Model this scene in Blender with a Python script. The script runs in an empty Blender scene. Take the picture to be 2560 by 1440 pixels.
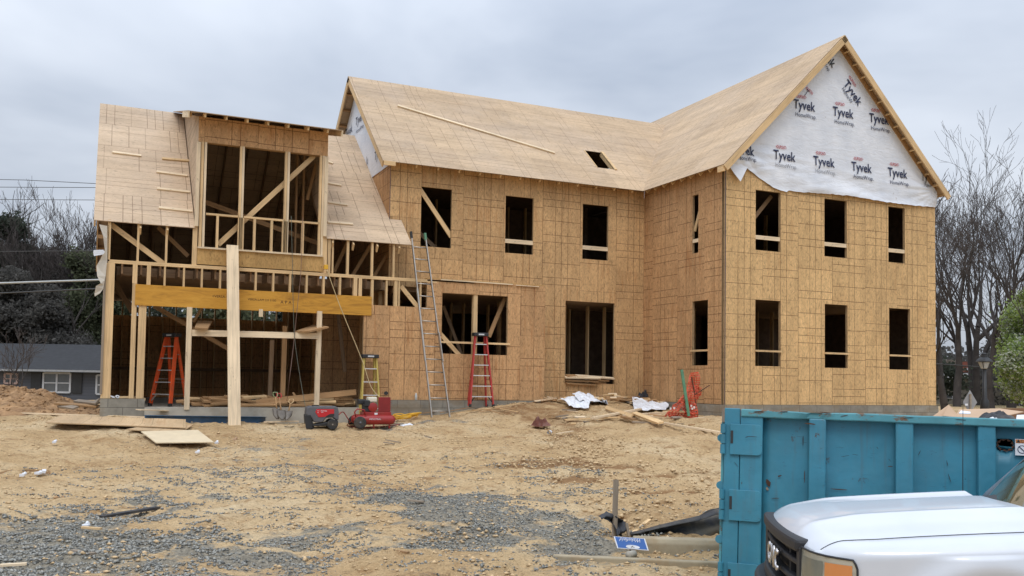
import bpy, bmesh, math, random
import numpy as np
from mathutils import Vector, Matrix, noise as mnoise
random.seed(7)
SC = bpy.context.scene; COL = SC.collection
V = Vector
# ---------------------------------------------------------------- camera
CAM = V((-14.8038, -18.5396, 0.5737))
YAW, PITCH, ROLL, FPX, PPX, PPY = 0.41056948, 0.04401572, 0.01599163, 2211.8755, 1217.377, 848.997
_cy, _sy, _cp, _sp = math.cos(YAW), math.sin(YAW), math.cos(PITCH), math.sin(PITCH)
FW = V((_sy*_cp, _cy*_cp, _sp)); _r = V((_cy, -_sy, 0)); _u = _r.cross(FW)
RT = _r*math.cos(ROLL)+_u*math.sin(ROLL); UP = _u*math.cos(ROLL)-_r*math.sin(ROLL)
FH = V((_sy, _cy, 0)); RH = V((_cy, -_sy, 0))
cd = bpy.data.cameras.new("camera"); cam = bpy.data.objects.new("camera", cd); COL.objects.link(cam)
M = Matrix((RT, UP, -FW)).transposed().to_4x4(); M.translation = CAM
cam.matrix_world = M
cd.sensor_width = 36; cd.lens = FPX/2560*36; cd.shift_x = (1280-PPX)/2560; cd.shift_y = (PPY-720)/2560
cd.clip_start = 0.05; cd.clip_end = 3000
SC.camera = cam
def ray(px, py): return FW+RT*((px-PPX)/FPX)-UP*((py-PPY)/FPX)
def atY(px, py, Y): d = ray(px, py); return CAM+d*((Y-CAM.y)/d.y)
def atX(px, py, X): d = ray(px, py); return CAM+d*((X-CAM.x)/d.x)
def atD(px, py, D): return CAM+ray(px, py)*D           # at a distance along the view axis
# ---------------------------------------------------------------- objects
WM = {}
def link(o, parent=None, world=None):
    COL.objects.link(o)
    w = world if world is not None else Matrix.Identity(4)
    WM[o.name] = w.copy()
    if parent is not None:
        o.parent = parent; o.matrix_parent_inverse = WM[parent.name].inverted()
    o.matrix_basis = w
    return o
def tag(o, label=None, cat=None, group=None, kind=None):
    if label: o['label'] = label
    if cat: o['category'] = cat
    if group: o['group'] = group
    if kind: o['kind'] = kind
    return o
def thing(name, loc, label, cat, group=None, kind=None):
    o = bpy.data.objects.new(name, None); o.empty_display_size = .2
    link(o, None, Matrix.Translation(V(loc))); return tag(o, label, cat, group, kind)
class MB:
    def __init__(s): s.v = []; s.f = []; s.uv = []; s.mi = []; s.m = 0
    def quad(s, pts, uvs=None):
        n = len(s.v); s.v += [V(p) for p in pts]; s.f.append(tuple(range(n, n+len(pts))))
        s.uv.append(uvs if uvs else [(0, 0)]*len(pts)); s.mi.append(s.m); return s
    def box(s, a, b, M=None):
        x0, y0, z0 = a; x1, y1, z1 = b
        c = [V((x, y, z)) for z in (z0, z1) for y in (y0, y1) for x in (x0, x1)]
        if M is not None: c = [M @ p for p in c]
        n = len(s.v); s.v += c
        dx, dy, dz = abs(x1-x0), abs(y1-y0), abs(z1-z0)
        for f, (p, q) in (((0, 2, 3, 1), (dy, dx)), ((4, 5, 7, 6), (dx, dy)), ((0, 1, 5, 4), (dx, dz)), ((1, 3, 7, 5), (dy, dz)), ((3, 2, 6, 7), (dx, dz)), ((2, 0, 4, 6), (dy, dz))):
            s.f.append(tuple(n+i for i in f)); s.uv.append([(0, 0), (p, 0), (p, q), (0, q)]); s.mi.append(s.m)
        return s
    def prism(s, poly, ext):      # poly: list of 3D points (planar), ext: vector
        ext = V(ext); poly = [V(p) for p in poly]; n = len(poly)
        s.quad(poly, [(0, 0)]*n); s.quad([p+ext for p in reversed(poly)], [(0, 0)]*n)
        for i in range(n):
            a, b = poly[i], poly[(i+1) % n]; s.quad([b, a, a+ext, b+ext])
        return s
    def tube(s, pts, r, n=6, cap=True):
        pts = [V(p) for p in pts]; rs = r if isinstance(r, (list, tuple)) else [r]*len(pts)
        base = len(s.v); prev = None
        for i, p in enumerate(pts):
            d = (pts[min(i+1, len(pts)-1)]-pts[max(i-1, 0)])
            if d.length < 1e-9: d = V((0, 0, 1))
            d.normalize()
            if prev is None:
                a = d.cross(V((0, 0, 1)))
                if a.length < .1: a = d.cross(V((1, 0, 0)))
            else: a = prev-d*prev.dot(d)
            a.normalize(); prev = a; b = d.cross(a)
            for k in range(n):
                t = 2*math.pi*k/n; s.v.append(p+(a*math.cos(t)+b*math.sin(t))*rs[i])
        for i in range(len(pts)-1):
            for k in range(n):
                k2 = (k+1) % n; s.f.append((base+i*n+k, base+i*n+k2, base+(i+1)*n+k2, base+(i+1)*n+k)); s.uv.append([(0, 0)]*4); s.mi.append(s.m)
        if cap:
            s.f.append(tuple(base+k for k in reversed(range(n)))); s.uv.append([(0, 0)]*n); s.mi.append(s.m)
            e = base+(len(pts)-1)*n; s.f.append(tuple(e+k for k in range(n))); s.uv.append([(0, 0)]*n); s.mi.append(s.m)
        return s
    def lathe(s, c, axis, prof, n=20):   # prof: (along, radius)
        c = V(c); axis = V(axis).normalized(); a = axis.cross(V((0, 0, 1)))
        if a.length < .1: a = axis.cross(V((1, 0, 0)))
        a.normalize(); b = axis.cross(a); base = len(s.v)
        for (h, r) in prof:
            for k in range(n):
                t = 2*math.pi*k/n; s.v.append(c+axis*h+(a*math.cos(t)+b*math.sin(t))*r)
        for i in range(len(prof)-1):
            for k in range(n):
                k2 = (k+1) % n; s.f.append((base+i*n+k, base+i*n+k2, base+(i+1)*n+k2, base+(i+1)*n+k)); s.uv.append([(0, 0)]*4); s.mi.append(s.m)
        for e, rev in ((0, 1), (len(prof)-1, 0)):
            if prof[e][1] > 1e-4:
                idx = [base+e*n+k for k in range(n)]; s.f.append(tuple(reversed(idx)) if rev else tuple(idx)); s.uv.append([(0, 0)]*n); s.mi.append(s.m)
        return s
    def grid(s, fn, nu, nv, uvf=None):
        base = len(s.v)
        for j in range(nv+1):
            for i in range(nu+1): s.v.append(V(fn(i/nu, j/nv)))
        for j in range(nv):
            for i in range(nu):
                q = [(i, j), (i+1, j), (i+1, j+1), (i, j+1)]
                s.f.append(tuple(base+b*(nu+1)+a for a, b in q)); s.uv.append([uvf(a/nu, b/nv) if uvf else (a/nu, b/nv) for a, b in q]); s.mi.append(s.m)
        return s
    def build(s, name, mats, parent=None, smooth=False, bevel=0, solid=0, world=None, sharp=None):
        me = bpy.data.meshes.new(name)
        if world is not None:
            inv = world.inverted(); vs = [inv @ p for p in s.v]
        else: vs = s.v
        if parent is None and world is None and vs:     # give a top-level mesh an origin at its base
            xs = [p.x for p in vs]; ys = [p.y for p in vs]; zs = [p.z for p in vs]
            world = Matrix.Translation(V(((min(xs)+max(xs))/2, (min(ys)+max(ys))/2, min(zs)))); inv = world.inverted(); vs = [inv @ p for p in vs]
        me.from_pydata([tuple(p) for p in vs], [], s.f)
        uvl = me.uv_layers.new(name="UVMap")
        flat = [c for u in s.uv for p in u for c in p]; uvl.data.foreach_set("uv", flat)
        for m in (mats if isinstance(mats, (list, tuple)) else [mats]): me.materials.append(m)
        me.polygons.foreach_set("material_index", s.mi)
        if smooth: me.polygons.foreach_set("use_smooth", [True]*len(s.f))
        me.update()
        if solid or smooth or bevel:
            bm = bmesh.new(); bm.from_mesh(me); bmesh.ops.remove_doubles(bm, verts=bm.verts, dist=1e-5)
            if bevel or smooth: bmesh.ops.recalc_face_normals(bm, faces=bm.faces)
            if smooth and sharp:
                for e in bm.edges:
                    if len(e.link_faces) == 2 and e.calc_face_angle(0) > sharp: e.smooth = False
            bm.to_mesh(me); bm.free()
        o = bpy.data.objects.new(name, me); link(o, parent, world)
        if solid:
            md = o.modifiers.new("s", 'SOLIDIFY'); md.thickness = solid; md.offset = 0
        if bevel:
            md = o.modifiers.new("b", 'BEVEL'); md.width = bevel; md.segments = 2; md.limit_method = 'ANGLE'
        return o
def board(name, p0, p1, w, t, mat, parent=None, wdir=(0, 0, 1), bow=0):
    """a piece of lumber from p0 to p1 along its centre line; w measured along wdir, t across"""
    p0, p1 = V(p0), V(p1); X = (p1-p0); L = X.length; X.normalize(); wd = V(wdir)
    if abs(X.dot(wd.normalized())) > .995: wd = V((1, 0, 0))
    Y = (wd-X*wd.dot(X)).normalized(); Z = X.cross(Y)
    W = Matrix((X, Y, Z)).transposed().to_4x4(); W.translation = p0
    mb = MB(); mb.box((0, -w/2, -t/2), (L, w/2, t/2))
    mb.v = [W @ p for p in mb.v]
    return mb.build(name, mat, parent, world=W)
# ---------------------------------------------------------------- node helpers
def srgb(r, g, b):
    f = lambda c: (c/255/12.92) if c/255 <= .04045 else ((c/255+.055)/1.055)**2.4
    return (f(r), f(g), f(b), 1)
class NT:
    def __init__(s, name):
        s.mat = bpy.data.materials.new(name); s.mat.use_nodes = True; s.t = s.mat.node_tree; s.n = s.t.nodes; s.l = s.t.links
        s.b = s.n['Principled BSDF']
    def node(s, typ, **kw):
        x = s.n.new(typ)
        for k, v in kw.items(): setattr(x, k, v)
        return x
    def put(s, sock, v):
        if hasattr(v, 'is_linked') or isinstance(v, bpy.types.NodeSocket): s.l.new(v, sock)
        else: sock.default_value = v
    def m(s, op, a, b=None, c=None, clamp=False):
        x = s.node('ShaderNodeMath', operation=op); x.use_clamp = clamp
        s.put(x.inputs[0], a)
        if b is not None: s.put(x.inputs[1], b)
        if c is not None: s.put(x.inputs[2], c)
        return x.outputs[0]
    def vec(s, x, y, z=0.0):
        c = s.node('ShaderNodeCombineXYZ'); s.put(c.inputs[0], x); s.put(c.inputs[1], y); s.put(c.inputs[2], z); return c.outputs[0]
    def vmul(s, v, k):
        x = s.node('ShaderNodeVectorMath', operation='MULTIPLY'); s.put(x.inputs[0], v); x.inputs[1].default_value = k; return x.outputs[0]
    def coord(s, kind='Object'): return s.node('ShaderNodeTexCoord').outputs[kind]
    def noise(s, v, scale, detail=3, rough=.55, out='Fac', dist=0):
        x = s.node('ShaderNodeTexNoise'); s.put(x.inputs['Vector'], v); x.inputs['Scale'].default_value = scale; x.inputs['Detail'].default_value = detail
        x.inputs['Roughness'].default_value = rough; x.inputs['Distortion'].default_value = dist; return x.outputs[out]
    def white(s, v):
        x = s.node('ShaderNodeTexWhiteNoise', noise_dimensions='3D'); s.put(x.inputs['Vector'], v); return x.outputs['Value']
    def ramp(s, f, stops, interp='LINEAR'):
        x = s.node('ShaderNodeValToRGB'); x.color_ramp.interpolation = interp; s.put(x.inputs[0], f); e = x.color_ramp.elements
        while len(e) < len(stops): e.new(.5)
        for i, (p, c) in enumerate(stops): e[i].position = p; e[i].color = c if hasattr(c, '__len__') else (c, c, c, 1)
        return x.outputs[0]
    def mix(s, f, a, b, mode='MIX'):
        x = s.node('ShaderNodeMix', data_type='RGBA', blend_type=mode); s.put(x.inputs[0], f); s.put(x.inputs[6], a); s.put(x.inputs[7], b); return x.outputs[2]
    def bump(s, h, strength=.4, dist=.01):
        x = s.node('ShaderNodeBump'); x.inputs['Strength'].default_value = strength; x.inputs['Distance'].default_value = dist; s.put(x.inputs['Height'], h)
        s.l.new(x.outputs[0], s.b.inputs['Normal'])
    def done(s, col, rough=.7, metal=0, spec=None):
        s.put(s.b.inputs['Base Color'], col); s.put(s.b.inputs['Roughness'], rough); s.b.inputs['Metallic'].default_value = metal
        if spec is not None: s.b.inputs['Specular IOR Level'].default_value = spec
        return s.mat
def mul(c, k): return (c[0]*k, c[1]*k, c[2]*k, 1)
def plain(name, col, rough=.6, metal=0, var=.12, scale=6, spec=None, dirt=None, bump=0):
    t = NT(name); c = t.coord(); n = t.noise(c, scale, 5, .6)
    k = t.ramp(n, [(.3, mul(col, 1-var)), (.7, mul(col, 1+var))])
    if dirt:
        d = t.ramp(t.noise(c, scale*.6, 6, .7), [(.5, 0.), (.68, 1.)]); k = t.mix(t.m('MULTIPLY', d, dirt[1]), k, dirt[0])
    if bump: t.bump(t.noise(c, scale*4, 4), bump, .01)
    return t.done(k, rough, metal, spec)
def wood(name, col, dark=.72, var=.14, rough=.75):
    t = NT(name); c = t.coord(); v = t.vmul(c, (1.3, 22, 22)); n = t.noise(v, 1, 5, .65, dist=.4)
    k = t.ramp(n, [(.3, mul(col, dark)), (.55, col), (.8, mul(col, 1.12))])
    oi = t.node('ShaderNodeObjectInfo').outputs['Random']
    kn = t.ramp(t.noise(t.vmul(c, (3, 9, 9)), 1.7, 2), [(.70, 0.), (.76, 1.)])
    k = t.mix(t.m('MULTIPLY', kn, .55), k, mul(col, .35))
    k = t.mix(1.0, k, t.ramp(oi, [(0, 1-var), (1, 1+var*.6)]), 'MULTIPLY')
    big = t.ramp(t.noise(c, .9, 2), [(.35, .88), (.65, 1.08)])
    k = t.mix(1.0, k, big, 'MULTIPLY')
    return t.done(k, rough, 0, .3)
def osb(name, col, linec=.16, swap=False, linew=.0095, fl=.36, seed=0., dens=.62, weather=0, stain=.5):
    """oriented strand board: 4x8 ft sheets with printed nail lines, strands, knots (UV in metres)"""
    t = NT(name); uv = t.coord('UV'); sp = t.node('ShaderNodeSeparateXYZ'); t.l.new(uv, sp.inputs[0])
    a, b = (sp.outputs[1], sp.outputs[0]) if swap else (sp.outputs[0], sp.outputs[1])
    S = 1.2192
    au = t.m('DIVIDE', a, S); ci = t.m('FLOOR', au); fa = t.m('MULTIPLY', t.m('SUBTRACT', au, ci), S)
    off = t.m('MULTIPLY', t.white(t.vec(ci, 3.1+seed, 0)), S)
    bu = t.m('DIVIDE', t.m('ADD', b, off), S); ri = t.m('FLOOR', bu); fb = t.m('MULTIPLY', t.m('SUBTRACT', bu, ri), S)
    wob = t.m('MULTIPLY', t.m('SUBTRACT', t.noise(uv, 1.5, 2), .5), .012)
    total = None
    for ax, f in ((0, t.m('ADD', fa, wob)), (1, t.m('ADD', fb, wob))):
        for i, p in enumerate((0, .4064, .6096, .8128)):
            d = t.m('ABSOLUTE', t.m('SUBTRACT', f, p))
            if i == 0: d = t.m('MINIMUM', d, t.m('ABSOLUTE', t.m('SUBTRACT', f, S)))
            if ax == 0: r = t.white(t.vec(ci, t.m('ADD', t.m('FLOOR', t.m('MULTIPLY', bu, .5)), i*1.37), 7.7+seed))
            else: r = t.white(t.vec(t.m('ADD', ci, i*2.31), ri, 1.7+seed))
            th = 1-dens*(1.12 if ax == 0 else .95) if i else 1-dens*.95
            st = t.m('MULTIPLY', t.m('GREATER_THAN', r, th), t.m('MULTIPLY_ADD', r, .6, .4))
            mk = t.m('MULTIPLY', t.m('SUBTRACT', 1.0, t.m('DIVIDE', d, linew), clamp=True), st)
            mk = t.m('MINIMUM', t.m('MULTIPLY', mk, 2.2), 1.0)
            total = mk if total is None else t.m('MAXIMUM', total, mk)
    # lines are worn: break them up a little
    total = t.m('MULTIPLY', total, t.ramp(t.noise(uv, 7, 3), [(.25, .55), (.5, 1.)]))
    ab = t.vec(t.m('MULTIPLY', fa, 24), t.m('MULTIPLY', b, 10), t.m('MULTIPLY', ci, 5.3))
    n1 = t.noise(ab, 1, 5, .68, dist=.8)
    k = t.ramp(n1, [(.25, mul(col, 1-fl*1.9)), (.45, mul(col, 1-fl*.25)), (.6, mul(col, 1+fl*.2)), (.8, mul(col, 1+fl*1.5))])
    sp2 = t.noise(t.vec(t.m('MULTIPLY', a, 26), t.m('MULTIPLY', b, 7), 2.0), 1, 2)
    k = t.mix(t.m('MULTIPLY', t.ramp(sp2, [(.63, 0.), (.69, 1.)]), .7), k, mul(col, .42))
    sp3 = t.noise(t.vec(t.m('MULTIPLY', a, 30), t.m('MULTIPLY', b, 20), 9.0), 1, 2)
    k = t.mix(t.m('MULTIPLY', t.ramp(sp3, [(.68, 0.), (.74, 1.)]), .5), k, mul(col, 1.55))
    pv = t.white(t.vec(ci, t.m('FLOOR', t.m('MULTIPLY', bu, .5)), 4.4+seed))
    k = t.mix(1.0, k, t.ramp(pv, [(0, (.90, .885, .87, 1)), (1, (1.07, 1.06, 1.04, 1))]), 'MULTIPLY')
    streak = t.ramp(t.noise(t.vec(t.m('MULTIPLY', a, 3.2), t.m('MULTIPLY', b, .7), 1.0), 1, 4), [(.35, .86), (.65, 1.07)])
    k = t.mix(1.0, k, streak, 'MULTIPLY')
    st_ = t.m('MULTIPLY', t.ramp(t.noise(t.vec(t.m('MULTIPLY', a, 11), t.m('MULTIPLY', b, .9), 3.0+seed), 1, 4, .6), [(.52, 0.), (.66, 1.)]), t.ramp(t.noise(uv, .8, 2), [(.38, .15), (.6, 1.)]))
    k = t.mix(t.m('MULTIPLY', st_, stain), k, mul((col[0]*.72, col[1]*.56, col[2]*.45), 1))
    if weather:
        w = t.ramp(t.noise(uv, .55, 5, .65), [(.42, 0.), (.68, 1.)]); k = t.mix(t.m('MULTIPLY', w, weather), k, mul((col[2]*1.9, col[2]*1.75, col[2]*1.7), 1))
    lc = (.075, .028, .012, 1)
    k = t.mix(t.m('MULTIPLY', total, 1-linec), k, lc)
    t.bump(n1, .25, .006)
    return t.done(k, .78, 0, .25)
# ---------------------------------------------------------------- materials
OSBW = osb("osb_wall", (.585, .375, .185, 1), dens=.74, stain=.6)
OSBF = osb("osb_front", (.56, .335, .165, 1), seed=3., dens=.72, stain=.75)
OSBG = osb("osb_gable", (.68, .455, .222, 1), seed=5., dens=.82, stain=.3)
OSBR = osb("osb_roof", (.54, .40, .262, 1), swap=True, stain=.15, linec=.50, fl=.16, seed=9., dens=.55, weather=.15, linew=.010)
OSBL = osb("osb_roof_left", (.57, .43, .295, 1), swap=True, stain=.1, linec=.35, fl=.12, seed=2., dens=.62, weather=.1, linew=.010)
OSBB = osb("osb_band", (.50, .31, .12, 1), linec=.9, fl=.30, seed=6., dens=.1)
OSBD = plain("inside_painted_shade", (.12, .08, .052, 1), .95, var=.3)  # shade of the rooms painted into the inner board faces
SHEET = osb("osb_sheet_ground", (.56, .40, .235, 1), linec=.6, fl=.1, seed=12., dens=.4)
LUM = wood("lumber_new", (.72, .50, .265, 1))
LUMP = wood("lumber_pale", (.78, .62, .42, 1), var=.08)
LUMO = wood("lumber_aged", (.42, .25, .12, 1), var=.25)
LUMD = wood("lumber_painted_shade", (.36, .235, .14, 1), var=.3)  # same lumber darkened, interior shade put into the colour
LUMG = wood("lumber_grey", (.30, .24, .18, 1), var=.2)
def lvl():
    t = NT("beam_lvl"); c = t.coord(); v = t.vmul(c, (1.2, 7, 7)); n = t.noise(v, 1, 5, .7, dist=1.2)
    k = t.ramp(n, [(.3, (.33, .15, .018, 1)), (.5, (.55, .27, .032, 1)), (.75, (.64, .34, .05, 1))]); return t.done(k, .6, 0, .4)
BEAM = lvl()
def wrapm():
    t = NT("house_wrap"); c = t.coord(); n = t.noise(c, 1.4, 5, .6)
    k = t.ramp(n, [(.3, (.62, .655, .72, 1)), (.7, (.80, .82, .865, 1))])
    sp = t.ramp(t.noise(t.vmul(c, (9, 9, 9)), 1, 3, .6), [(.66, 0.), (.75, 1.)]); zone = t.ramp(t.noise(c, .9, 3), [(.4, 0.), (.6, 1.)])
    k = t.mix(t.m('MULTIPLY', t.m('MULTIPLY', sp, zone), .45), k, (.30, .25, .20, 1))
    t.bump(t.noise(t.vmul(c, (1.2, 1, 4)), 2.2, 5, .6, dist=1.), .55, .03)
    return t.done(k, .55, 0, .4)
WRAP = wrapm()
def blockm(name, col, bw=.40, bh=.20, mortar=.5):
    t = NT(name); uv = t.coord('UV'); br = t.node('ShaderNodeTexBrick'); t.l.new(uv, br.inputs['Vector'])
    br.inputs['Scale'].default_value = 1; br.inputs['Brick Width'].default_value = bw; br.inputs['Row Height'].default_value = bh; br.inputs['Mortar Size'].default_value = .008
    br.inputs['Color1'].default_value = col; br.inputs['Color2'].default_value = mul(col, .82); br.inputs['Mortar'].default_value = mul(col, mortar)
    n = t.ramp(t.noise(uv, 3, 6, .65), [(.3, .72), (.7, 1.2)]); k = t.mix(1., br.outputs[0], n, 'MULTIPLY')
    mud = t.ramp(t.noise(t.vmul(uv, (1.5, 3, 1)), 1, 5), [(.5, 0.), (.62, 1.)]); k = t.mix(t.m('MULTIPLY', mud, .5), k, (.22, .165, .10, 1))
    t.bump(br.outputs[1], -.5, .01); return t.done(k, .9, 0, .2)
BLOCK = blockm("concrete_block", (.30, .28, .235, 1), .61, .20)
CONC = plain("concrete", (.40, .37, .31, 1), .9, var=.18, scale=3, dirt=((.25, .19, .12, 1), .5))
CURBM = plain("concrete_curb", (.36, .30, .205, 1), .9, var=.2, scale=4, dirt=((.34, .23, .12, 1), .9), bump=.3)
ALU = plain("aluminium", (.44, .405, .36, 1), .42, .85, var=.15, scale=9, dirt=((.30, .24, .18, 1), .35))
ALUW = plain("aluminium_step", (.72, .73, .74, 1), .4, .6, var=.08)
ORANGE = plain("fibreglass_orange", (.66, .085, .018, 1), .5, var=.12, dirt=((.25, .10, .05, 1), .4))
REDF = plain("fibreglass_red", (.42, .035, .030, 1), .5, var=.15, dirt=((.3, .12, .1, 1), .3))
YELF = plain("fibreglass_yellow", (.52, .40, .10, 1), .5, var=.12)
BLACK = plain("black_plastic", (.022, .023, .025, 1), .5, var=.2)
BLACKC = plain("black_fabric", (.022, .023, .028, 1), .62, var=.35, scale=3, dirt=((.22, .19, .13, 1), .35), bump=.3)
GREYP = plain("grey_plastic", (.105, .105, .115, 1), .5, var=.12)
REDP = plain("red_paint", (.30, .022, .020, 1), .38, var=.15, scale=8, dirt=((.16, .06, .04, 1), .55))
REDB = plain("red_panel", (.50, .02, .025, 1), .35, var=.06)
RUBBER = plain("rubber", (.03, .03, .03, 1), .85, var=.2, dirt=((.2, .15, .1, 1), .4))
CREAM = plain("cream_tank", (.66, .62, .50, 1), .4, var=.08)
WHITEP = plain("white_scrap", (.74, .76, .80, 1), .6, var=.1, dirt=((.4, .36, .3, 1), .3))
CARD = plain("cardboard", (.50, .34, .22, 1), .85, var=.08, scale=3)
NETM = plain("orange_mesh", (.66, .10, .045, 1), .65, var=.3, scale=20, dirt=((.55, .30, .24, 1), .5))
GREENP = plain("green_paint", (.10, .24, .14, 1), .8, var=.2)
BLUEB = plain("blue_painted_steel", (.030, .085, .16, 1), .5, var=.25, scale=5, dirt=((.2, .17, .13, 1), .4))
RUST = plain("rust", (.075, .034, .018, 1), .85, var=.4, scale=12)
INK = plain("ink_navy", (.018, .026, .075, 1), .6, var=.05)
INKR = plain("ink_red", (.45, .05, .06, 1), .6, var=.05)
INKG = plain("ink_grey", (.30, .31, .34, 1), .7, var=.05)
STAMP = plain("ink_stamp", (.06, .028, .012, 1), .8)
YELC = plain("yellow_cord", (.72, .40, .03, 1), .6, var=.1)
CHROME = plain("chrome", (.75, .75, .77, 1), .15, 1, var=.05)
WIRE = plain("wire_dark", (.05, .05, .05, 1), .7)
WIREL = plain("wire_light", (.40, .41, .40, 1), .6)
DIRTR = plain("dirt_red", (.36, .215, .105, 1), .95, var=.45, scale=3.2, bump=.8, dirt=((.17, .085, .04, 1), .7))
def teal():
    t = NT("dumpster_paint"); c = t.coord(); base = (.040, .215, .31, 1)
    k = t.ramp(t.noise(c, 1.6, 5, .6), [(.3, mul(base, .86)), (.7, mul(base, 1.16))])
    lt = t.ramp(t.noise(t.vmul(c, (3, 3, 1.)), 1.2, 4), [(.5, 0.), (.75, 1.)]); k = t.mix(t.m('MULTIPLY', lt, .35), k, (.075, .27, .33, 1))
    r = t.ramp(t.noise(c, 5.5, 7, .72), [(.61, 0.), (.65, 1.)]); r2 = t.ramp(t.noise(c, 1.3, 2), [(.46, 0.), (.62, 1.)])
    rr = t.m('MULTIPLY', r, r2); k = t.mix(rr, k, (.065, .035, .022, 1))
    sc = t.ramp(t.noise(t.vmul(c, (9, 9, 60)), 1, 3, .5, dist=1.5), [(.69, 0.), (.71, 1.)]); k = t.mix(t.m('MULTIPLY', sc, .5), k, (.02, .06, .09, 1))
    sr = t.ramp(t.noise(t.vmul(c, (17, 17, .7)), 1, 4, .6), [(.55, 0.), (.70, 1.)]); k = t.mix(t.m('MULTIPLY', sr, .30), k, (.075, .115, .125, 1))
    mudz = t.ramp(t.noise(c, 2.6, 6, .7), [(.48, 0.), (.70, 1.)]); k = t.mix(t.m('MULTIPLY', mudz, .12), k, (.13, .17, .17, 1))
    t.bump(t.noise(c, 1.5, 4), .55, .05); return t.done(k, .45, 0, .45)
TEAL = teal()
def tealrim():
    t = NT("dumpster_rim_paint"); c = t.coord(); base = (.085, .275, .32, 1)
    k = t.ramp(t.noise(c, 3, 5, .6), [(.3, mul(base, .8)), (.7, mul(base, 1.2))])
    r = t.ramp(t.noise(t.vmul(c, (1, 1, 2.2)), 4., 7, .75), [(.56, 0.), (.62, 1.)]); k = t.mix(r, k, (.15, .085, .045, 1))
    return t.done(k, .55, 0, .4)
TEALR = tealrim()
def carp():
    t = NT("truck_white_paint"); c = t.coord(); k = t.ramp(t.noise(c, 2, 3), [(.3, (.56, .595, .65, 1)), (.7, (.62, .65, .70, 1))])
    t.b.inputs['Coat Weight'].default_value = .7; t.b.inputs['Coat Roughness'].default_value = .06; return t.done(k, .35, 0, .5)
CARP = carp()
TRIM = plain("truck_trim", (.020, .021, .025, 1), .55, var=.08)
def glassm(name, col, rough=.05, alpha=1):
    t = NT(name); t.b.inputs['Coat Weight'].default_value = 1.; return t.done(col, rough, 0, .8)
WIN = glassm("painted_reflection_glass", (.11, .105, .06, 1), .08)  # olive of the reflection painted into the base colour
def lensm():
    t = NT("lens_clear"); c = t.coord(); k = t.ramp(t.noise(t.vmul(c, (6, 6, 12)), 1, 2), [(.3, (.25, .25, .20, 1)), (.6, (.48, .47, .40, 1))])
    t.b.inputs['Coat Weight'].default_value = 1.; t.b.inputs['Coat Roughness'].default_value = .08; return t.done(k, .22, .25, .6)
LENS = lensm()
AMBER = glassm("lens_amber", (.60, .22, .06, 1), .25)
BARK = plain("bark", (.055, .047, .043, 1), .95, var=.3, scale=3, bump=.5)
TWIG = plain("twig", (.075, .062, .057, 1), .95, var=.3)
def leafm(name, c0, c1, c2):
    t = NT(name); c = t.coord(); k = t.ramp(t.noise(c, .8, 4, .7), [(.3, c0), (.52, c1), (.75, c2)])
    k2 = t.ramp(t.noise(c, 6, 2), [(.3, .7), (.7, 1.3)]); k = t.mix(1., k, k2, 'MULTIPLY')
    t.done(k, .8, 0, .2); tr = t.node('ShaderNodeBsdfTranslucent'); t.l.new(k, tr.inputs[0]); ms = t.node('ShaderNodeMixShader'); ms.inputs[0].default_value = .45
    t.l.new(t.b.outputs[0], ms.inputs[1]); t.l.new(tr.outputs[0], ms.inputs[2]); t.l.new(ms.outputs[0], t.n['Material Output'].inputs[0]); return t.mat
LEAFD = leafm("foliage_dark", (.045, .055, .042, 1), (.068, .08, .058, 1), (.10, .11, .082, 1))
LEAFO = leafm("foliage_olive", (.07, .08, .048, 1), (.11, .125, .072, 1), (.17, .18, .11, 1))
LEAFB = leafm("foliage_brown", (.078, .074, .068, 1), (.11, .105, .095, 1), (.15, .142, .13, 1))
LEAFG = leafm("foliage_spring", (.14, .21, .05, 1), (.26, .35, .10, 1), (.40, .50, .18, 1))
BLOSS = leafm("blossom", (.34, .40, .28, 1), (.52, .56, .46, 1), (.68, .70, .62, 1))
GRAVM = None
def gravm():
    t = NT("gravel_stone"); c = t.coord(); w = t.noise(c, 38, 1); k = t.ramp(w, [(.30, (.085, .083, .074, 1)), (.45, (.17, .168, .153, 1)), (.58, (.30, .295, .265, 1)), (.80, (.48, .465, .41, 1))])
    return t.done(k, .9, 0, .25)
GRAVM = gravm()
PEBM = plain("clod", (.54, .385, .215, 1), .95, var=.35, scale=14)
CLODD = plain("clod_dark", (.20, .14, .085, 1), .95, var=.4, scale=14)
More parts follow.
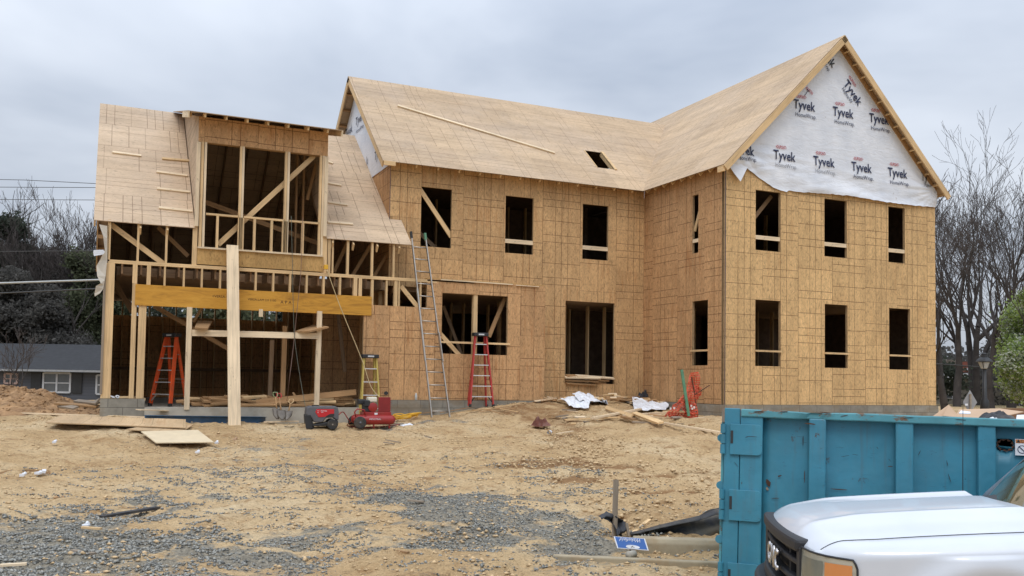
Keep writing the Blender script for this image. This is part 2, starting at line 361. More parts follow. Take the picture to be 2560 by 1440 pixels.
def groundm():
    t = NT("sandy_ground"); c = t.coord()
    sep = t.node('ShaderNodeSeparateXYZ'); t.l.new(c, sep.inputs[0])
    n1 = t.noise(c, .55, 5, .6); mp = t.node('ShaderNodeMapping'); mp.inputs['Rotation'].default_value = (0, 0, .41); mp.inputs['Scale'].default_value = (1, 1.35, 1); t.l.new(c, mp.inputs['Vector']); c2_ = mp.outputs[0]
    n2 = t.noise(c2_, 1.7, 8, .78, dist=.4); n3 = t.noise(c, 26, 4, .7)
    k = t.ramp(n1, [(.3, (.44, .29, .145, 1)), (.5, (.56, .395, .215, 1)), (.7, (.64, .495, .305, 1))])
    fl = t.noise(c2_, 8, 6, .8, dist=.3)
    k = t.mix(t.ramp(n2, [(.53, 0.), (.64, .9)]), k, (.33, .195, .09, 1))
    k = t.mix(t.ramp(fl, [(.28, .7), (.40, 0.)]), k, (.70, .56, .37, 1))
    k = t.mix(t.ramp(fl, [(.56, 0.), (.63, .8)]), k, (.23, .15, .08, 1))
    k = t.mix(1., k, t.ramp(n3, [(.3, .78), (.7, 1.14)]), 'MULTIPLY')
    at = t.node('ShaderNodeAttribute', attribute_name='gravel'); ad = t.node('ShaderNodeAttribute', attribute_name='redsoil')
    gm = t.ramp(t.m('ADD', t.m('MULTIPLY', at.outputs['Fac'], .85), t.m('MULTIPLY', t.m('SUBTRACT', t.noise(c2_, 2.6, 7, .75), .5), 1.7)), [(.42, 0.), (.62, 1.)])
    gc = t.ramp(t.noise(c, 30, 3, .7), [(.3, (.11, .106, .09, 1)), (.5, (.215, .205, .172, 1)), (.7, (.38, .35, .285, 1))])
    k = t.mix(t.m('MULTIPLY', gm, .88), k, gc)
    k = t.mix(t.ramp(t.m('ADD', ad.outputs['Fac'], t.m('MULTIPLY', t.m('SUBTRACT', t.noise(c, 3, 5), .5), .8)), [(.4, 0.), (.7, .85)]), k, (.25, .135, .06, 1))
    gr = t.node('ShaderNodeAttribute', attribute_name='grass'); k = t.mix(gr.outputs['Fac'], k, t.ramp(t.noise(c, 3, 5), [(.3, (.06, .065, .03, 1)), (.7, (.14, .12, .06, 1))]))
    h = t.m('ADD', t.m('MULTIPLY', n2, 1.1), t.m('MULTIPLY', fl, .9)); h = t.m('ADD', h, t.m('MULTIPLY', n3, .4)); t.bump(h, .9, .05)
    return t.done(k, .95, 0, .15)
GROUND = groundm()
# ---------------------------------------------------------------- terrain
CP = np.array([(-14.8, 2.7, -.38), (-13.9, 2.5, -.42), (-12, 2.2, -.53), (-10.2, 1.6, -.60), (-9, 1.4, -.60), (-7.2, 2.2, -.42), (-6.8, 2.2, -.42), (-5.8, 2.6, -.22), (-3.8, 2.8, -.04),
 (-1.7, 3.7, .03), (0, 3.7, -.03), (-.7, 1, -.35), (0, -.2, -.25), (-13.4, -1, -.80), (-5.3, 0, -.56), (-16.75, 3, -.48), (-19, 3, -.5), (-15.5, -10.5, -1.17), (-11.6, -11.9, -1.2), (-10, -12.4, -1.26),
 (-13, -6, -1.02), (-8, -6, -.93), (-4, -4, -.66), (-14, -18, -1.3), (-9, -16, -1.36), (-20, -10, -1.17), (4, -1, -.35), (8, -.5, -.35), (12, 6, -.3), (12, 15, -.4), (0, 14, -.3), (-10, 14, -.4),
 (-18, 14, -.5), (-25, 5, -.5), (-20, 40, -1.2), (0, 45, -.8), (30, 30, -.5), (30, -10, -1), (0, -15, -1.3), (60, 60, -.5), (-60, 60, -1.2), (-40, -40, -1.2), (40, -40, -1.2), (-9, 3.4, -.55), (-13, 3.4, -.55), (-4, 8, -.6), (4, 5, -.6), (-11, 8, -.6)])
_A = CP[:, :2]; _D = np.sqrt(((_A[:, None]-_A[None])**2).sum(-1)+.3)
_w = np.linalg.solve(_D+np.eye(len(CP))*.02, CP[:, 2]-CP[:, 2].mean()); _m = CP[:, 2].mean()
def base_h(X, Y):
    X = np.asarray(X, float); Y = np.asarray(Y, float); h = np.full(X.shape, _m)
    Xc = np.clip(X, -70, 70); Yc = np.clip(Y, -50, 70)
    for i in range(len(CP)): h = h+_w[i]*np.sqrt((Xc-CP[i, 0])**2+(Yc-CP[i, 1])**2+.3)
    return h
def H(x, y): return float(base_h(np.array([x]), np.array([y]))[0])
def G(px, py, dz=0.0):        # where a sight line meets the ground
    d = ray(px, py); t = 3.0
    for _ in range(400):
        p = CAM+d*t
        if p.z < H(p.x, p.y): break
        t += .12
    lo, hi = t-.12, t
    for _ in range(14):
        t = (lo+hi)/2; p = CAM+d*t
        if p.z < H(p.x, p.y): hi = t
        else: lo = t
    p = CAM+d*hi; return V((p.x, p.y, H(p.x, p.y)+dz))
def GZ(x, y, dz=0.0): return V((x, y, H(x, y)+dz))
# gravel patches (world ellipses found on the ground)
def ell(x0, y0, x1, y1, k=1.):
    a = G((x0+x1)/2, (y0+y1)/2); l = G(x0, (y0+y1)/2); r = G(x1, (y0+y1)/2); t = G((x0+x1)/2, y0); b = G((x0+x1)/2, min(y1, 1600))
    return ((a.x, a.y), (r-l).length/2, (t-b).length/2, (r-l).to_2d().normalized(), k)
PATCH = [ell(-300, 1270, 420, 1640, 1.35), ell(-500, 1210, 900, 1700, .62), ell(800, 1170, 1600, 1430, .60), ell(250, 1090, 1000, 1240, .42), ell(-420, 1225, 330, 1560), ell(100, 1300, 560, 1480, 1.), ell(330, 1195, 560, 1290, .8), ell(520, 1310, 900, 1440, .9), ell(830, 1205, 1180, 1300), ell(1000, 1225, 1420, 1330, .95),
         ell(950, 1300, 1250, 1400, .85), ell(1180, 1265, 1560, 1400, .9), ell(620, 1215, 800, 1250, .6), ell(370, 1100, 900, 1150, .5), ell(560, 1090, 760, 1135, .5), ell(1300, 1300, 1560, 1420, .6), ell(1000, 1045, 1110, 1080, .9), ell(1330, 1165, 1480, 1200, .55), ell(600, 1175, 860, 1200, .5)]
REDS = [ell(20, 1150, 110, 1200), ell(1350, 1130, 1600, 1175, .9), ell(1480, 1175, 1800, 1200, .8), ell(1500, 1225, 1800, 1250, .8), ell(1250, 1000, 1450, 1045, .6), ell(0, 1020, 240, 1045, .9), ell(1500, 1265, 1700, 1330, .5), ell(1060, 1300, 1200, 1345, .35)]
def pmask(X, Y, P):
    m = np.zeros(np.shape(X)); sh_ = np.shape(X); xf, yf = np.ravel(X), np.ravel(Y)
    w1 = np.array([mnoise.noise(V((a*.55, b*.75, 2.))) + .5*mnoise.noise(V((a*1.7, b*2.3, 6.))) if -19 < a < 4 and -14 < b < 5 else 0 for a, b in zip(xf, yf)]).reshape(sh_); w2 = np.array([mnoise.noise(V((a*.6, b*.9, 12.))) + .5*mnoise.noise(V((a*1.8, b*2.6, 16.))) if -19 < a < 4 and -14 < b < 5 else 0 for a, b in zip(xf, yf)]).reshape(sh_)
    X = X+w1*1.7; Y = Y+w2*.9
    for (c, ra, rb, u, k) in P:
        dx = X-c[0]; dy = Y-c[1]; a = (dx*u[0]+dy*u[1])/ra; b = (-dx*u[1]+dy*u[0])/rb
        m = np.maximum(m, k*np.clip(1.35-np.sqrt(a*a+b*b), 0, 1))
    return m
def nz(x, y, s, o=0.): return mnoise.noise(V((x*s+o, y*s-o, o*.7)))
RUTS = [(-16, -9.2, .30, .012), (-16, -7.5, .32, .012), (-13, -11.3, .10, .03), (-13, -9.6, .12, .03), (-12, -3.5, -.12, .0), (-12, -1.9, -.10, .0), (-9, -9, .9, .0)]
def rough_h(x, y):
    near = max(0., min(1., (14-abs(x+6))/4))*max(0., min(1., (4-y)/1.0+1))
    a = x*.917-y*.399; b = x*.399+y*.917; v = .05*nz(x, y, .8)+.05*nz(a, b*1.3, 1.9, 5)+.034*nz(a, b*1.2, 4.7, 9)+.020*nz(x, y, 9.5, 3)-.05*max(0., nz(a, b*1.4, 2.6, 15)-.2)
    for (x0_, y0_, sl_, cv_) in RUTS:
        yy_ = y0_+sl_*(x-x0_)+cv_*(x-x0_)**2; d_ = abs(y-yy_)
        if d_ < .22: v -= (.030+.012*math.sin(x*38+y*9))*math.exp(-(d_/.11)**2)-.012*math.exp(-((d_-.17)/.05)**2)
    return v*(.35+.65*near)
def axis(a, b, step, far0, far1):
    fine = list(np.arange(a, b, step)); lo = []; d = step; p = a
    while p > far0: d *= 1.35; p -= d; lo.append(p)
    hi = []; d = step; p = b
    while p < far1: d *= 1.35; p += d; hi.append(p)
    return np.array(lo[::-1]+fine+hi)
xs = axis(-19.5, 4.0, .06, -1500, 1500); ys = axis(-13.2, 5.0, .05, -1500, 1500)
XX, YY = np.meshgrid(xs, ys); ZZ = base_h(XX, YY)
gm_ = pmask(XX, YY, PATCH); rm_ = pmask(XX, YY, REDS)
ZZf = ZZ.ravel().copy(); XF = XX.ravel(); YF_ = YY.ravel()
for i in range(len(ZZf)):
    if -24 < XF[i] < 9 and -15 < YF_[i] < 9: ZZf[i] += rough_h(XF[i], YF_[i])
ZZf -= .05*np.clip(rm_.ravel(), 0, 1)
far = np.clip((np.hypot(XF+5, YF_+5)-30)/20, 0, 1)
nx, ny = len(xs), len(ys)
me = bpy.data.meshes.new("ground"); me.vertices.add(nx*ny); me.vertices.foreach_set("co", np.stack([XF, YF_, ZZf], 1).ravel())
ii, jj = np.meshgrid(np.arange(nx-1), np.arange(ny-1)); q = (jj*nx+ii).ravel(); F4 = np.stack([q, q+1, q+nx+1, q+nx], 1)
me.loops.add(F4.size); me.loops.foreach_set("vertex_index", F4.ravel().astype(np.int32)); me.polygons.add(len(F4)); me.polygons.foreach_set("loop_start", (np.arange(len(F4))*4).astype(np.int32))
me.update(); me.validate()
for nm, arr in (("gravel", gm_.ravel()), ("redsoil", rm_.ravel()), ("grass", far)):
    a = me.attributes.new(nm, 'FLOAT', 'POINT'); a.data.foreach_set("value", arr.astype(np.float32))
me.materials.append(GROUND); me.polygons.foreach_set("use_smooth", [True]*len(F4))
g = bpy.data.objects.new("ground", me); link(g); tag(g, kind='structure')
# scattered stones / clods, each set one 'stuff' mesh of many small lumps
def lumps(name, pts, mat, label, cat, shape=.6):
    rng = np.random.default_rng(3)
    ov = np.array([(1, 0, 0), (-1, 0, 0), (0, 1, 0), (0, -1, 0), (0, 0, 1), (0, 0, -1)], float); of = np.array([(0, 2, 4), (2, 1, 4), (1, 3, 4), (3, 0, 4), (2, 0, 5), (1, 2, 5), (3, 1, 5), (0, 3, 5)])
    n = len(pts); P = np.array([p[:3] for p in pts]); S = np.array([p[3] for p in pts])
    sc = S[:, None, None]*rng.uniform(.55, 1.25, (n, 6, 1)); vv = ov[None]*sc*np.array([1, .8, shape])
    th = rng.uniform(0, 6.28, n); c, s = np.cos(th), np.sin(th); x = vv[..., 0]*c[:, None]-vv[..., 1]*s[:, None]; y = vv[..., 0]*s[:, None]+vv[..., 1]*c[:, None]
    vv = np.stack([x, y, vv[..., 2]], -1)+P[:, None]; ff = (of[None]+np.arange(n)[:, None, None]*6).reshape(-1, 3)
    me = bpy.data.meshes.new(name); me.vertices.add(n*6); me.vertices.foreach_set("co", vv.ravel()); me.loops.add(ff.size); me.loops.foreach_set("vertex_index", ff.ravel().astype(np.int32))
    me.polygons.add(len(ff)); me.polygons.foreach_set("loop_start", (np.arange(len(ff))*3).astype(np.int32)); me.update(); me.materials.append(mat)
    o = bpy.data.objects.new(name, me); link(o); tag(o, label, cat, None, 'stuff'); return o
rng = np.random.default_rng(11)
def scatter(n, x0, x1, y0, y1, prob, smin, smax, power=2.):
    X = rng.uniform(x0, x1, n); Y = rng.uniform(y0, y1, n); pr = prob(X, Y); k = rng.uniform(0, 1, n) < pr; X = X[k]; Y = Y[k]; Z = base_h(X, Y)
    S = smin+(smax-smin)*rng.uniform(0, 1, len(X))**power
    return [(X[i], Y[i], Z[i]+rough_h(X[i], Y[i])+S[i]*.15, S[i]) for i in range(len(X))]
def pg(X, Y):
    U_, W_ = X*.917-Y*.399, X*.399+Y*.917
    nn = np.array([mnoise.noise(V((a*1.6, b*4.2, 1.3)))+.7*mnoise.noise(V((a*4, b*11, 4.))) for a, b in zip(U_, W_)])
    return np.clip((pmask(X, Y, PATCH)-.36+nn*.95)*2.1, 0.012, 1)
lumps("gravel", scatter(150000, -18, -7, -13, -3.5, pg, .007, .027)+scatter(9000, -18, -13.4, -12, -7, pg, .018, .042)+scatter(14000, -15, -5, -4, 2.5, pg, .007, .018), GRAVM, "grey crushed stone lying in patches over the sandy site", "gravel")
lumps("soil_clods", scatter(34000, -18, -1, -13, 3.5, lambda X, Y: np.clip(.5+1.6*np.array([mnoise.noise(V((a*.9, b*.9, 5.))) for a, b in zip(X, Y)]), .1, 1), .008, .045, 3.)+scatter(5000, -11, -5, -11, -1, lambda X, Y: np.clip(pmask(X, Y, REDS)*1.5+.1, 0, 1), .012, .06), PEBM, "loose sandy clods and crumbs over the tan soil", "soil clods", .5)
lumps("dark_debris", scatter(9000, -18, -1, -13, 3.5, lambda X, Y: np.full(X.shape, .7), .004, .016, 3.), CLODD, "dark bark crumbs and wood bits strewn on the sand", "debris", .35)
# ---------------------------------------------------------------- the house
YM, YF, XM, XR, XL, FB, SF = 3.79, 2.876, -7.94, 7.647, -14.74, -3.765, 3.10
BACK = 10.79; LBACK = 12.1
house = thing('wooden_house', (-3, 5, -.3), 'unfinished two storey wooden house with bare board walls, white gables and open framed wing', 'house')
def wallmb(O, U, N, u0, u1, z0, z1, holes, th, uo=0.):
    O, U, N = V(O), V(U), V(N); Z = V((0, 0, 1)); mb = MB()
    us = sorted({u0, u1, *[h[0] for h in holes], *[h[1] for h in holes]}); us = [u for u in us if u0 <= u <= u1]
    zs = sorted({z0, z1, *[h[2] for h in holes], *[h[3] for h in holes]}); zs = [z for z in zs if z0 <= z <= z1]
    solid = lambda i, j: 0 <= i < len(us)-1 and 0 <= j < len(zs)-1 and not any(h[0]-1e-6 < (us[i]+us[i+1])/2 < h[1]+1e-6 and h[2]-1e-6 < (zs[j]+zs[j+1])/2 < h[3]+1e-6 for h in holes)
    P = lambda u, z, d: O+U*u+Z*z-N*d
    for i in range(len(us)-1):
        for j in range(len(zs)-1):
            if not solid(i, j): continue
            a, b, c, d = us[i], us[i+1], zs[j], zs[j+1]; uv = [(a+uo, c), (b+uo, c), (b+uo, d), (a+uo, d)]
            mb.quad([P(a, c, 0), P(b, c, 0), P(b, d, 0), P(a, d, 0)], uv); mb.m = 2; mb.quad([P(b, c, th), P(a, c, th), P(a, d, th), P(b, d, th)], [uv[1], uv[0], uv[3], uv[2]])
            mb.m = 1
            if not solid(i-1, j): mb.quad([P(a, c, th), P(a, c, 0), P(a, d, 0), P(a, d, th)], [(0, c), (th, c), (th, d), (0, d)])
            if not solid(i+1, j): mb.quad([P(b, c, 0), P(b, c, th), P(b, d, th), P(b, d, 0)], [(0, c), (th, c), (th, d), (0, d)])
            if not solid(i, j-1): mb.quad([P(a, c, th), P(b, c, th), P(b, c, 0), P(a, c, 0)], [(0, a), (0, b), (th, b), (th, a)])
            if not solid(i, j+1): mb.quad([P(a, d, 0), P(b, d, 0), P(b, d, th), P(a, d, th)], [(0, a), (0, b), (th, b), (th, a)])
            mb.m = 0
    return mb
EDGE = osb("osb_edge", (.42, .29, .16, 1), linec=1., dens=.0)
UT, UB, LT, LB = 5.703, 4.093, 2.775, 1.02
# gable wing
gh = [(.983, 1.82, UB, UT), (3.37, 4.19, UB, UT), (5.77, 6.42, UB, UT), (.98, 1.826, LB, LT), (3.38, 4.21, LB, LT), (5.785, 6.61, LB, LT)]
m = wallmb((0, 0, 0), (1, 0, 0), (0, -1, 0), 0, XR, 0, 6.30, gh, .075)
m.m = 0; RZ = lambda x: min(6.19+(x+.28)*.994, 6.19+(7.928-x)*.994)-.13
pts = [(0, 6.30), (XR, 6.30), (XR, RZ(XR)), (XR/2, RZ(XR/2)), (0, RZ(0))]
m.quad([V((x, 0, z)) for x, z in pts], pts); m.m = 2; m.quad([V((x, .075, z)) for x, z in reversed(pts)], list(reversed(pts)))
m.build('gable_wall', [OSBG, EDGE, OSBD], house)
sh = [(.72, 1.39, LB, LT), (1.16, 1.41, UB, UT)]
wallmb((0, 0, 0), (0, 1, 0), (-1, 0, 0), .152, YM-.002, 0, 6.42, [(.72, 1.40, LB, LT), (1.15, 1.42, UB, UT)], .075, uo=.35).build('side_wall', [OSBF, EDGE, OSBD], house)
wallmb((XR, 0, 0), (0, 1, 0), (1, 0, 0), .152, BACK-.152, 0, 6.42, [(2, 2.9, LB, LT), (5, 5.9, LB, LT)], .15).build('side_wall', [OSBG, EDGE, OSBD], house)
# main front wall
mh = [(-7.072, -6.19, UB, UT), (-4.579, -3.705, UB, UT), (-2.107, -1.245, UB, UT), (-2.642, -1.001, .47, 2.846), (-7.60, -6.95, 3.2, 3.2)]
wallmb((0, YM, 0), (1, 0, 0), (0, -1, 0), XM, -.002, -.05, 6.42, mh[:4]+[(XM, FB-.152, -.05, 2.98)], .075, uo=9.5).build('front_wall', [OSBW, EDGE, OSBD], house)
# left end of the main block (gable), wrapped above
m = wallmb((XM, 0, 0), (0, 1, 0), (-1, 0, 0), YM+.152, BACK-.152, 2.8, 6.2, [], .15); 
mz = lambda y: min(6.19+(y-3.426)*.886, 6.19+(11.156-y)*.886)-.13
pts = [(YM, 2.8), (BACK, 2.8), (BACK, mz(BACK)), (7.291, mz(7.291)), (YM, mz(YM))]
m = MB(); m.quad([V((XM-.002, y, z)) for y, z in reversed(pts)], list(reversed(pts))); m.quad([V((XM+.14, y, z)) for y, z in pts], pts)
m.build('end_wall', [OSBF], house)
# back walls
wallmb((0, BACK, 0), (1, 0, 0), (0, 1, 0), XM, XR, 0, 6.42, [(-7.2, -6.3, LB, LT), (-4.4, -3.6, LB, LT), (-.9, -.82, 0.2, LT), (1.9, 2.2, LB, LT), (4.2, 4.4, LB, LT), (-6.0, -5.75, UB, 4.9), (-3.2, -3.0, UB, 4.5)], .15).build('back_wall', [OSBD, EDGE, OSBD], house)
# floors, shade painted into their colour so the big openings read dark
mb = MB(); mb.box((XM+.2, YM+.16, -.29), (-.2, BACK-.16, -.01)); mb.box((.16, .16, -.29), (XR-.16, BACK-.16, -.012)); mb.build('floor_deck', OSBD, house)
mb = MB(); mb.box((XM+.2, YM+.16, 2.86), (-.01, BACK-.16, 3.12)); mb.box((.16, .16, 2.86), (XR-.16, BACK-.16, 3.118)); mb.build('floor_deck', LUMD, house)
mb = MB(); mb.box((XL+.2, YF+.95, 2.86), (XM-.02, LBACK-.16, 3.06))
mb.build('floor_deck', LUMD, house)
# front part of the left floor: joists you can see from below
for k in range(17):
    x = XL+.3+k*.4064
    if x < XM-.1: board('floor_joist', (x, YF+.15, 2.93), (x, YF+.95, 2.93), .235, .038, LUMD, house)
def opening_bits():
    # braces and blocking seen in the window openings
    def B(nm, a, b, Y, w, t, mat=LUM, wd=(0, 0, 1)):
        board(nm, a, b, w, t, mat, house, wd)
    for x0, x1 in ((-4.579, -3.705), (-2.107, -1.245)): B('window_brace', (x0-.0, YM+.03, 4.43), (x1+.0, YM+.03, 4.43), 0, .115, .036, LUMP)
    for x0, x1 in ((.983, 1.82), (3.37, 4.19), (5.77, 6.42)): B('window_brace', (x0, .03, 4.44), (x1, .03, 4.44), 0, .105, .036, LUMP)
    for x0, x1 in ((.96, 1.85), (3.36, 4.23), (5.765, 6.63)): B('window_brace', (x0, -.021, 1.42), (x1, -.021, 1.42), 0, .05, .036, LUM)
    B('window_brace', (-.021, .70, 1.42), (-.021, 1.44, 1.42), 0, .05, .036, LUM)
    B('window_brace', (.03, 1.14, 4.44), (.03, 1.44, 4.44), 0, .10, .036, LUMP)
    B('diagonal_brace', (-7.12, YM+.08, 5.68), (-6.16, YM+.08, 4.42), 0, .12, .036)
    B('diagonal_brace', (-7.1, YM+.7, 4.75), (-6.1, YM+.7, 3.95), 0, .11, .036, LUMD)
    B('diagonal_brace', (.07, 1.40, 4.72), (.07, 1.13, 5.35), 0, .09, .036)
    B('diagonal_brace', (.9, .45, 4.6), (1.9, .45, 5.7), 0, .11, .036, LUMD)
opening_bits()
# interior partition studs, seen dimly through the openings
def studs(xs_, y, z0, z1, mat=LUM, w=.14, holes=()):
    for x in xs_:
        board('interior_stud', (x, y, z0), (x, y, z1), w, .045, mat, house, (0, 1, 0))
studs([XM+.35+.4064*k for k in range(17)], 6.4, 0, 2.85)
studs([XM+.6+.61*k for k in range(11)], 6.9, 3.13, 6.1)
studs([-4.1+.3*k for k in range(4)]+[-2.4, -1.9, -1.1, -.5], 5.2, 0, 2.85)
studs([.7+.61*k for k in range(11)], 3.9, 0, 2.85); studs([.7+.61*k for k in range(11)], 4.2, 3.13, 6.1)
# upper deck and inner walls added to keep the rooms dark, coloured as shade
mb = MB(); mb.box((XM+.16, YM+.2, 6.05), (-.01, BACK-.16, 6.12)); mb.box((.16, .2, 6.05), (XR-.16, BACK-.16, 6.118)); mb.build('added_ceiling', OSBD, house)
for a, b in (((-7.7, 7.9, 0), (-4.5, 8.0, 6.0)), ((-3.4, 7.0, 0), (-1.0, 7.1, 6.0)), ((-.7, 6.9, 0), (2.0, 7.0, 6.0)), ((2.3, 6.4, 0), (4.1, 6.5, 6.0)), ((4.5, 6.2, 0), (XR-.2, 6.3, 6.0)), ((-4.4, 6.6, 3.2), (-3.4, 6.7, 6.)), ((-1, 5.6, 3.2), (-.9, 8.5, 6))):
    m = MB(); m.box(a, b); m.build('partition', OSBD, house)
# ---- roofs
def roofslab(name, poly, nrm, mat, th=.016, uvf=None, parent=house):
    nrm = V(nrm).normalized(); mb = MB(); uv = [uvf(V(p)) for p in poly]
    top = [V(p) for p in poly]; bot = [p-nrm*th for p in top]
    mb.quad(top, uv); mb.quad(list(reversed(bot)), list(reversed(uv))); n = len(poly)
    for i in range(n): mb.quad([bot[i], bot[(i+1) % n], top[(i+1) % n], top[i]], [(0, 0)]*4)
    return mb
S1 = .886; c1 = math.hypot(1, S1); N1 = V((0, -S1, 1)).normalized(); ez, ey, ry = 6.19, 3.426, 7.291
rz = ez+(ry-ey)*S1; XE = -8.265; S2 = .994; xe, gx = -.28, 3.824; gz = ez+(gx-xe)*S2; GY = -.268; xv = xe+(rz-ez)/S2; NL = V((-S2, 0, 1)).normalized()
MR = lambda x, y: V((x, y, ez+(y-ey)*S1)); uvm = lambda p: (p.x+20, (p.y-ey)*c1)
def hitplane(px, py, p0, n): d = ray(px, py); return CAM+d*((V(p0)-CAM).dot(n)/d.dot(n))
ha = hitplane(1463, 376, MR(0, ey), N1); hb = hitplane(1531, 421, MR(0, ey), N1); hc = hitplane(1497, 419, MR(0, ey), N1)
hx0, hx1, hy0, hy1 = ha.x-.02, ha.x+.56, hc.y, ha.y
xv_at = lambda y: xe+(xv-xe)*(y-ey)/(ry-ey)
mb = MB()
def add(o, b):
    n = len(o.v); o.v += b.v; o.f += [tuple(i+n for i in f) for f in b.f]; o.uv += b.uv; o.mi += b.mi
for poly in ([(XE, ey), (xe, ey), (xv_at(hy0), hy0), (XE, hy0)], [(XE, hy0), (hx0, hy0), (hx0, hy1), (XE, hy1)], [(hx1, hy0), (xv_at(hy0), hy0), (xv_at(hy1), hy1), (hx1, hy1)], [(XE, hy1), (xv_at(hy1), hy1), (xv, ry), (XE, ry)]):
    add(mb, roofslab('r', [MR(x, y) for x, y in poly], N1, None, uvf=uvm))
mr = mb.build('roof', [OSBR], house)
for x0, x1, y0, y1 in ((hx1, hx1+.09, hy0-.02, hy1+.02), (hx0-.03, hx0, hy0, hy1)):
    p = [MR(x0, y0), MR(x1, y0), MR(x1, y1), MR(x0, y1)]; cb = MB(); cb.prism([q-N1*.12 for q in p], N1*(.15 if x0 >= hx1 else .13)); cb.build('skylight_curb', LUM, mr)
B1 = V((0, S1, 1)).normalized(); MRB = lambda x, y: V((x, y, rz-(y-ry)*S1))
roofslab('roof', [MRB(XE, 11.15), MRB(XE, ry), MRB(xv, ry), MRB(xe, 11.156)], B1, None, uvf=lambda p: (p.x, p.y*c1)).build('roof', [OSBR], house)
WR = lambda x, y: V((x, y, ez+(x-xe)*S2)); c2 = math.hypot(1, S2)
wl = roofslab('roof', [WR(xe, GY), WR(gx, GY), WR(gx, 11.4), WR(xe, 11.4), WR(xe, 11.156), WR(xv, ry), WR(xe, ey)], NL, None, uvf=lambda p: (-p.y+30, (p.x-xe)*c2)).build('roof', [OSBR], house)
WRR = lambda x, y: V((x, y, gz-(x-gx)*S2)); NRt = V((S2, 0, 1)).normalized()
roofslab('roof', [WRR(gx, GY), WRR(7.928, GY), WRR(7.928, 11.4), WRR(gx, 11.4)], NRt, None, uvf=lambda p: (p.y, (p.x-gx)*c2)).build('roof', [OSBR], house)
# ridge gap shadow line, fascia / rake boards
board('rake_board', WR(xe, GY-.02)-NL*.10-V((.03, 0, .03)), WR(gx, GY-.02)-NL*.10, .165, .036, LUM, house, NL)
board('rake_board', WRR(7.928, GY-.02)-NRt*.10+V((.03, 0, -.03)), WRR(gx, GY-.02)-NRt*.10, .165, .036, LUM, house, NRt)
# ladder blocking under the right rake and the left rake
for k in range(1, 13):
    f = k/13.0
    for P, nn in ((WRR, NRt), (WR, NL)):
        x = (gx+(7.9-gx)*f) if P is WRR else (gx+(xe-gx)*f)
        p = P(x, 0); board('lookout', V((p.x, GY+.0, p.z))-nn*.075, V((p.x, -.004, p.z))-nn*.075, .11, .038, LUMO if P is WR else LUM, house, nn)
board('barge_rafter', WRR(7.70, -.03)-NRt*.10, WRR(gx, -.03)-NRt*.10, .13, .036, LUMO, house, NRt)
board('barge_rafter', WR(0, -.03)-NL*.10, WR(gx, -.03)-NL*.10, .13, .036, LUMO, house, NL)
# rafter tails
for k in range(13):
    x = XM+.02+k*.61
    if x > -.35: break
    board('rafter_tail', V((x, ey+.03, ez+.03*S1))-N1*.075, V((x, YM+.0, ez+(YM-ey)*S1))-N1*.075, .105, .042, LUM, house, N1)
for k in range(9):
    y = .02+k*.42
    if y > ey+.1: break
    board('rafter_tail', V((xe+.03, y, ez+.03*S2))-NL*.075, V((0, y, ez+.28*S2))-NL*.075, .105, .042, LUM, house, NL)
board('corner_block', V((xe+.02, GY+.0, ez-.10)), V((xe+.02, -.02, ez-.10)), .15, .06, LUM, house)
board('corner_block', V((XM-.3, YM-.34, ez-.05)), V((XM+.02, YM-.34, ez-.05)), .11, .05, LUM, house)
# left end rake of the main roof
for (A, B2, nn) in ((MR(XE+.02, ey), MR(XE+.02, ry), N1), (MRB(XE+.02, 11.15), MRB(XE+.02, ry), B1)):
    board('rake_board', A-nn*.10, B2-nn*.10, .16, .036, LUM, house, nn)
for k in range(1, 9):
    f = k/9.0; p = MRB(XE, ry+(11.1-ry)*f); board('lookout', V((XE+.03, p.y, p.z))-B1*.075, V((XM, p.y, p.z))-B1*.075, .11, .038, LUMO, house, B1)
mb = MB(); mb.box((XE+.05, 8.0, 7.9), (XM-.02, 8.35, 8.2)); 
# second floor overhead beams inside (dark)
# ---- left wing roof
S3 = .848; ly, lz, le = 7.49, 7.888, 2.85; LR = lambda x, y: V((x, y, lz-(ly-y)*S3)); c3 = math.hypot(1, S3); N3 = V((0, -S3, 1)).normalized()
X0, X1 = -15.057, -7.622; DX0, DX1 = -12.893, -9.843
# the dormer leaves a gap in the roof between DX0 and DX1
mb = MB()
dtop = 7.28
for poly in ([(X0, le), (DX0-.02, le), (DX0-.02, ly), (X0, ly)], [(DX1+.02, le), (X1, le), (X1, YM-.01), (XM-.01, YM-.01), (XM-.01, ly), (DX1+.02, ly)], [(DX0-.02, dtop), (DX1+.02, dtop), (DX1+.02, ly), (DX0-.02, ly)]):
    add(mb, roofslab('r', [LR(x, y) for x, y in poly], N3, None, uvf=lambda p: (p.x+20, (p.y-le)*c3)))
lr = mb.build('roof', [OSBL], house)
LRB = lambda x, y: V((x, y, lz-(y-ly)*S3)); N4 = V((0, S3, 1)).normalized()
bro = roofslab('roof', [LRB(X0, 12.2), LRB(X0, ly), LRB(XM-.01, ly), LRB(XM-.01, 12.2)], N4, None, uvf=lambda p: (p.x, (p.y-le)*c3)); bro.build('roof', [OSBL], house)
board('rake_board', LR(X0+.02, le)-N3*.09, LR(X0+.02, ly)-N3*.09, .14, .036, LUM, house, N3)
board('rake_board', LRB(X0+.02, 12.2)-N4*.09, LRB(X0+.02, ly)-N4*.09, .14, .036, LUM, house, N4)
for k in range(1, 10):
    p = LRB(X0, ly+(12.2-ly)*k/9.5); board('lookout', V((X0+.03, p.y, p.z))-N4*.07, V((XL, p.y, p.z))-N4*.07, .11, .038, LUMO, house, N4)
for k in range(1, 10):
    p = LR(X0, le+(ly-le)*k/10); board('lookout', V((X0+.03, p.y, p.z))-N3*.07, V((XL, p.y, p.z))-N3*.07, .11, .038, LUMO, house, N3)
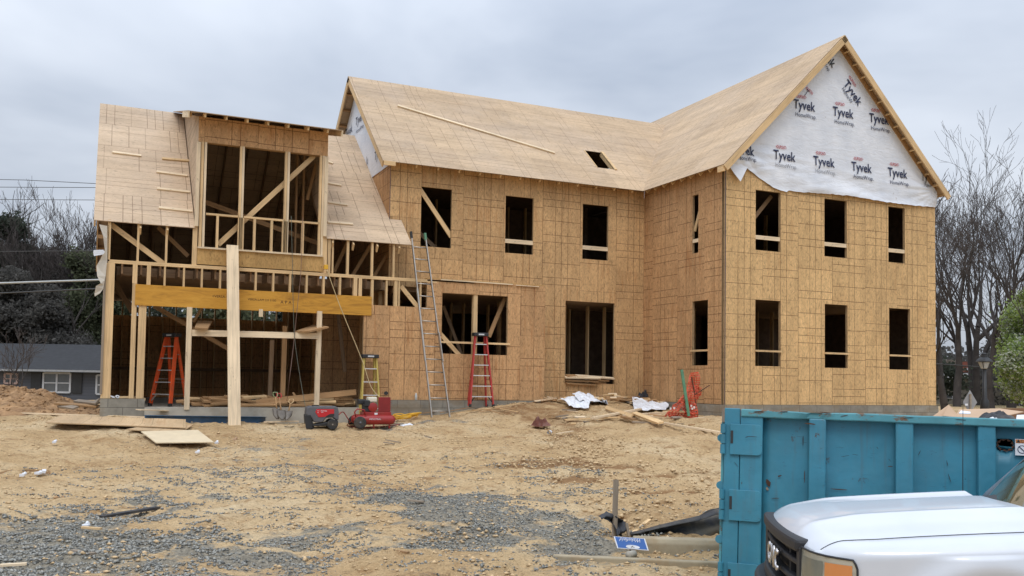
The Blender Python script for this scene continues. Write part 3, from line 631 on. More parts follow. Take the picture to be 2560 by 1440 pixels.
for k in range(12):
    x = XL+.05+k*.61
    for P, yy, nn in ((LR, le+.15, N3), (LRB, 12.0, N4)):
        if P is LR and DX0 < x < DX1: continue
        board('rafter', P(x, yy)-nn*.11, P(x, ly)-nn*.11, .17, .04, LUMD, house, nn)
# left end gable wall of the left wing (sheathed), back wall with an open band at head height
m = MB(); pts = [(YF+.02, 0), (LBACK, 0), (LBACK, LRB(0, LBACK).z-.12), (ly, lz-.12), (YF+.02, LR(0, YF).z-.1)]
m.quad([V((XL-.012, y, z)) for y, z in reversed(pts)], list(reversed(pts))); m.quad([V((XL+.0, y, z)) for y, z in pts], pts); m.quad([V((XL-.012, YF+.02, 0)), V((XL, YF+.02, 0)), V((XL, YF+.02, pts[-1][1])), V((XL-.012, YF+.02, pts[-1][1]))])
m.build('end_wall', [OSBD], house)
zb0, zb1 = atY(660, 802, LBACK).z, atY(660, 772, LBACK).z
wallmb((0, LBACK, 0), (1, 0, 0), (0, 1, 0), XL, XM, -.2, 3.95, [(XL+.1, XM-1.2, zb0, zb1+.35)], .012).build('back_wall', [OSBF, OSBF, OSBF], house)
for k in range(17):
    x = XL+.1+.4064*k; board('interior_stud', (x, LBACK-.1, -.15), (x, LBACK-.1, 2.85), .14, .042, LUM, house, (0, 1, 0))
board('interior_plate', (XL+.1, LBACK-.2, .72), (XM-.1, LBACK-.2, .72), .09, .04, LUMD, house)
# partition behind the right half of the bay, and inner wall along x
mb = MB(); mb.box((-9.2, 6.2, -.17), (XM-.02, 6.32, 2.85)); mb.build('partition', OSBF, house)
m = MB(); m.box((XM-.06, YM+.01, -.2), (XM-.02, LBACK-.2, 2.86)); m.build('partition', OSBF, house)
for k in range(12): board('interior_stud', (XM-.12, YM+.3+.6*k, -.15), (XM-.12, YM+.3+.6*k, 2.85), .1, .045, LUM, house, (1, 0, 0))
# diagonals inside the left bay
for a, b, Y in (((640, 930), (900, 1130), 9.), ):
    pass
def DB(x0, y0, x1, y1, Y, w=.13, mat=LUMO, nm='diagonal_brace', t=.036, wd=(0, 0, 1)): board(nm, atY(x0, y0, Y), atY(x1, y1, Y), w, t, mat, house, wd)
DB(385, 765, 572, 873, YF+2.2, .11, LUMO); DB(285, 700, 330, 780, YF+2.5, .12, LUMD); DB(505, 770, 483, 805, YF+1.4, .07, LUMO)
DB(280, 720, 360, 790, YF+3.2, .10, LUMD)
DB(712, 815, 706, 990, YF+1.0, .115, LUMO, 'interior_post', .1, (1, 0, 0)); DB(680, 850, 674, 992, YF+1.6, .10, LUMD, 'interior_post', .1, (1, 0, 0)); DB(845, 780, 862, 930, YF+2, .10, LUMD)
# second floor left: braces seen through the open knee wall and dormer
DB(278, 562, 412, 662, YF+.2, .12, LUM); DB(395, 568, 470, 640, YF+1.6, .1, LUMO); DB(870, 603, 835, 680, YF+1.2, .09, LUMO); DB(932, 605, 880, 690, YF+1.2, .09, LUMO); DB(982, 612, 935, 690, YF+1.2, .08, LUMO)
DB(512, 505, 800, 610, YF+1.9, .12, LUMO); DB(785, 390, 545, 612, YF+.19, .12, LUM)
DB(790, 410, 768, 500, YF+1.3, .08, LUMO); 
for xx in (-10.3, -10.12): board('interior_stud', (xx, YF+1.5, 3.1), (xx, YF+1.5, 6.3), .12, .045, LUMO, house, (0, 1, 0))
# main roof underside rafters visible at dormer: dark sloping rafters
# ---- dormer
dor_t = 6.34; SD = .268
DR = lambda x, y: V((x, y, lz+.03-(ly-y)*SD)); ND = V((0, -SD, 1)).normalized(); dey = 2.42
dx0, dx1 = -13.18, -9.58
dro = roofslab('dormer_roof', [DR(dx0, dey), DR(dx1, dey), DR(dx1, ly), DR(dx0, ly)], ND, None, uvf=lambda p: (p.x+20, p.y)).build('dormer_roof', [OSBL], house)
ztop = DR(0, YF).z-.10
wallmb((0, YF, 0), (1, 0, 0), (0, -1, 0), DX0, DX1, 5.99, ztop, [], .012, uo=3).build('dormer_wall', [OSBF, EDGE, OSBD], house)
board('header', (DX0+.05, YF+.08, 6.1), (DX1-.05, YF+.08, 6.1), .24, .09, LUMO, house)
for x, sg in ((DX0, -1), (DX1, 1)):
    pts = [(YF+.013, LR(0, YF).z-.02), (YF+.013, ztop), (ly-.05, DR(0, ly-.05).z-.03), (ly-.05, LR(0, ly-.05).z)]
    m = MB(); P = [V((x, y, z)) for y, z in pts]; P2 = [V((x+sg*-.012, y, z)) for y, z in pts]
    uv = [(y, z) for y, z in pts]
    m.quad(P if sg > 0 else list(reversed(P)), uv if sg > 0 else list(reversed(uv))); m.quad(P2, uv); m.quad([P[0], P[1], P2[1], P2[0]]); m.build('dormer_cheek', [OSBL], house)
for k in range(7):
    x = DX0+.15+k*.61*.75*1.03
    x = DX0+.10+k*(DX1-DX0-.2)/6
    board('rafter_tail', V((x, dey+.04, DR(0, dey+.04).z))-ND*.065, V((x, YF-.0, DR(0, YF).z))-ND*.065, .085, .042, LUM, house, ND)
    board('rafter', V((x, YF+.1, DR(0, YF+.1).z))-ND*.10, V((x, ly, DR(0, ly).z))-ND*.10, .15, .042, LUMD, house, ND)
for x in (dx0+.02, dx1-.02): board('rake_board', DR(x, dey)-ND*.085, DR(x, YF+1.2)-ND*.085, .14, .036, LUMP, house, ND)
board('sub_fascia', DR(dx0+.1, dey+.35)-ND*.08, DR(dx0+.1, YF+.3)-ND*.08, .1, .03, LUM, house, ND)
# dormer posts (front face), from pixel columns at mid height
def vpost(pxc, pyc, wpx, z0, z1, Y=YF, mat=LUM, depth=.09, nm='post', dy=0.0):
    a = atY(pxc-wpx/2, pyc, Y); b = atY(pxc+wpx/2, pyc, Y); x = (a.x+b.x)/2; w = b.x-a.x
    board(nm, (x, Y+dy+depth/2, z0), (x, Y+dy+depth/2, z1), w, depth, mat, house, (1, 0, 0))
for c, w, mt in ((503.5, 7, LUM), (511.5, 6, LUMP), (600.5, 5.5, LUM), (606.5, 5.5, LUMP), (714, 6, LUM), (720.5, 5.5, LUMP), (801, 5.5, LUM), (807.5, 5.0, LUMP)): vpost(c, 480, w, 3.52, 5.99, mat=mt)
vpost(494.5, 450, 10, LR(0, YF).z+.02, 5.97, Y=YF-.045, mat=LUMP, depth=.036, nm='trim_board'); vpost(815.5, 460, 9, LR(0, YF).z+.02, 5.97, Y=YF-.045, mat=LUMP, depth=.036, nm='trim_board')
zr = atY(560, 538, YF).z
for a, b in ((514.5, 597.5), (609.5, 711), (723.5, 798.5)):
    p = atY(a, 560, YF); q_ = atY(b, 560, YF); board('rail', (p.x, YF+.045, zr), (q_.x, YF+.045, zr), .045, .09, LUM, house)
for c in (543, 603, 636, 679, 712, 757): vpost(c, 590, 6 if c not in (603, 712) else 13, 3.52, zr-.02, mat=LUM, nm='short_stud')
board('sill_plate', (DX0+.05, YF+.02, 3.505), (DX1-.08, YF+.02, 3.505), .04, .15, LUMP, house)
zbt = atY(650, 682, YF).z
wallmb((0, YF-.012, 0), (1, 0, 0), (0, -1, 0), DX0+.05, DX1-.05, SF+.02, 3.485, [], .02, uo=3).build('sheathing_band', [OSBB, OSBB, OSBB], house)
# ---- front frame, ground floor
board('top_plate', (XL+.03, YF+.045, SF-.02), (FB-2.1, YF+.045, SF-.02), .038, .09, LUM, house); board('top_plate', (XL+.0, YF+.045, SF-.06), (-6.92, YF+.045, SF-.06), .038, .092, LUM, house)
bz0, bz1 = 2.10, 2.575
bx0, bx1 = atY(338, 735, YF).x, atY(901, 770, YF).x
bm_ = board('header_beam', (bx0, YF+.02, (bz0+bz1)/2), (bx1+.28, YF+.02, (bz0+bz1)/2+.0), bz1-bz0, .09, BEAM, house)
tz = bz0+.24
for c in (412, 460, 505, 551, 596, 640, 684, 726, 767.5, 810, 851): vpost(c, 690, 4.6, bz1, SF-.08, nm='cripple_stud', depth=.14)
vpost(372, 690, 10, bz1, SF-.08, nm='cripple_stud', depth=.14); vpost(889, 705, 9, bz1+.0, SF-.08, nm='cripple_stud', depth=.14)
vpost(901, 715, 8, bz1, SF-.08, mat=LUM, nm='cripple_stud', depth=.14)
for c, w in ((931, 6), (967, 4), (990, 8), (998, 4), (1052, 4), (1078, 10)): vpost(c, 735, w, 2.37, SF-.08, nm='cripple_stud', depth=.10, dy=.01)
DB(1002, 715, 1046, 770, YF+.1, .11, LUM)
vpost(269.5, 820, 25, .0, SF-.08, nm='corner_post', depth=.14); vpost(337, 700, 12, 2.602, SF-.08, nm='stud', depth=.14); vpost(332, 870, 12, 0, 2.6, nm='stud', depth=.14)
vpost(353, 880, 19, 0, bz0, mat=LUM, nm='jack_post', depth=.14, dy=.003)
for c, w in ((272, 8), (345, 5.5), (416, 5.5), (487, 12), (812, 13), (824, 7), (833, 4), (871, 5.5), (932, 5), (986, 4)): vpost(c, 620, w, SF, 4.0, nm='knee_stud', depth=.09, dy=.02)
for c in (347, 415, 829, 881, 941, 996):
    p = atY(c, 590, YF); board('rafter_heel', (p.x+.03, YF-.0, 3.78), (p.x+.03, YF+.1, 3.86), .18, .038, LUM, house)
# ---- sheathed front, right of the porch bay
fa = -8.84; f1 = -6.93
m = wallmb((0, YF, 0), (1, 0, 0), (0, -1, 0), fa, FB, 0, 3.12, [(fa, f1-.25, 2.37, 3.12), (-6.762, -4.886, 1.202, 2.777)], .085, uo=10.6)
m.build('front_wall', [OSBF, EDGE, OSBD], house)
mb = MB(); mb.box((f1-.25, YF+.01, 3.12), (FB, YM-.01, 3.14)); mb.build('bay_roof', OSBB, house)
mb = MB(); mb.box((FB-.13, YF+.152, 0), (FB-.002, YM-.002, 3.12)); mb.build('side_wall', OSBF, house)
mb = MB(); mb.box((fa, YF+.16, -.02), (FB-.15, YM, .0)); mb.build('floor_deck', OSBD, house)
vl = atY(1189, 810, YF); board('mullion', (vl.x, YF+.08, 1.202), (vl.x, YF+.08, 2.777), .115, .12, LUM, house, (1, 0, 0))
board('ledge_strip', atY(1102, 699, YF-.02), atY(1282, 711.5, YF-.02), .03, .04, LUMP, house); board('ledge_strip', atY(1290, 713, YF-.02), atY(1347, 717, YF-.02), .022, .04, LUMP, house)
board('window_brace', (-6.80, YF-.021, 1.50), (-4.82, YF-.021, 1.50), .05, .036, LUM, house)
DB(1101, 835, 1148, 888, YF+.1, .11, LUM); DB(1262, 745, 1222, 842, YF+.3, .11, LUMO); DB(1108, 765, 1155, 890, YF+1.4, .09, LUMD)
mb = MB(); mb.box((-5.9, YF+2.3, .0), (-5.2, YF+2.4, 2.1)); 
# lettering stencilled on the beam
def text(body, size, W, mat, parent, name='lettering', ext=.0005, fit=None, bend=None, bold=0, shear=0):
    cu = bpy.data.curves.new(name, 'FONT'); cu.body = body; cu.size = size; cu.align_x = 'CENTER'; cu.align_y = 'CENTER'; cu.extrude = 0; cu.offset = bold; cu.shear = shear; cu.resolution_u = 2
    tmp = bpy.data.objects.new('t', cu); COL.objects.link(tmp); dg = bpy.context.evaluated_depsgraph_get(); me = bpy.data.meshes.new_from_object(tmp.evaluated_get(dg))
    bpy.data.objects.remove(tmp); bpy.data.curves.remove(cu); me.name = name
    if fit:
        xs_ = [v.co.x for v in me.vertices]; k = fit/(max(xs_)-min(xs_)); c = (max(xs_)+min(xs_))/2
        for v in me.vertices: v.co.x = (v.co.x-c)*k
    if bend:
        inv = W.inverted()
        for v in me.vertices: v.co = inv @ bend(W @ v.co)
    me.materials.clear(); me.materials.append(mat); o = bpy.data.objects.new(name, me); link(o, parent, W); return o
def frame(O, X, Z): X = V(X).normalized(); Z = V(Z).normalized(); Y = Z.cross(X); W = Matrix((X, Y, Z)).transposed().to_4x4(); W.translation = V(O); return W
# local: x right, y up, z out of the surface
for (px, py, s, tx) in ((560, 742, .085, '<VERSA-LAM>'), (655, 750, .075, 'VERSA-LAM 2.0 3100'), (715, 756, .11, 'A P A'), (770, 757, .05, '- - ----- -- -----')):
    p = atY(px, py, YF-.0275); text(tx, s, frame(p, (1, 0, 0), (0, -1, 0)), STAMP, bm_)
# foundation
fo = MB()
def fbox(x0, x1, y0, z0, z1, d=.25):
    fo.quad([V((x0, y0, z0)), V((x1, y0, z0)), V((x1, y0, z1)), V((x0, y0, z1))], [(x0, z0), (x1, z0), (x1, z1), (x0, z1)])
    fo.quad([V((x0, y0, z1)), V((x1, y0, z1)), V((x1, y0+d, z1)), V((x0, y0+d, z1))], [(x0, 0), (x1, 0), (x1, .1), (x0, .1)])
    for x in (x0, x1): fo.quad([V((x, y0, z0)), V((x, y0+d, z0)), V((x, y0+d, z1)), V((x, y0, z1))], [(0, z0), (d, z0), (d, z1), (0, z1)])
fbox(-14.80, -13.88, YF-.06, -1.0, -.005, 2); fo.build('foundation', BLOCK, house); fo = MB(); fbox(fa-.02, FB+.03, YF-.05, -1.0, -.005, .9); fo.build('foundation', BLOCK, house); fo = MB(); fbox(FB+.03, 0, YM-.04, -1., -.06, .2); fo.build('foundation', BLOCK, house); fo = MB(); fbox(-.05, XR+.03, -.05, -1.0, -.005, .2)
for x0 in (-.05, XR+.03): fo.quad([V((x0, .152, -1)), V((x0, 11, -1)), V((x0, 11, -.005)), V((x0, .152, -.005))], [(0, -1), (11, -1), (11, 0), (0, 0)])
fo.build('foundation', BLOCK, house); fo = MB()
fo.quad([V((-14.80, YF+1.95, -1)), V((-14.80, 12.1, -1)), V((-14.80, 12.1, -.005)), V((-14.80, YF+1.95, -.005))], [(0, -1), (9, -1), (9, 0), (0, 0)])
fo.build('foundation', BLOCK, house)
mb = MB(); mb.box((-13.88, YF-.10, -.9), (fa-.02, LBACK-.2, -.20)); mb.build('porch_slab', CONC, house)
mb = MB(); mb.box((XL-.03, YF+.05, -.05), (-13.86, 5, .003)); mb.build('sill_plate', LUM, house)
# corner flashing tape (blue black line) at the outer corners
for x, y, z1 in ((0, 0, 6.1), (XM, YM, 6.2)): board('corner_tape', (x-.004, y-.004, 0 if x == 0 else 4.7), (x-.004, y-.004, z1), .010, .012, INK, house, (1, 0, 0))
# ---- house wrap on the front gable
def zbot(x):
    K = [(-.2, 6.28), (.02, 6.23), (.2, 6.2), (.45, 6.28), (.66, 6.22), (1.0, 6.06), (1.55, 5.80), (1.98, 5.72), (2.08, 5.79), (2.4, 5.77), (3.2, 5.81), (4.3, 5.83), (5.6, 5.79), (6.8, 5.80), (7.66, 5.84)]
    for (a, za), (b, zb) in zip(K, K[1:]):
        if x <= b: return za+(zb-za)*max(0, (x-a)/(b-a))
    return K[-1][1]
def wdisp(x, z):
    zb = zbot(x); low = max(0, 1-(z-zb)/1.0)
    sl = .085*low*(.5+.5*math.sin(z*9+x*1.1+2*nz(x*.5, z, 1.)))*low+.06*low*abs(nz(x*.4+z, z*1.8-x*.5, 1.7, 4))
    c = max(0, 1-math.hypot(x-7.6, z-6.3)/1.3); sl += .03*c*abs(math.sin(math.atan2(z-6.3, x-7.6)*11))
    c = max(0, 1-math.hypot(x-.3, z-6.5)/1.8); sl += .035*c*abs(math.sin(math.atan2(z-6.9, x-.1)*9))
    return .014+sl+.006*(1+nz(x, z, 1.3, 8))+.012*max(0, 1-abs(z-6.55-.12*math.sin(x*.8)-(x-3)*-.03)*9)*(1 if x > .8 else 0)
def wf(u, v):
    x = .012+u*(XR-.02); zt = RZ(x)-.05; zb = zbot(x)+.02*nz(x, 0, 6); z = zb+(zt-zb)*v
    return (x, -wdisp(x, z), z)
mb = MB(); mb.grid(wf, 170, 70)
wrap = mb.build('house_wrap', WRAP, house, smooth=True)
fl = MB()   # loose corner flap
fl.quad([(.02, -.06, 6.26), (.18, -.12, 6.02), (.35, -.16, 5.82), (.5, -.13, 6.05), (.66, -.07, 6.26), (.4, -.05, 6.36)])
fl.build('wrap_flap', WRAP, wrap)
def bendw(p): return V((p.x, -wdisp(p.x, p.z)-.018, p.z))
def T(px, py, body, fit, size, mat=INK, ang=0.0, fac=1):
    p = atY(px, py, -.02); X = V((math.cos(ang), 0, math.sin(ang))); text(body, size, frame(p, X, (0, -1, 0)), mat, wrap, fit=fit, bend=bendw, bold=(.006 if size > .3 else .0) if mat is not INKR else .002)
for (px, py) in ((1960, 391), (2059, 406), (2153, 420), (2243, 434), (2010, 265), (2107, 283), (2197, 299)):
    T(px, py, 'Tyvek', .77, .36, INK); T(px+4, py+25, 'HomeWrap.', .74, .17, INKG if py > 380 and px < 2100 else INK); T(px-8, py-22, '\u2022DUPONT\u2022', .36, .13, INKR)
    T(px+6, py+43, '\u2014 \u2014\u2014\u2014 \u2014\u2014', .5, .04, INKG); T(px+8, py+48, '\u2014\u2014 \u2014 \u2014', .38, .03, INKG)
T(1866, 379, 'vek', .46, .36); T(1864, 399, 'HomeWrap.', .60, .17); T(2309, 443, 'Ty', .24, .36, BLACK); T(2316, 464, 'Home', .27, .17, BLACK)
an = -.66
T(2131, 233, 'Tyvek', .80, .36, INK, an-.12); T(2117, 239, 'HomeW', .50, .17, INK, an-.16); T(2130, 204, '\u2022DUPONT\u2022', .37, .13, INKR, an-.16)
T(2077, 155, 'ek', .30, .36, BLACK, an); T(2066, 167, 'Wrap.', .32, .17, INK, an-.12); T(2022, 227, '\u2022DUPON', .28, .13, INKR, an+.1); T(2015, 233, 'T', .10, .3, INK, an)
# wrap on the left end gable
def wf2(u, v):
    y = YM+.01+u*(BACK-YM-.02); zt = mz(y)-.03; z = 6.2+(zt-6.2)*v if zt > 6.2 else zt
    return (XM-.012-.012*(1+nz(y, z, 1.5, 2)), y, z)
mb = MB(); mb.grid(wf2, 50, 30); wrap2 = mb.build('house_wrap', WRAP, house, smooth=True)
def T2(px, py, body, fit, size):
    p = atX(px, py, XM-.04); text(body, size, frame(p, (0, -1, 0), (-1, 0, 0)), INK, wrap2, fit=fit)
T2(898, 298, 'Tyvek', .80, .36); T2(899, 322, 'HomeWrap', .8, .17); T2(872, 328, 'Tyvek', .8, .36); T2(942, 388, 'Tyv', .45, .36); T2(918, 402, 'k', .15, .36)
# loose wrap hanging at the left corner
def hang(name, pts, mat, wid, parent=house):
    mb = MB(); 
    for (a, b) in zip(pts, pts[1:]):
        mb.quad([a[0], a[1], b[1], b[0]])
    return mb.build(name, mat, parent, solid=.004)
hy = YF-.05
hp = [((248, 561), (268, 565)), ((258, 590), (268, 595)), ((262, 625), (268, 630)), ((250, 650), (268, 650)), ((241, 665), (266, 668)), ((243, 690), (264, 690)), ((252, 708), (262, 700)), ((240, 715), (260, 712)), ((236, 735), (258, 722)), ((237, 741), (250, 733))]
hang('loose_wrap', [(atY(a[0], a[1], hy-.05*math.sin(i*1.3)), atY(b[0], b[1], hy)) for i, (a, b) in enumerate(hp)], plain("wrap_backside", (.55, .50, .42, 1), .6), 0)
hp = [((234, 625), (258, 624)), ((233, 632), (262, 630)), ((235, 640), (258, 636))]
hang('loose_wrap', [(atY(a[0], a[1], hy-.1), atY(b[0], b[1], hy-.08)) for i, (a, b) in enumerate(hp)], WRAP, 0)
board('edge_strip', atY(263, 660, YF-.03), atY(252, 985, YF-.03), .05, .02, LUMG, house, (1, 0, 0)); 
board('fly_panel', (X0+.2, 7.5, 4.3), (X0+.2, 7.5, 4.2), .3, .02, LUMO, house)
# roof cleats (short boards nailed across the sheathing)
for i, (x0, y0, x1, y1) in enumerate(((281, 382, 353, 391), (405, 398, 476, 404), (391, 431, 468, 441), (392, 473, 474, 482), (397, 521, 480, 530), (820, 406, 832, 410), (820, 459, 853, 465), (820, 507, 868, 514), (819, 557, 882, 562))):
    a = hitplane(x0, y0, LR(0, le), N3)+N3*.02; b = hitplane(x1, y1, LR(0, le), N3)+N3*.02
    board('roof_cleat', a, b, .085, .036, LUMP if i != 1 else LUM, house, V((0, 1, S3)))
# thin dark gap line along eaves of the main roof ends automatically; long loose board on the main roof
a = hitplane(994, 266, MR(0, ey), N1)+N1*.025; b = hitplane(1386, 384, MR(0, ey), N1)+N1*.025
tag(board('long_board', a, b, .09, .04, LUMP, None, V((0, 1, S1))), 'long pale board lying aslant on the main roof slope above the upper windows', 'board')
# ---------------------------------------------------------------- ladders
def bar(name, a, b, w, t, mat, parent, wd=(0, 0, 1)): return board(name, a, b, w, t, mat, parent, wd)
def step_ladder(loc, yaw, h, wb, wt, spread, n, mat, label, nm='step_ladder', lean=None, rear=True):
    """front feet at +-wb/2 on local y=0, top at local y=spread*.5 ; rear rails come down behind"""
    R = Matrix.Translation(V(loc)) @ Matrix.Rotation(yaw, 4, 'Z')
    if lean is not None: R = R @ Matrix.Rotation(lean, 4, 'X')
    t = thing(nm, loc, label, 'ladder', 'step ladders on the site'); P = lambda x, y, z: R @ V((x, y, z)); nY = (R.to_3x3() @ V((0, 1, 0)))
    ty = spread*.5; fy = lambda z: ty*z/h
    xh = lambda z: (wb+(wt-wb)*z/h)/2
    for s in (-1, 1):
        r = bar('rail', P(s*wb/2, 0, .02), P(s*wt/2, ty, h-.03), .095, .036, mat, t, nY)
        bar('foot', P(s*wb/2, -.01, .0), P(s*wb/2, -.01, .08), .10, .045, BLACK, t, nY)
        if rear:
            bar('rear_rail', P(s*wb*.40, spread, .02), P(s*wt*.38, ty+.03, h-.05), .075, .034, mat, t, nY); bar('foot', P(s*wb*.44, spread, 0), P(s*wb*.44, spread, .06), .07, .04, BLACK, t, nY)
    for i in range(n):
        z = h*(i+1)/(n+1); st = bar('step', P(-xh(z)+.015, fy(z), z), P(xh(z)-.015, fy(z), z), .085, .022, ALUW, t, nY)
        if rear and i % 1 == 0: bar('rear_brace', P(-wb*.44+(wb*.44-wt*.42)*z/h, spread+(ty-spread)*z/h, z), P(wb*.44-(wb*.44-wt*.42)*z/h, spread+(ty-spread)*z/h, z), .02, .015, ALU, t, nY)
    if rear:
        for z in (h*.38, h*.72):
            for s in (-1, 1): bar('spreader', P(s*xh(z), fy(z), z), P(s*xh(z)*.9, spread+(ty-spread)*z/h, z), .02, .006, ALU, t)
    for s in (-1, 1): bar('knee_brace', P(s*(wb/2-.02), .0, .12), P(s*(wb/2-.13), fy(h/(n+1)), h/(n+1)-.01), .03, .01, BLACK if mat is REDF else ALU, t)
    mb = MB(); mb.box((-wt/2-.05, ty-.10, h-.06), (wt/2+.05, ty+.12, h+.03), R); tp = mb.build('top_cap', BLACK, t, bevel=.012)
    mb = MB(); mb.box((-wt/4, ty-.103, h-.035), (wt/4, ty-.1, h+.0), R); mb.build('label_plate', ALUW, tp)
    return t, P
# red ladder, in front of the sheathed bay
a = GZ(*(G(1203, 1019).to_2d())); L0 = atY(1176, 1018, 2.42); L1 = atY(1232, 1018, 2.42); zt = atY(1196, 834, 2.5).z; zg = L0.z
mid = (L0+L1)/2; wb = (L1-L0).length
step_ladder((mid.x, 2.42, zg), -.10, zt-zg, wb, .30, .42, 6, REDF, 'tall red step ladder with white steps standing before the double window opening')
# orange folded ladder leaning inside the bay opening
oy = YF+.35; A = atY(400, 1014, oy); B = atY(462, 1010, oy); top = atY(447, 842, oy)
t, P = step_ladder((A.x+.02, oy+.30, -.20), -.80, 1.70, .60, .30, .62, 5, ORANGE, 'orange step ladder leaning in the left porch bay beside a pale post')
# yellow ladder
A = atY(903, 1000, YF-.3); B = atY(946, 1000, YF-.3); zt = atY(922, 889, YF-.25).z; zg = H((A.x+B.x)/2, YF-.3)
step_ladder(((A.x+B.x)/2+.0, YF-.40, zg), .02, zt-zg, .50, .32, .35, 4, YELF, 'small yellow step ladder with white steps in front of the strand board wall')
# aluminium extension ladder
ext = thing('extension_ladder', G(1100, 1043), 'long aluminium extension ladder leaning against the right end of the left wing roof eave', 'ladder')
yb = 1.75; Lb, Rb = atY(1079, 1043, yb), atY(1124, 1043, yb); yt = le-.03; Lt, Rt = atY(1029, 594, yt), atY(1064, 598, yt)
dL = (Lt-Lb).normalized(); nrm = (Lt-Lb).cross(Rb-Lb).normalized()
if nrm.y > 0: nrm = -nrm
for (p, q, s) in ((Lb, Lt, -1), (Rb, Rt, 1)):
    bar('rail', p, q, .062, .026, ALU, ext, nrm); 
    bar('end_cap', q-dL*.02, q+dL*.16, .07, .05, RUBBER if s < 0 else GREENP, ext, nrm)
off = nrm*-.055; w = (Rb-Lb).normalized()
bar('base_rail', Lb+(Lt-Lb)*.30+off*-1-w*.03, Lb+(Lt-Lb)*.70+off*-1-w*.03, .062, .026, ALU, ext, nrm); bar('base_rail', Rb+(Rt-Rb)*.30-off, Rb+(Rt-Rb)*.46-off, .05, .02, ALU, ext, nrm)
for i in range(14):
    f = (i+.45)/14.2; mb = MB(); mb.tube([Lb+(Lt-Lb)*f, Rb+(Rt-Rb)*f], .015, 8); mb.build('rung', ALU, ext, smooth=True)
# ---------------------------------------------------------------- lumber leaning / lying around
def lab(o, label, cat, group=None): return tag(o, label, cat, group)
# tall pale plank standing in front of the left wing
b0 = atY(586, 1064, 1.75); b1 = atY(581, 614, YF-.16)
lab(board('plank', b0, b1, .265, .075, LUMP, None, (1, 0, 0)), 'tall wide pale plank standing upright in front of the yellow beam and porch bay', 'plank')
# goal post scaffold
sc = thing('lumber_scaffold', atY(640, 1020, YF-.05), 'rough H shaped lumber scaffold of two uprights and a crossbar in the porch bay', 'scaffold')
def sp(a, b, Y, w, nm, t=.04, wd=(1, 0, 0), mat=LUMP, Y2=None): board(nm, atY(a[0], a[1], Y), atY(b[0], b[1], Y if Y2 is None else Y2), w, t, mat, sc, wd)
sp((466.5, 1024), (474, 768), YF-.08, .115, 'upright', .09); sp((791, 1012), (799, 778), YF-.08, .115, 'upright', .09); sp((480, 832), (795, 840), YF-.12, .145, 'crossbar', .038, (0, 0, 1)); 
sp((652, 773), (652, 792), YF-.02, .09, 'hanger', .04)
def flat(name, c, X, Y, th, mat, label, cat, group=None, parent=None):
    """flat sheet: corner points list (4) lifted by thickness"""
    mb = MB(); P = [V(p) for p in c]; n = (P[1]-P[0]).cross(P[3]-P[0]).normalized(); n = n if n.z > 0 else -n
    lu = (P[1]-P[0]).length; lv = (P[3]-P[0]).length; uv = [(0, 0), (lu, 0), (lu, lv), (0, lv)]
    T_ = [p+n*th for p in P]; mb.quad(T_, uv); mb.quad(list(reversed(P)), uv)
    for i in range(4): mb.quad([P[i], P[(i+1) % 4], T_[(i+1) % 4], T_[i]], [(0, 0)]*4)
    o = mb.build(name, mat, parent); return tag(o, label, cat, group)
def pl(y0, c, label):     # planks resting across the scaffold bar
    pts = [atY(p[0], p[1], p[2]) for p in c]; return flat('scaffold_plank', pts, 0, 0, .04, LUMO, label, 'plank', 'planks across the scaffold')
pl(0, ((486, 823, YF-.35), (519, 825, YF-.35), (531, 806, YF+.5), (493, 806, YF+.5)), 'short brown plank end on the left of the scaffold crossbar')
pl(0, ((738, 832, YF-.1), (775, 831, YF-.35), (822, 820, YF-.2), (785, 815, YF+.5)), 'brown plank end jutting over the right end of the scaffold crossbar')
# big OSB sheets on the ground
def gs(pts, dz, th, mat, label, name='board_sheet', group=None): return flat(name, [G(x, y, dz+.03) for x, y in pts], 0, 0, th, mat, label, 'board sheet', group)
gs(((150, 1053), (464, 1062), (464, 1084), (114, 1071)), .07, .02, SHEET, 'long strand board sheet lying flat on the sand at the left')
gs(((315, 1083), (450, 1092), (482, 1071), (400, 1066)), .03, .02, SHEET, 'strand board sheet half hidden under the longer one')
gs(((352, 1090), (494, 1086), (534, 1117), (390, 1119)), .045, .018, plain("plywood", (.66, .54, .36, 1), .7, var=.07), 'pale square plywood sheet on the sand, nearest of the flat sheets')
lab(board('board', G(12, 1038, .06), G(372, 1050, .06), .07, .03, LUMP, None, (0, 1, 0)), 'very thin long pale board on the ground left of the blue steel beam', 'board')
# blue steel beam and boards on it
p, q_ = G(362, 1056, .0), G(662, 1058, .0)
bb = thing('steel_beam', p, 'dark blue painted beam lying on the ground before the porch slab', 'beam')
board('web', p+V((0, 0, .07)), q_+V((0, 0, .07)), .14, .05, BLUEB, bb); board('flange', p+V((0, 0, .147)), q_+V((0, 0, .147)), .012, .17, BLUEB, bb); board('flange', p+V((0, 0, -.0)), q_+V((0, 0, .0)), .012, .17, BLUEB, bb)
SCR = 'scrap boards around the porch slab'
def gb(x0, y0, x1, y1, w, t, label, mat=LUM, name='board', z=.03, cat='board', group=None, wd=(0, 1, 0)):
    return lab(board(name, G(x0, y0, z+.035), G(x1, y1, z+.035), w, t, mat, None, wd), label, cat, group)
gb(345, 1048, 560, 1051, .14, .02, 'thin flat board on top of the left half of the blue beam', LUMP, z=.17, group=SCR); gb(420, 1042, 545, 1044, .14, .03, 'short stubby board behind the blue beam left of the tall plank', LUM, z=.17, group=SCR)
gb(560, 1050, 640, 1053, .12, .02, 'thin board end on the blue beam right of the tall plank', LUM, z=.17, group=SCR); gb(612, 1040, 676, 1044, .16, .06, 'stubby pale board behind the right end of the blue beam', LUMP, z=.12, group=SCR)
gb(662, 1062, 745, 1060, .07, .03, 'narrow pale board between the blue beam and the generator', LUMP, group=SCR)
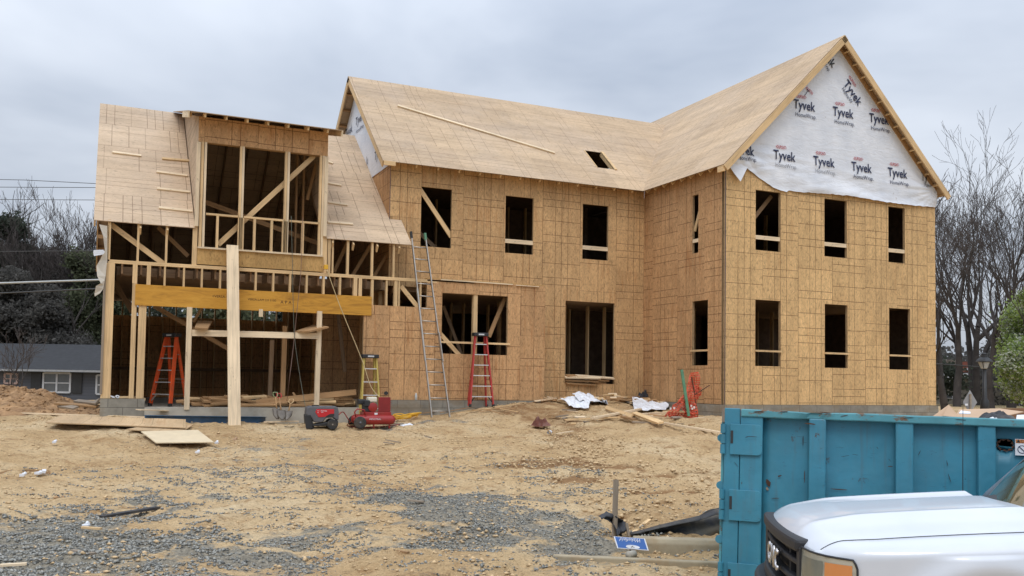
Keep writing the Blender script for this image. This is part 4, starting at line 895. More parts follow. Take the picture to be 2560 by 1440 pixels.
# lumber pile on the porch slab
PG = 'lumber pieces heaped on the porch slab'; rr = random.Random(5); zz = -.20
pile = [(440, 1004, 620, 990), (455, 1010, 600, 1003), (520, 1000, 700, 1010), (560, 990, 650, 1008), (620, 1004, 760, 1000), (640, 1011, 745, 1013), (600, 1016, 690, 1018), (700, 1006, 790, 1012), (480, 1017, 610, 1015), (690, 996, 800, 1002), (500, 996, 560, 1012),
        (800, 1008, 860, 1010), (802, 1001, 846, 998), (838, 1002, 884, 1004), (835, 991, 880, 997), (800, 1015, 885, 1016), (850, 1012, 890, 1008), (735, 985, 750, 1008), (760, 990, 785, 1012), (660, 990, 700, 1000)]
rp0 = random.Random(31)
for k in range(34):
    x_ = rp0.uniform(470, 860); y_ = rp0.uniform(994, 1016); L_ = rp0.uniform(30, 110); pile.append((x_, y_, min(888, x_+L_), y_+rp0.uniform(-7, 7)))
for i, (x0, y0, x1, y1) in enumerate(pile):
    Y = YF+.15+rr.random()*.7; a, b = atY(x0, y0, Y), atY(x1, y1, Y+rr.uniform(-.2, .3)); a.z = max(a.z, zz+.03+.004*(i % 9)); b.z = max(b.z, zz+.03+.005*(i % 7))
    lab(board('lumber_piece', a, b, rr.choice((.09, .14, .14)), .045, rr.choice((LUMO, LUMO, LUMO, LUM)), None, (0, 1, .25)), 'rough lumber offcut in the heap on the porch slab behind the generator', 'lumber', PG)
lab(board('long_plank', atY(640, 1006, YF+.25), atY(890, 980, YF+.2), .14, .045, LUMO, None, (0, 0, 1)), 'long plank propped aslant across the lumber heap behind the generator', 'plank')
mb = MB(); mb.grid(lambda u, v: (atY(500+u*130, 0, YF+.9).x, YF+.6+v*.7, -.18+.10*math.sin(u*math.pi)*math.sin(v*math.pi)+.03*nz(u*5, v*5, 1)), 16, 8); tag(mb.build('plastic_sheet', BLACKC, None, smooth=True), 'dark crumpled plastic sheet among the lumber on the porch slab', 'plastic sheet')
# planks stacked in the tall doorway
for i, (x0, y0, x1, y1) in enumerate(((1412, 943, 1500, 945), (1413, 950, 1495, 953), (1414, 957, 1487, 961), (1440, 939, 1534, 946), (1470, 948, 1520, 951), (1480, 955, 1512, 957), (1416, 939, 1470, 940))):
    a, b = atY(x0, y0, YM-.02), atY(x1, y1, YM-.16+.05*i); lab(board('stacked_plank', a, b, .14, .04, LUMP if i in (0, 3) else LUMO, None, (0, 1, .3)), 'plank in the loose stack sticking out of the tall doorway opening', 'plank', 'planks in the tall doorway')
# crossed boards on the right
CB_ = 'boards scattered on the slope by the dumpster'
gb(1412, 1056, 1560, 1049, .08, .03, 'long thin board reaching left from the crossed boards', LUM, group=CB_); gb(1481, 1060, 1600, 1036, .11, .05, 'thick board on the left of the crossing, pointing down left', LUMP, z=.10, group=CB_)
gb(1515, 1030, 1580, 1052, .10, .04, 'board running from the white scrap down to the crossing', LUM, z=.08, group=CB_); gb(1560, 1048, 1672, 1040, .09, .04, 'board pointing right toward the orange netting', LUMP, z=.06, group=CB_)
gb(1585, 1045, 1652, 1071, .14, .045, 'wide board end pointing at the camera right of the crossing', LUM, z=.09, group=CB_); gb(1650, 1064, 1800, 1090, .07, .04, 'long thin board running right behind the dumpster corner', LUMP, z=.04, group=CB_)
gb(1550, 1048, 1585, 1056, .12, .04, 'short block beneath the crossed boards', LUMO, z=.04, group=CB_); gb(1390, 1092, 1432, 1085, .05, .015, 'small thin stick below the white pipe piece', LUMP, group=CB_); gb(1418, 1048, 1500, 1046, .03, .01, 'very thin lath left of the white scraps', LUMP, group=CB_)
# strip of wood scraps at the wall foot
rr = random.Random(9)
for i in range(95):
    x = rr.uniform(1358, 1705); y = 990+ (x-1362)*.045+rr.uniform(-3, 16)*(1 if x < 1620 else .6); p = atY(x, y, YM-.25-rr.random()*.9); p.z = H(p.x, p.y)+.03+rr.uniform(.02, .13)*(1-abs(x-1530)/260)
    an_ = rr.uniform(-.5, .5); L = rr.uniform(.15, .6); d = V((math.cos(an_), math.sin(an_), rr.uniform(-.15, .15)))*L*.5
    lab(board('wood_scrap', p-d, p+d, rr.choice((.05, .09, .12)), rr.choice((.015, .03, .04)), rr.choice((LUM, LUMP, LUMO, LUMO)), None, (0, 1, rr.uniform(-.6, .6))), 'small wood offcut in the strip of scraps below the tall doorway', 'wood scrap', 'wood scraps below the tall doorway')
rr = random.Random(77)
for i in range(34):
    x = rr.uniform(1385, 1780); y = rr.uniform(1012, 1050) if i < 22 else rr.uniform(1040, 1075); p = G(x, y, .05); an_ = rr.uniform(-.9, .9); L = rr.uniform(.10, .45); d = V((math.cos(an_), math.sin(an_), rr.uniform(-.12, .12)))*L*.5
    lab(board('wood_scrap', p-d, p+d, rr.choice((.03, .05, .09)), rr.choice((.012, .03)), rr.choice((LUM, LUMP, LUMO, LUMG)), None, (0, 1, rr.uniform(-.4, .4))), 'small wood piece strewn on the slope between the white scraps and the dumpster', 'wood scrap', 'wood pieces on the slope')
# more sticks and scraps elsewhere
rr = random.Random(21)
for i, (x0, y0, x1, y1) in enumerate(((1140, 1040, 1300, 1015), (1180, 1032, 1290, 1026), (1200, 1036, 1270, 1022), (1232, 1023, 1268, 1019), (1010, 1046, 1110, 1032), (1215, 1030, 1250, 1040), (1250, 1028, 1295, 1036), (865, 1070, 990, 1066), (1100, 1038, 1180, 1024))):
    gb(x0, y0, x1, y1, .03, .015, 'thin stick in the tangle at the feet of the red and aluminium ladders', LUMO if i % 3 else LUM, 'stick', z=.03, cat='stick', group='sticks by the ladder feet')
for (x0, y0, x1, y1, mt) in ((965, 1106, 1000, 1112, LUMG), (960, 1112, 985, 1116, LUMG), (1062, 1096, 1078, 1100, LUMG), (990, 1130, 1025, 1120, LUM), (960, 1385, 1020, 1395, LUMO), (250, 1296, 395, 1272, BLACKC), (205, 1330, 252, 1334, LUM), (655, 1107, 662, 1107, LUMP), (1020, 1260, 1060, 1264, LUMG), (180, 1390, 235, 1398, LUMG), (0, 1428, 66, 1424, LUMP)):
    gb(x0, y0, x1, y1, .045 if mt is not BLACKC else .09, .03 if mt is BLACKC else .02, {LUMG: 'grey weathered stick lying alone on the sand', LUM: 'fresh yellow wood sliver on the open ground', LUMO: 'brown bark strip in the bottom centre', BLACKC: 'long dark rag half buried in the left gravel', LUMP: 'white wood chip on the open ground'}[mt], mt, 'rag' if mt is BLACKC else 'stick', z=.015 if mt is not BLACKC else -.02, cat='rag' if mt is BLACKC else 'stick', group=None if mt is BLACKC else 'loose sticks on open ground')
# left dirt mound
def moundf(u, v):
    x = -27+u*12.6; y = 4.4+v*6.0; k = math.sin(math.pi*min(1, max(0, v)))**.8*min(1, (1-u)*7)*min(1, u*5+.3); hh = (.70-.22*max(0, (u-.45)))*k
    return (x, y, H(x, y)-.06+hh*(1+.28*nz(x, y, 1.1))+k*(.10*nz(x, y, 3.2)+.07*nz(x, y, 7)+.04*nz(x, y, 15)))
mb = MB(); mb.grid(moundf, 170, 70); tag(mb.build('dirt_mound', DIRTR, None, smooth=False), kind='structure')
rr = random.Random(4)
mpts = []
for i in range(7000):
    u, v = rr.random(), rr.random(); x, y, z = moundf(u, v); mpts.append((x, y, z, .015+.075*rr.random()**4))
lumps("mound_clods", mpts, DIRTR, "reddish clods of clay covering the left dirt mound", "soil clods", .6)
for i, (x0, y0, x1, y1) in enumerate(((140, 1010, 245, 1018), (150, 1016, 190, 1022), (190, 1004, 246, 1010), (205, 1012, 246, 1020), (215, 1018, 246, 1004))):
    p, q_ = atY(x0, y0-2, 4.3), atY(x1, y1-2, 3.6); lab(board('old_board', p, q_, .14, .04, LUMG if i else LUMO, None, (0, 1, .2)), 'old brown board sticking out of the foot of the dirt mound by the left corner', 'board', 'boards in the mound foot')
# ---------------------------------------------------------------- generator
gp = atY(802, 1066, 1.25); gz_ = H(gp.x, gp.y); gw = (atY(845, 1050, 1.25)-atY(760, 1050, 1.25)).length
gen = thing('generator', (gp.x, gp.y, gz_), 'grey portable generator with a red side panel and black wheels on the sand', 'generator')
GF = Matrix.Translation(V((gp.x, gp.y, gz_))) @ Matrix.Rotation(-.12, 4, 'Z') @ Matrix.Scale(gw/1.0, 4)
def gpoly(name, pts, y0, y1, mat, bev=0., par=gen):
    mb = MB(); mb.prism([GF @ V((x, y0, z)) for x, z in pts], (GF.to_3x3() @ V((0, y1-y0, 0)))); return mb.build(name, mat, par, bevel=bev*gw)
gpoly('body', [(-.46, .42), (-.44, .62), (-.36, .665), (.38, .665), (.45, .63), (.48, .50), (.48, .27), (.40, .27), (.33, .34), (.12, .33), (.02, .20), (-.22, .20), (-.30, .34)], -.28, .30, GREYP, .03)
gpoly('base', [(-.48, .42), (-.30, .42), (-.24, .14), (.47, .26), (.47, .09), (-.40, .09), (-.46, .16)], -.25, .27, BLACK, .02)
gpoly('front_frame', [(-.50, .40), (-.32, .42), (-.30, .18), (-.26, .02), (-.30, .02), (-.38, .02), (-.44, .02), (-.46, .12)], -.285, -.20, BLACK, .01)
gpoly('side_panel', [(-.20, .50), (-.16, .585), (.34, .585), (.34, .45), (.22, .44), (.08, .36), (-.10, .35)], -.292, -.27, REDB, .006); gpoly('trim_strip', [(.10, .38), (.22, .455), (.345, .46), (.345, .40), (.30, .36), (.16, .34)], -.291, -.27, BLACK, .004)
gpoly('handle_grip', [(-.34, .60), (-.28, .70), (-.10, .70), (-.06, .66), (-.12, .67), (-.26, .67), (-.30, .60)], -.22, -.16, BLACK, .008); gpoly('foot', [(-.30, .0), (-.22, .0), (-.20, .16), (-.30, .16)], -.2, .2, BLACK, .01)
for i, (tx, dx, dz, s) in enumerate((('+ POWER', .03, .53, .05), ('6500', 0.0, .49, .035), ('\u2022', -.12, .53, .09), ('\u2022', -.12, .48, .09))):
    text(tx, s*gw, frame(GF @ V((dx, -.2935, dz)), GF.to_3x3() @ V((1, 0, 0)), GF.to_3x3() @ V((0, -1, 0))), WHITEP, gen)
for sy in (-.30, .30):
    c = GF @ V((.30, sy, .145)); ax = (GF.to_3x3() @ V((0, -1, 0))).normalized(); w = MB(); w.lathe(c, ax, [(-.05, .06), (-.05, .13), (-.035, .15), (.035, .15), (.05, .135), (.05, .085)], 24); w.v = [c+(p-c)*gw for p in w.v]; tw = w.build('wheel', RUBBER, gen, smooth=True, sharp=.6)
    w = MB(); w.lathe(c, ax, [(.03, .085), (.045, .07), (.03, .06), (.03, .02), (.055, .02), (.055, .0)], 20); w.v = [c+(p-c)*gw for p in w.v]; w.build('hub', ALU, tw, smooth=True, sharp=.6)
# ---------------------------------------------------------------- air compressor
cp = atY(932, 1066, 1.3); cw = (atY(985, 1050, 1.3)-atY(882, 1050, 1.3)).length; cz = H(cp.x, cp.y)
com = thing('air_compressor', (cp.x, cp.y, cz), 'red wheeled air compressor with twin tanks and engine in front of the yellow ladder', 'air compressor')
CF = Matrix.Translation(V((cp.x, cp.y, cz))) @ Matrix.Rotation(-.05, 4, 'Z') @ Matrix.Scale(cw/1.1, 4); ck = cw/1.1
def cpt(x, y, z): return CF @ V((x, y, z))
for y in (-.20, .16):
    m = MB(); m.lathe(cpt(0, y, .22), CF.to_3x3() @ V((1, 0, 0)), [(h*ck, r*ck) for h, r in ((-.54, .0), (-.53, .06), (-.49, .105), (-.44, .125), (.44, .125), (.49, .105), (.53, .06), (.54, .0))], 22); m.build('tank', REDP, com, smooth=True, sharp=.9)
def cbox(name, a, b, mat, bev=.01, par=com):
    m = MB(); m.box(a, b, CF); return m.build(name, mat, par, bevel=bev*ck)
cbox('deck', (-.30, -.24, .33), (.42, .2, .42), REDP); cbox('engine_block', (-.30, -.2, .42), (.0, .05, .62), BLACK, .02)
cbox('fuel_tank', (-.18, -.2, .66), (.06, .06, .80), CREAM, .035); cbox('pump', (.20, -.15, .42), (.40, .12, .74), REDP, .02)
for k in range(6): cbox('pump_fin', (.17, -.19, .46+k*.05), (.43, .15, .475+k*.05), REDP, .002)
cbox('belt_guard', (.08, -.225, .42), (.40, -.20, .80), plain("red_dark", (.22, .015, .015, 1), .5, var=.2), .02); cbox('muffler', (-.42, -.12, .60), (-.20, .1, .74), BLACK, .03); cbox('air_filter', (-.28, -.24, .56), (-.14, -.16, .72), BLACK, .02)
m = MB(); m.lathe(cpt(-.06, -.21, .54), CF.to_3x3() @ V((0, -1, 0)), [(0, .10*ck), (.02*ck, .12*ck), (.03*ck, .10*ck), (.03*ck, .03*ck), (.04*ck, .0)], 20); m.build('flywheel_cover', REDP, com, smooth=True, sharp=.5)
m = MB(); m.lathe(cpt(.30, -.1, .90), CF.to_3x3() @ V((0, -1, 0)), [(0, .05*ck), (.05*ck, .05*ck)], 14); m.build('gauge', BLACK, com)
m = MB(); m.tube([cpt(-.52, -.3, .30), cpt(-.55, -.3, .42), cpt(-.48, -.3, .50), cpt(-.30, -.3, .47), cpt(-.26, -.3, .34)], .018*ck, 8); m.build('handle', REDP, com, smooth=True)
for y in (-.38, .33):
    ax = (CF.to_3x3() @ V((0, -1, 0))).normalized(); m = MB(); m.lathe(cpt(-.42, y, .155), ax, [(h*ck, r*ck) for h, r in ((-.045, .09), (-.045, .13), (-.03, .155), (.03, .155), (.045, .13), (.045, .09))], 24); tw = m.build('wheel', RUBBER, com, smooth=True, sharp=.6)
    m = MB(); m.lathe(cpt(-.42, y, .155), ax, [(.03*ck, .1*ck), (.02*ck, .03*ck), (.06*ck, .03*ck), (.06*ck, 0)], 16); m.build('hub', GREYP, tw, smooth=True)
for x in (-.05, .36): cbox('foot', (x, -.25, .0), (x+.035, -.2, .12), REDP, .004)
text('INDUSTRIAL', .055*ck, frame(cpt(-.02, -.3285, .24), CF.to_3x3() @ V((1, 0, 0)), CF.to_3x3() @ V((0, -1, 0))), WHITEP, com)
cbox('warning_label', (-.02, -.245, .35), (.06, -.242, .40), WHITEP, .0)
# ---------------------------------------------------------------- cords, coil, tools
def cord(name, pts, r, mat, label, cat='cord', smooth=4):
    P = [V(p) for p in pts]; out = []
    for i in range(len(P)-1):
        p0, p1, p2, p3 = P[max(i-1, 0)], P[i], P[i+1], P[min(i+2, len(P)-1)]
        for k in range(smooth):
            t = k/smooth; out.append(.5*((2*p1)+(p2-p0)*t+(2*p0-5*p1+4*p2-p3)*t*t+(3*p1-p0-3*p2+p3)*t*t*t))
    out.append(P[-1]); m = MB(); m.tube(out, r, 5); return tag(m.build(name, mat, None, smooth=True), label, cat)
cy0 = G(1000, 1050); pts = []
for k in range(90):
    a_ = k*.42; rr_ = .26+.09*math.sin(k*1.7)+.05*math.sin(k*.37); pts.append(GZ(cy0.x+rr_*math.cos(a_)*1.5, cy0.y+rr_*math.sin(a_)*.9, .02+.002*k*.5+.03*abs(math.sin(k*.9))))
cord('yellow_hose', pts, .011, YELC, 'coil of yellow cord on the ground right of the red compressor', 'cord', 2)
p0 = atY(815, 668, YF-.12); cord('rope', [p0, atY(850, 765, YF-.3), atY(905, 900, YF-.5), atY(928, 968, YF-.7), atY(960, 1005, YF-.8), G(982, 1040, .03)], .011, plain("rope_yellow", (.50, .38, .20, 1), .8), 'yellow cord running down from a box on the upper plate past the yellow ladder', 'rope')
m = MB(); m.box((p0.x-.05, p0.y-.03, p0.z-.05), (p0.x+.05, p0.y+.05, p0.z+.06)); tag(m.build('tape_reel', YELC, None, bevel=.01), 'small yellow box hooked on the upper plate at the top of the slanting cord', 'tape reel')
cord('hanging_cord', [atY(728, 540, YF-.06), atY(731, 660, YF-.12), atY(733, 760, YF-.15), atY(738, 860, YF-.2), atY(760, 1000, YF-.6), atY(770, 1030, 1.6)], .007, plain("cord_green", (.12, .13, .10, 1), .8), 'dark cord hanging from the upper window to the generator', 'cord')
cord('hanging_cord', [atY(757, 545, YF-.06), atY(752, 680, YF-.12), atY(742, 780, YF-.15), atY(733, 870, YF-.2), atY(722, 960, YF-.5), G(712, 1052, .02)], .007, plain("cord_brown", (.20, .12, .09, 1), .8), 'brown cord hanging from the upper window crossing the dark one', 'cord')
cord('hose', [cpt(-.5, 0, .2), G(868, 1066, .02), G(905, 1071, .02), G(960, 1068, .02), G(1000, 1064, .03)], .012, REDP, 'dark red air hose along the sand below the compressor', 'hose')
cord('hose', [GF @ V((.5, 0, .4)), atY(858, 1030, 1.5), atY(872, 1050, 1.5), G(885, 1066, .02)], .012, REDP, 'red hose between the generator and the compressor', 'hose')
cord('cable', [G(560, 1050, .2), G(700, 1066, .02), G(735, 1068, .02), G(762, 1060, .02)], .008, BLACK, 'thin black cable on the ground left of the generator', 'cable')
STEELD = plain('worn_steel', (.16, .14, .12, 1), .6, .3, var=.3)
def shovel(hx, hy, bx, by, Yt, Yb, label, hmat, blade=True, nm='shovel'):
    top = atY(hx, hy, Yt); bot = atY(bx, by, Yb); bot.z = max(bot.z, H(bot.x, bot.y)+.02); t = thing(nm, bot, label, 'shovel' if nm == 'shovel' else 'digging tool', 'tools leaning on the porch slab'); d = (bot-top).normalized()
    m = MB(); m.tube([top+d*.12, bot-d*.25], .017, 8); m.build('shaft', LUMO, t, smooth=True)
    sx = V((1, 0, 0)); m = MB(); m.tube([top+d*.14, top+d*.08-sx*.055, top-sx*.05, top+sx*.05, top+d*.08+sx*.055, top+d*.14], .012, 6); m.build('grip', hmat, t, smooth=True)
    if blade:
        m = MB(); m.grid(lambda u, v: bot-d*.27*(1-v)+sx*(u-.5)*(.20 if v < .6 else .20-(v-.6)*.35)+V((0, -1, 0))*.03*(1-(2*u-1)**2), 6, 6); m.build('blade', STEELD, t, smooth=True, solid=.003)
shovel(688, 981, 694, 1048, 2.6, 2.3, 'digging shovel with a pale grip, leftmost of the tools at the slab', plain("grip_green", (.28, .32, .16, 1), .6)); shovel(697, 984, 706, 1050, 2.6, 2.2, 'shovel with a red grip between the other tools at the slab', REDB)
shovel(729, 998, 716, 1050, 2.6, 2.25, 'short wooden handled spade, rightmost of the tools at the slab', LUM)
# mattock head and bucket
bk = G(712, 1048); m = MB(); m.lathe(bk, (0, 0, 1), [(0, .11), (.17, .14), (.17, .125), (.02, .10), (.02, 0)], 20); tag(m.build('bucket', CONC, None, smooth=True, sharp=.6), 'small grey dusty bucket among the digging tools', 'bucket')
m = MB(); c = G(700, 1040, .0)
m.grid(lambda u, v: c+V((-.28+.6*u, .12*math.sin(u*3.1), .02+.17*math.sin(math.pi*v)*(1-.5*abs(2*u-1)))), 12, 8); tag(m.build('hoe_head', GREYP, None, smooth=True, solid=.006), 'curved dark grey metal scoop leaning behind the bucket', 'metal scoop')
bk = G(990, 1032); bk.y += .35; bk.z = H(bk.x, bk.y); m = MB(); m.lathe(bk+V((0, 0, .13)), (0, -1, .15), [(0, .0), (0.0, .15), (.28, .19), (.28, .175), (.01, .14), (.01, 0)], 22); tag(m.build('bucket', BLACK, None, smooth=True, sharp=.6), 'black bucket tipped over at the foundation behind the yellow cord', 'bucket')
def crumple(name, c, sx, sy, h, mat, label, cat, seed=1., n=14, thick=.006):
    c = V(c); m = MB()
    def f(u, v):
        x = (u-.5)*sx*(1+.25*nz(v*3, seed, 1)); y = (v-.5)*sy*(1+.25*nz(u*3, seed+4, 1)); e = min(1, 4*min(u, 1-u, v, 1-v)+.15)
        z = h*e*(.45+.55*abs(nz(u*3+seed, v*3, 1.3))*2)+.02; p = c+V((x, y, 0)); p.z = H(p.x, p.y)+z; return p
    m.grid(f, n, n); return tag(m.build(name, mat, None, solid=thick), label, cat)
crumple('tarp', G(862, 1052), .5, .4, .32, BLACKC, 'black crumpled bag between the generator and the compressor', 'bag', 2.)
crumple('rag', G(1352, 1068), .42, .22, .22, plain("rag_brown", (.16, .055, .038, 1), .9, var=.4, dirt=((.4, .36, .34, 1), .3)), 'dark red brown rag dropped on the sand right of the red ladder', 'rag', 3.3)
crumple('plastic_scrap', G(948+70, 1066), .30, .22, .05, WHITEP, 'flattened pale bag on the ground right of the compressor', 'plastic scrap', 4.2, 8)
crumple('black_bag', V((atY(1607, 992, YM-.3).x, YM-.3, 0)), .34, .22, .30, BLACKC, 'small black plastic bag at the foot of the main wall near the inner corner', 'bag', 6.1)
# white wrap scraps
def shard(name, pts, label, group, mat=WHITEP, z=(.05,)):
    P = [G(x, y, z[i % len(z)]+.03) for i, (x, y) in enumerate(pts)]; c = sum(P, V((0, 0, 0)))/len(P); m = MB(); K = 7; n = len(P)
    def q(i, a, b): p = c.lerp(P[i].lerp(P[(i+1) % n], b), a); return p+V((0, 0, .10*nz(p.x*3.1, p.y*3.1, 1.7, 4)+.05*nz(p.x, p.y, 9)))
    for i in range(n):
        for a in range(K):
            for b in range(K): m.quad([q(i, a/K, b/K), q(i, (a+1)/K, b/K), q(i, (a+1)/K, (b+1)/K), q(i, a/K, (b+1)/K)])
    o = m.build(name, mat, None, solid=.004); return tag(o, label, 'wrap scrap', group)
WG = 'white wrap scraps on the slope'
shard('wrap_scrap', ((1400, 1009), (1440, 1026), (1472, 1028), (1475, 1014), (1430, 1007)), 'white wrap scrap lying lowest left among the white scraps', WG, z=(.10, .03, .03, .12, .14))
shard('wrap_scrap', ((1415, 998), (1445, 1012), (1520, 1016), (1505, 1009), (1440, 996)), 'white wrap scrap with grey print behind the lowest one', WG, z=(.18, .14, .06, .10, .16)); shard('wrap_scrap', ((1430, 1006), (1450, 1018), (1500, 1014), (1470, 1003)), 'folded white piece between the two larger scraps', WG, z=(.22, .12, .10, .20))
o_ = shard('wrap_scrap', ((1580, 1005), (1585, 1030), (1662, 1032), (1672, 1020), (1620, 1010)), 'white printed wrap scrap lying by the orange netting', WG, z=(.10, .05, .05, .06, .08)); 
shard('wrap_scrap', ((1738, 1012), (1750, 1033), (1762, 1034), (1748, 1018)), 'narrow white scrap right of the orange netting', WG, z=(.12, .03, .03, .08))
m = MB(); m.grid(lambda u, v: GZ(-1.2+u*1.5, 2.2+v*1.2, .035+.05*abs(nz(u*4, v*4, 1, 3))), 14, 8); tag(m.build('ground_cloth', plain("grey_cloth", (.17, .145, .115, 1), .9, var=.25), None, smooth=True), 'dark grey cloth spread at the inner corner behind the netting', 'ground cloth')
# orange safety netting bundle with stakes
nb = G(1712, 1046)
net = thing('safety_netting', nb, 'crumpled orange safety netting bundled around stakes near the house corner', 'safety netting')
DY = nb.y
def strip(c, sxw, name='net_fold', n=22):
    m = MB(); pts = c
    def f(u, v):
        i = min(len(pts)-2, int(v*(len(pts)-1))); t = v*(len(pts)-1)-i; l = atY(*pts[i][0], DY).lerp(atY(*pts[i+1][0], DY), t); r = atY(*pts[i][1], DY).lerp(atY(*pts[i+1][1], DY), t)
        p = l.lerp(r, u); return p+V((.03*nz(u*9, v*9, 1, 2), -.12*math.sin(u*9+v*3)*.6+.1*nz(u*4, v*6, 1, 5), .03*nz(u*8, v*9, 1, 7)))
    k = n
    for j in range(k):
        for i in range(k//2):
            u0, u1, v0, v1 = i/(k/2), (i+1)/(k/2), j/k, (j+1)/k; a = f(u0, v0); b = f(u1, v0); c_ = f(u1, v1); d = f(u0, v1); w = .42
            m.quad([a, b, b.lerp(c_, w), a.lerp(d, w)]); m.quad([a, a.lerp(b, w), d.lerp(c_, w), d])
    return m.build(name, NETM, net, solid=.004)
strip([((1722, 932), (1742, 930)), ((1716, 965), (1750, 965)), ((1712, 1000), (1746, 1000)), ((1708, 1040), (1752, 1045)), ((1700, 1052), (1762, 1058))], 0)
strip([((1716, 975), (1722, 985)), ((1695, 1000), (1712, 1010)), ((1668, 1025), (1700, 1030)), ((1660, 1040), (1690, 1048))], 0, n=18); strip([((1735, 965), (1748, 968)), ((1736, 975), (1755, 985)), ((1738, 990), (1744, 1000))], 0, n=12)
strip([((1668, 1030), (1730, 1032)), ((1672, 1052), (1765, 1056))], 0, n=18); strip([((1700, 1000), (1735, 1008)), ((1705, 1045), (1750, 1050))], 0, n=16)
crum = plain("netting_white", (.75, .66, .62, 1), .8)
for (x, y) in ((1676, 1022), (1686, 1020), (1728, 1014), (1736, 1018), (1718, 1021), (1731, 1022)):
    p = atY(x, y, DY-.12); m = MB(); m.box((-.02, -.004, -.03), (.03, .004, .02), Matrix.Translation(p) @ Matrix.Rotation(x, 4, 'Y')); m.build('printed_tag', crum, net)
a = atY(1704, 924, DY-.05); b = atY(1722, 1040, DY-.15); lab(board('green_stake', b, a, .075, .03, GREENP, None, (1, 0, 0)), 'green painted wooden stake leaning in the orange netting', 'stake')
m = MB(); m.tube([atY(1729, 943, DY), atY(1735, 975, DY), atY(1738, 1000, DY-.05), atY(1744, 1045, DY-.05)], .014, 6); tag(m.build('rebar_post', RUST, None, smooth=True), 'dark rusty post standing inside the orange netting', 'post')
m = MB(); m.tube([atY(1735, 988, DY-.1), atY(1774, 963, DY-.1)], .012, 6); tag(m.build('rebar_rod', RUST, None, smooth=True), 'dark rod sticking out right from the orange netting', 'rod')
pp = G(1375, 1086); m = MB(); m.tube([pp+V((-.05, -.05, .045)), pp+V((.06, .10, .045))], .042, 16, cap=False); m.tube([pp+V((-.05, -.05, .045)), pp+V((.06, .10, .045))], .036, 16, cap=False); tag(m.build('pipe_piece', WHITEP, None, smooth=True), 'short white plastic pipe piece below the dark red rag', 'pipe')
# small things on ledges
m = MB(); b_ = V((atY(1040, 990, YF-.03).x, YF-.03, -.003)); m.lathe(b_, (0, 0, 1), [(0, .030), (.01, .034), (.12, .034), (.15, .018), (.18, .014), (.18, 0)], 14); tag(m.build('water_bottle', glassm("clear_plastic", (.45, .47, .45, 1), .2), None, smooth=True), 'clear plastic bottle on the foundation ledge left of the long aluminium ladder', 'bottle')
m = MB(); b_ = atY(292, 987, YF+.03); b_.z = .003; m.lathe(b_+V((0, .05, .035)), (.25, -1, 0), [(0, .035), (.09, .035), (.09, .016), (0, .016)], 16); tag(m.build('tape_roll', WHITEP, None), 'white tape roll on the sill between the left corner studs', 'tape roll')
b_ = atY(308, 987, YF+.05); lab(board('wood_block', V((b_.x-.10, b_.y, .025)), V((b_.x+.12, b_.y, .03)), .09, .045, LUM, None, (0, 1, 0)), 'short wood block on the sill beside the tape roll', 'wood block')
b_ = atY(276, 985, YF+.03); lab(board('caulk_tube', V((b_.x-.02, b_.y, .06)), V((b_.x+.09, b_.y, .02)), .03, .03, WHITEP, None, (0, 1, 0)), 'white tube left of the tape roll on the sill', 'tube')
# litter
LG = 'litter on the open ground'
for i, (x, y, c) in enumerate(((60, 1196, 'white paper scrap near the red soil patch at the left edge'), (105, 1190, 'grey flat block beside the red soil patch at the left edge'), (495, 1137, 'white crumpled litter below the nearest plywood sheet'), (216, 1326, 'white foam bit on the left gravel'), (543, 1113, 'clear bottle cap at the right corner of the plywood sheet'), (138, 1112, 'pale scrap on the sand at far left'), (590, 1104, 'flat brown piece right of the plywood sheet'), (1430, 1010, 'pale crumb'))):
    if i == 7: continue
    p = G(x, y, .02); m = MB(); s = .055 if i != 1 else .09; p.z += .03
    for k in range(3): s *= .72; m.box((-s, -s*.6, -.02), (s*.6, s*.6, .012), Matrix.Translation(p+V((s*.5*(k-1), .02*k, .012*k))) @ Matrix.Rotation(k*1.1+i, 4, 'Z') @ Matrix.Rotation(.3*k, 4, 'X'))
    tag(m.build('litter', CARD if i == 6 else WHITEP, None), c, 'litter', LG)
p = G(140, 1248, .02); lumps('clay_lump', [(p.x, p.y, p.z, .07), (p.x+.08, p.y, p.z, .05)], DIRTR, 'rust brown clay lump on the sand left of the gravel', 'clay lump')
bpy.data.objects['clay_lump'].pop('kind', None) if False else None
# ---------------------------------------------------------------- dumpster
o0 = atD(1821, 1022, 8.0); DXv = (atD(2560, 1049, 7.27)-o0).normalized(); DBv = V((0, 0, 1)).cross(DXv).normalized(); DBv = (DBv-V((0, 0, .075))).normalized(); DXv = (DXv-DBv*DXv.dot(DBv)).normalized(); DNv = -DBv; DUv = DXv.cross(DBv)
def dpt(px, py): d = ray(px, py); return CAM+d*((o0-CAM).dot(DBv)/d.dot(DBv))
dz0 = -1.30; dH = o0.z-dz0
dump = thing('dumpster', (o0.x, o0.y, dz0), 'teal blue steel roll off dumpster with vertical ribs, rust spots and debris inside', 'dumpster')
DM = Matrix((DXv, DBv, DUv)).transposed().to_4x4(); DM.translation = o0       # local x along, y back, z up from the rim
DMi = DM.inverted()
def dx(px, py=1100): p = DMi @ dpt(px, py); return p.x
def dz(px, py): p = DMi @ dpt(px, py); return p.z
zr_ = dz(1900, 1047); zb_ = -dH; Ld = 5.6
def dbox(name, x0, x1, y0, y1, z0, z1, mat=None, bev=.006, par=dump):
    m = MB(); m.box((x0, y0, z0), (x1, y1, z1), DM); return m.build(name, mat or TEAL, par, bevel=bev)
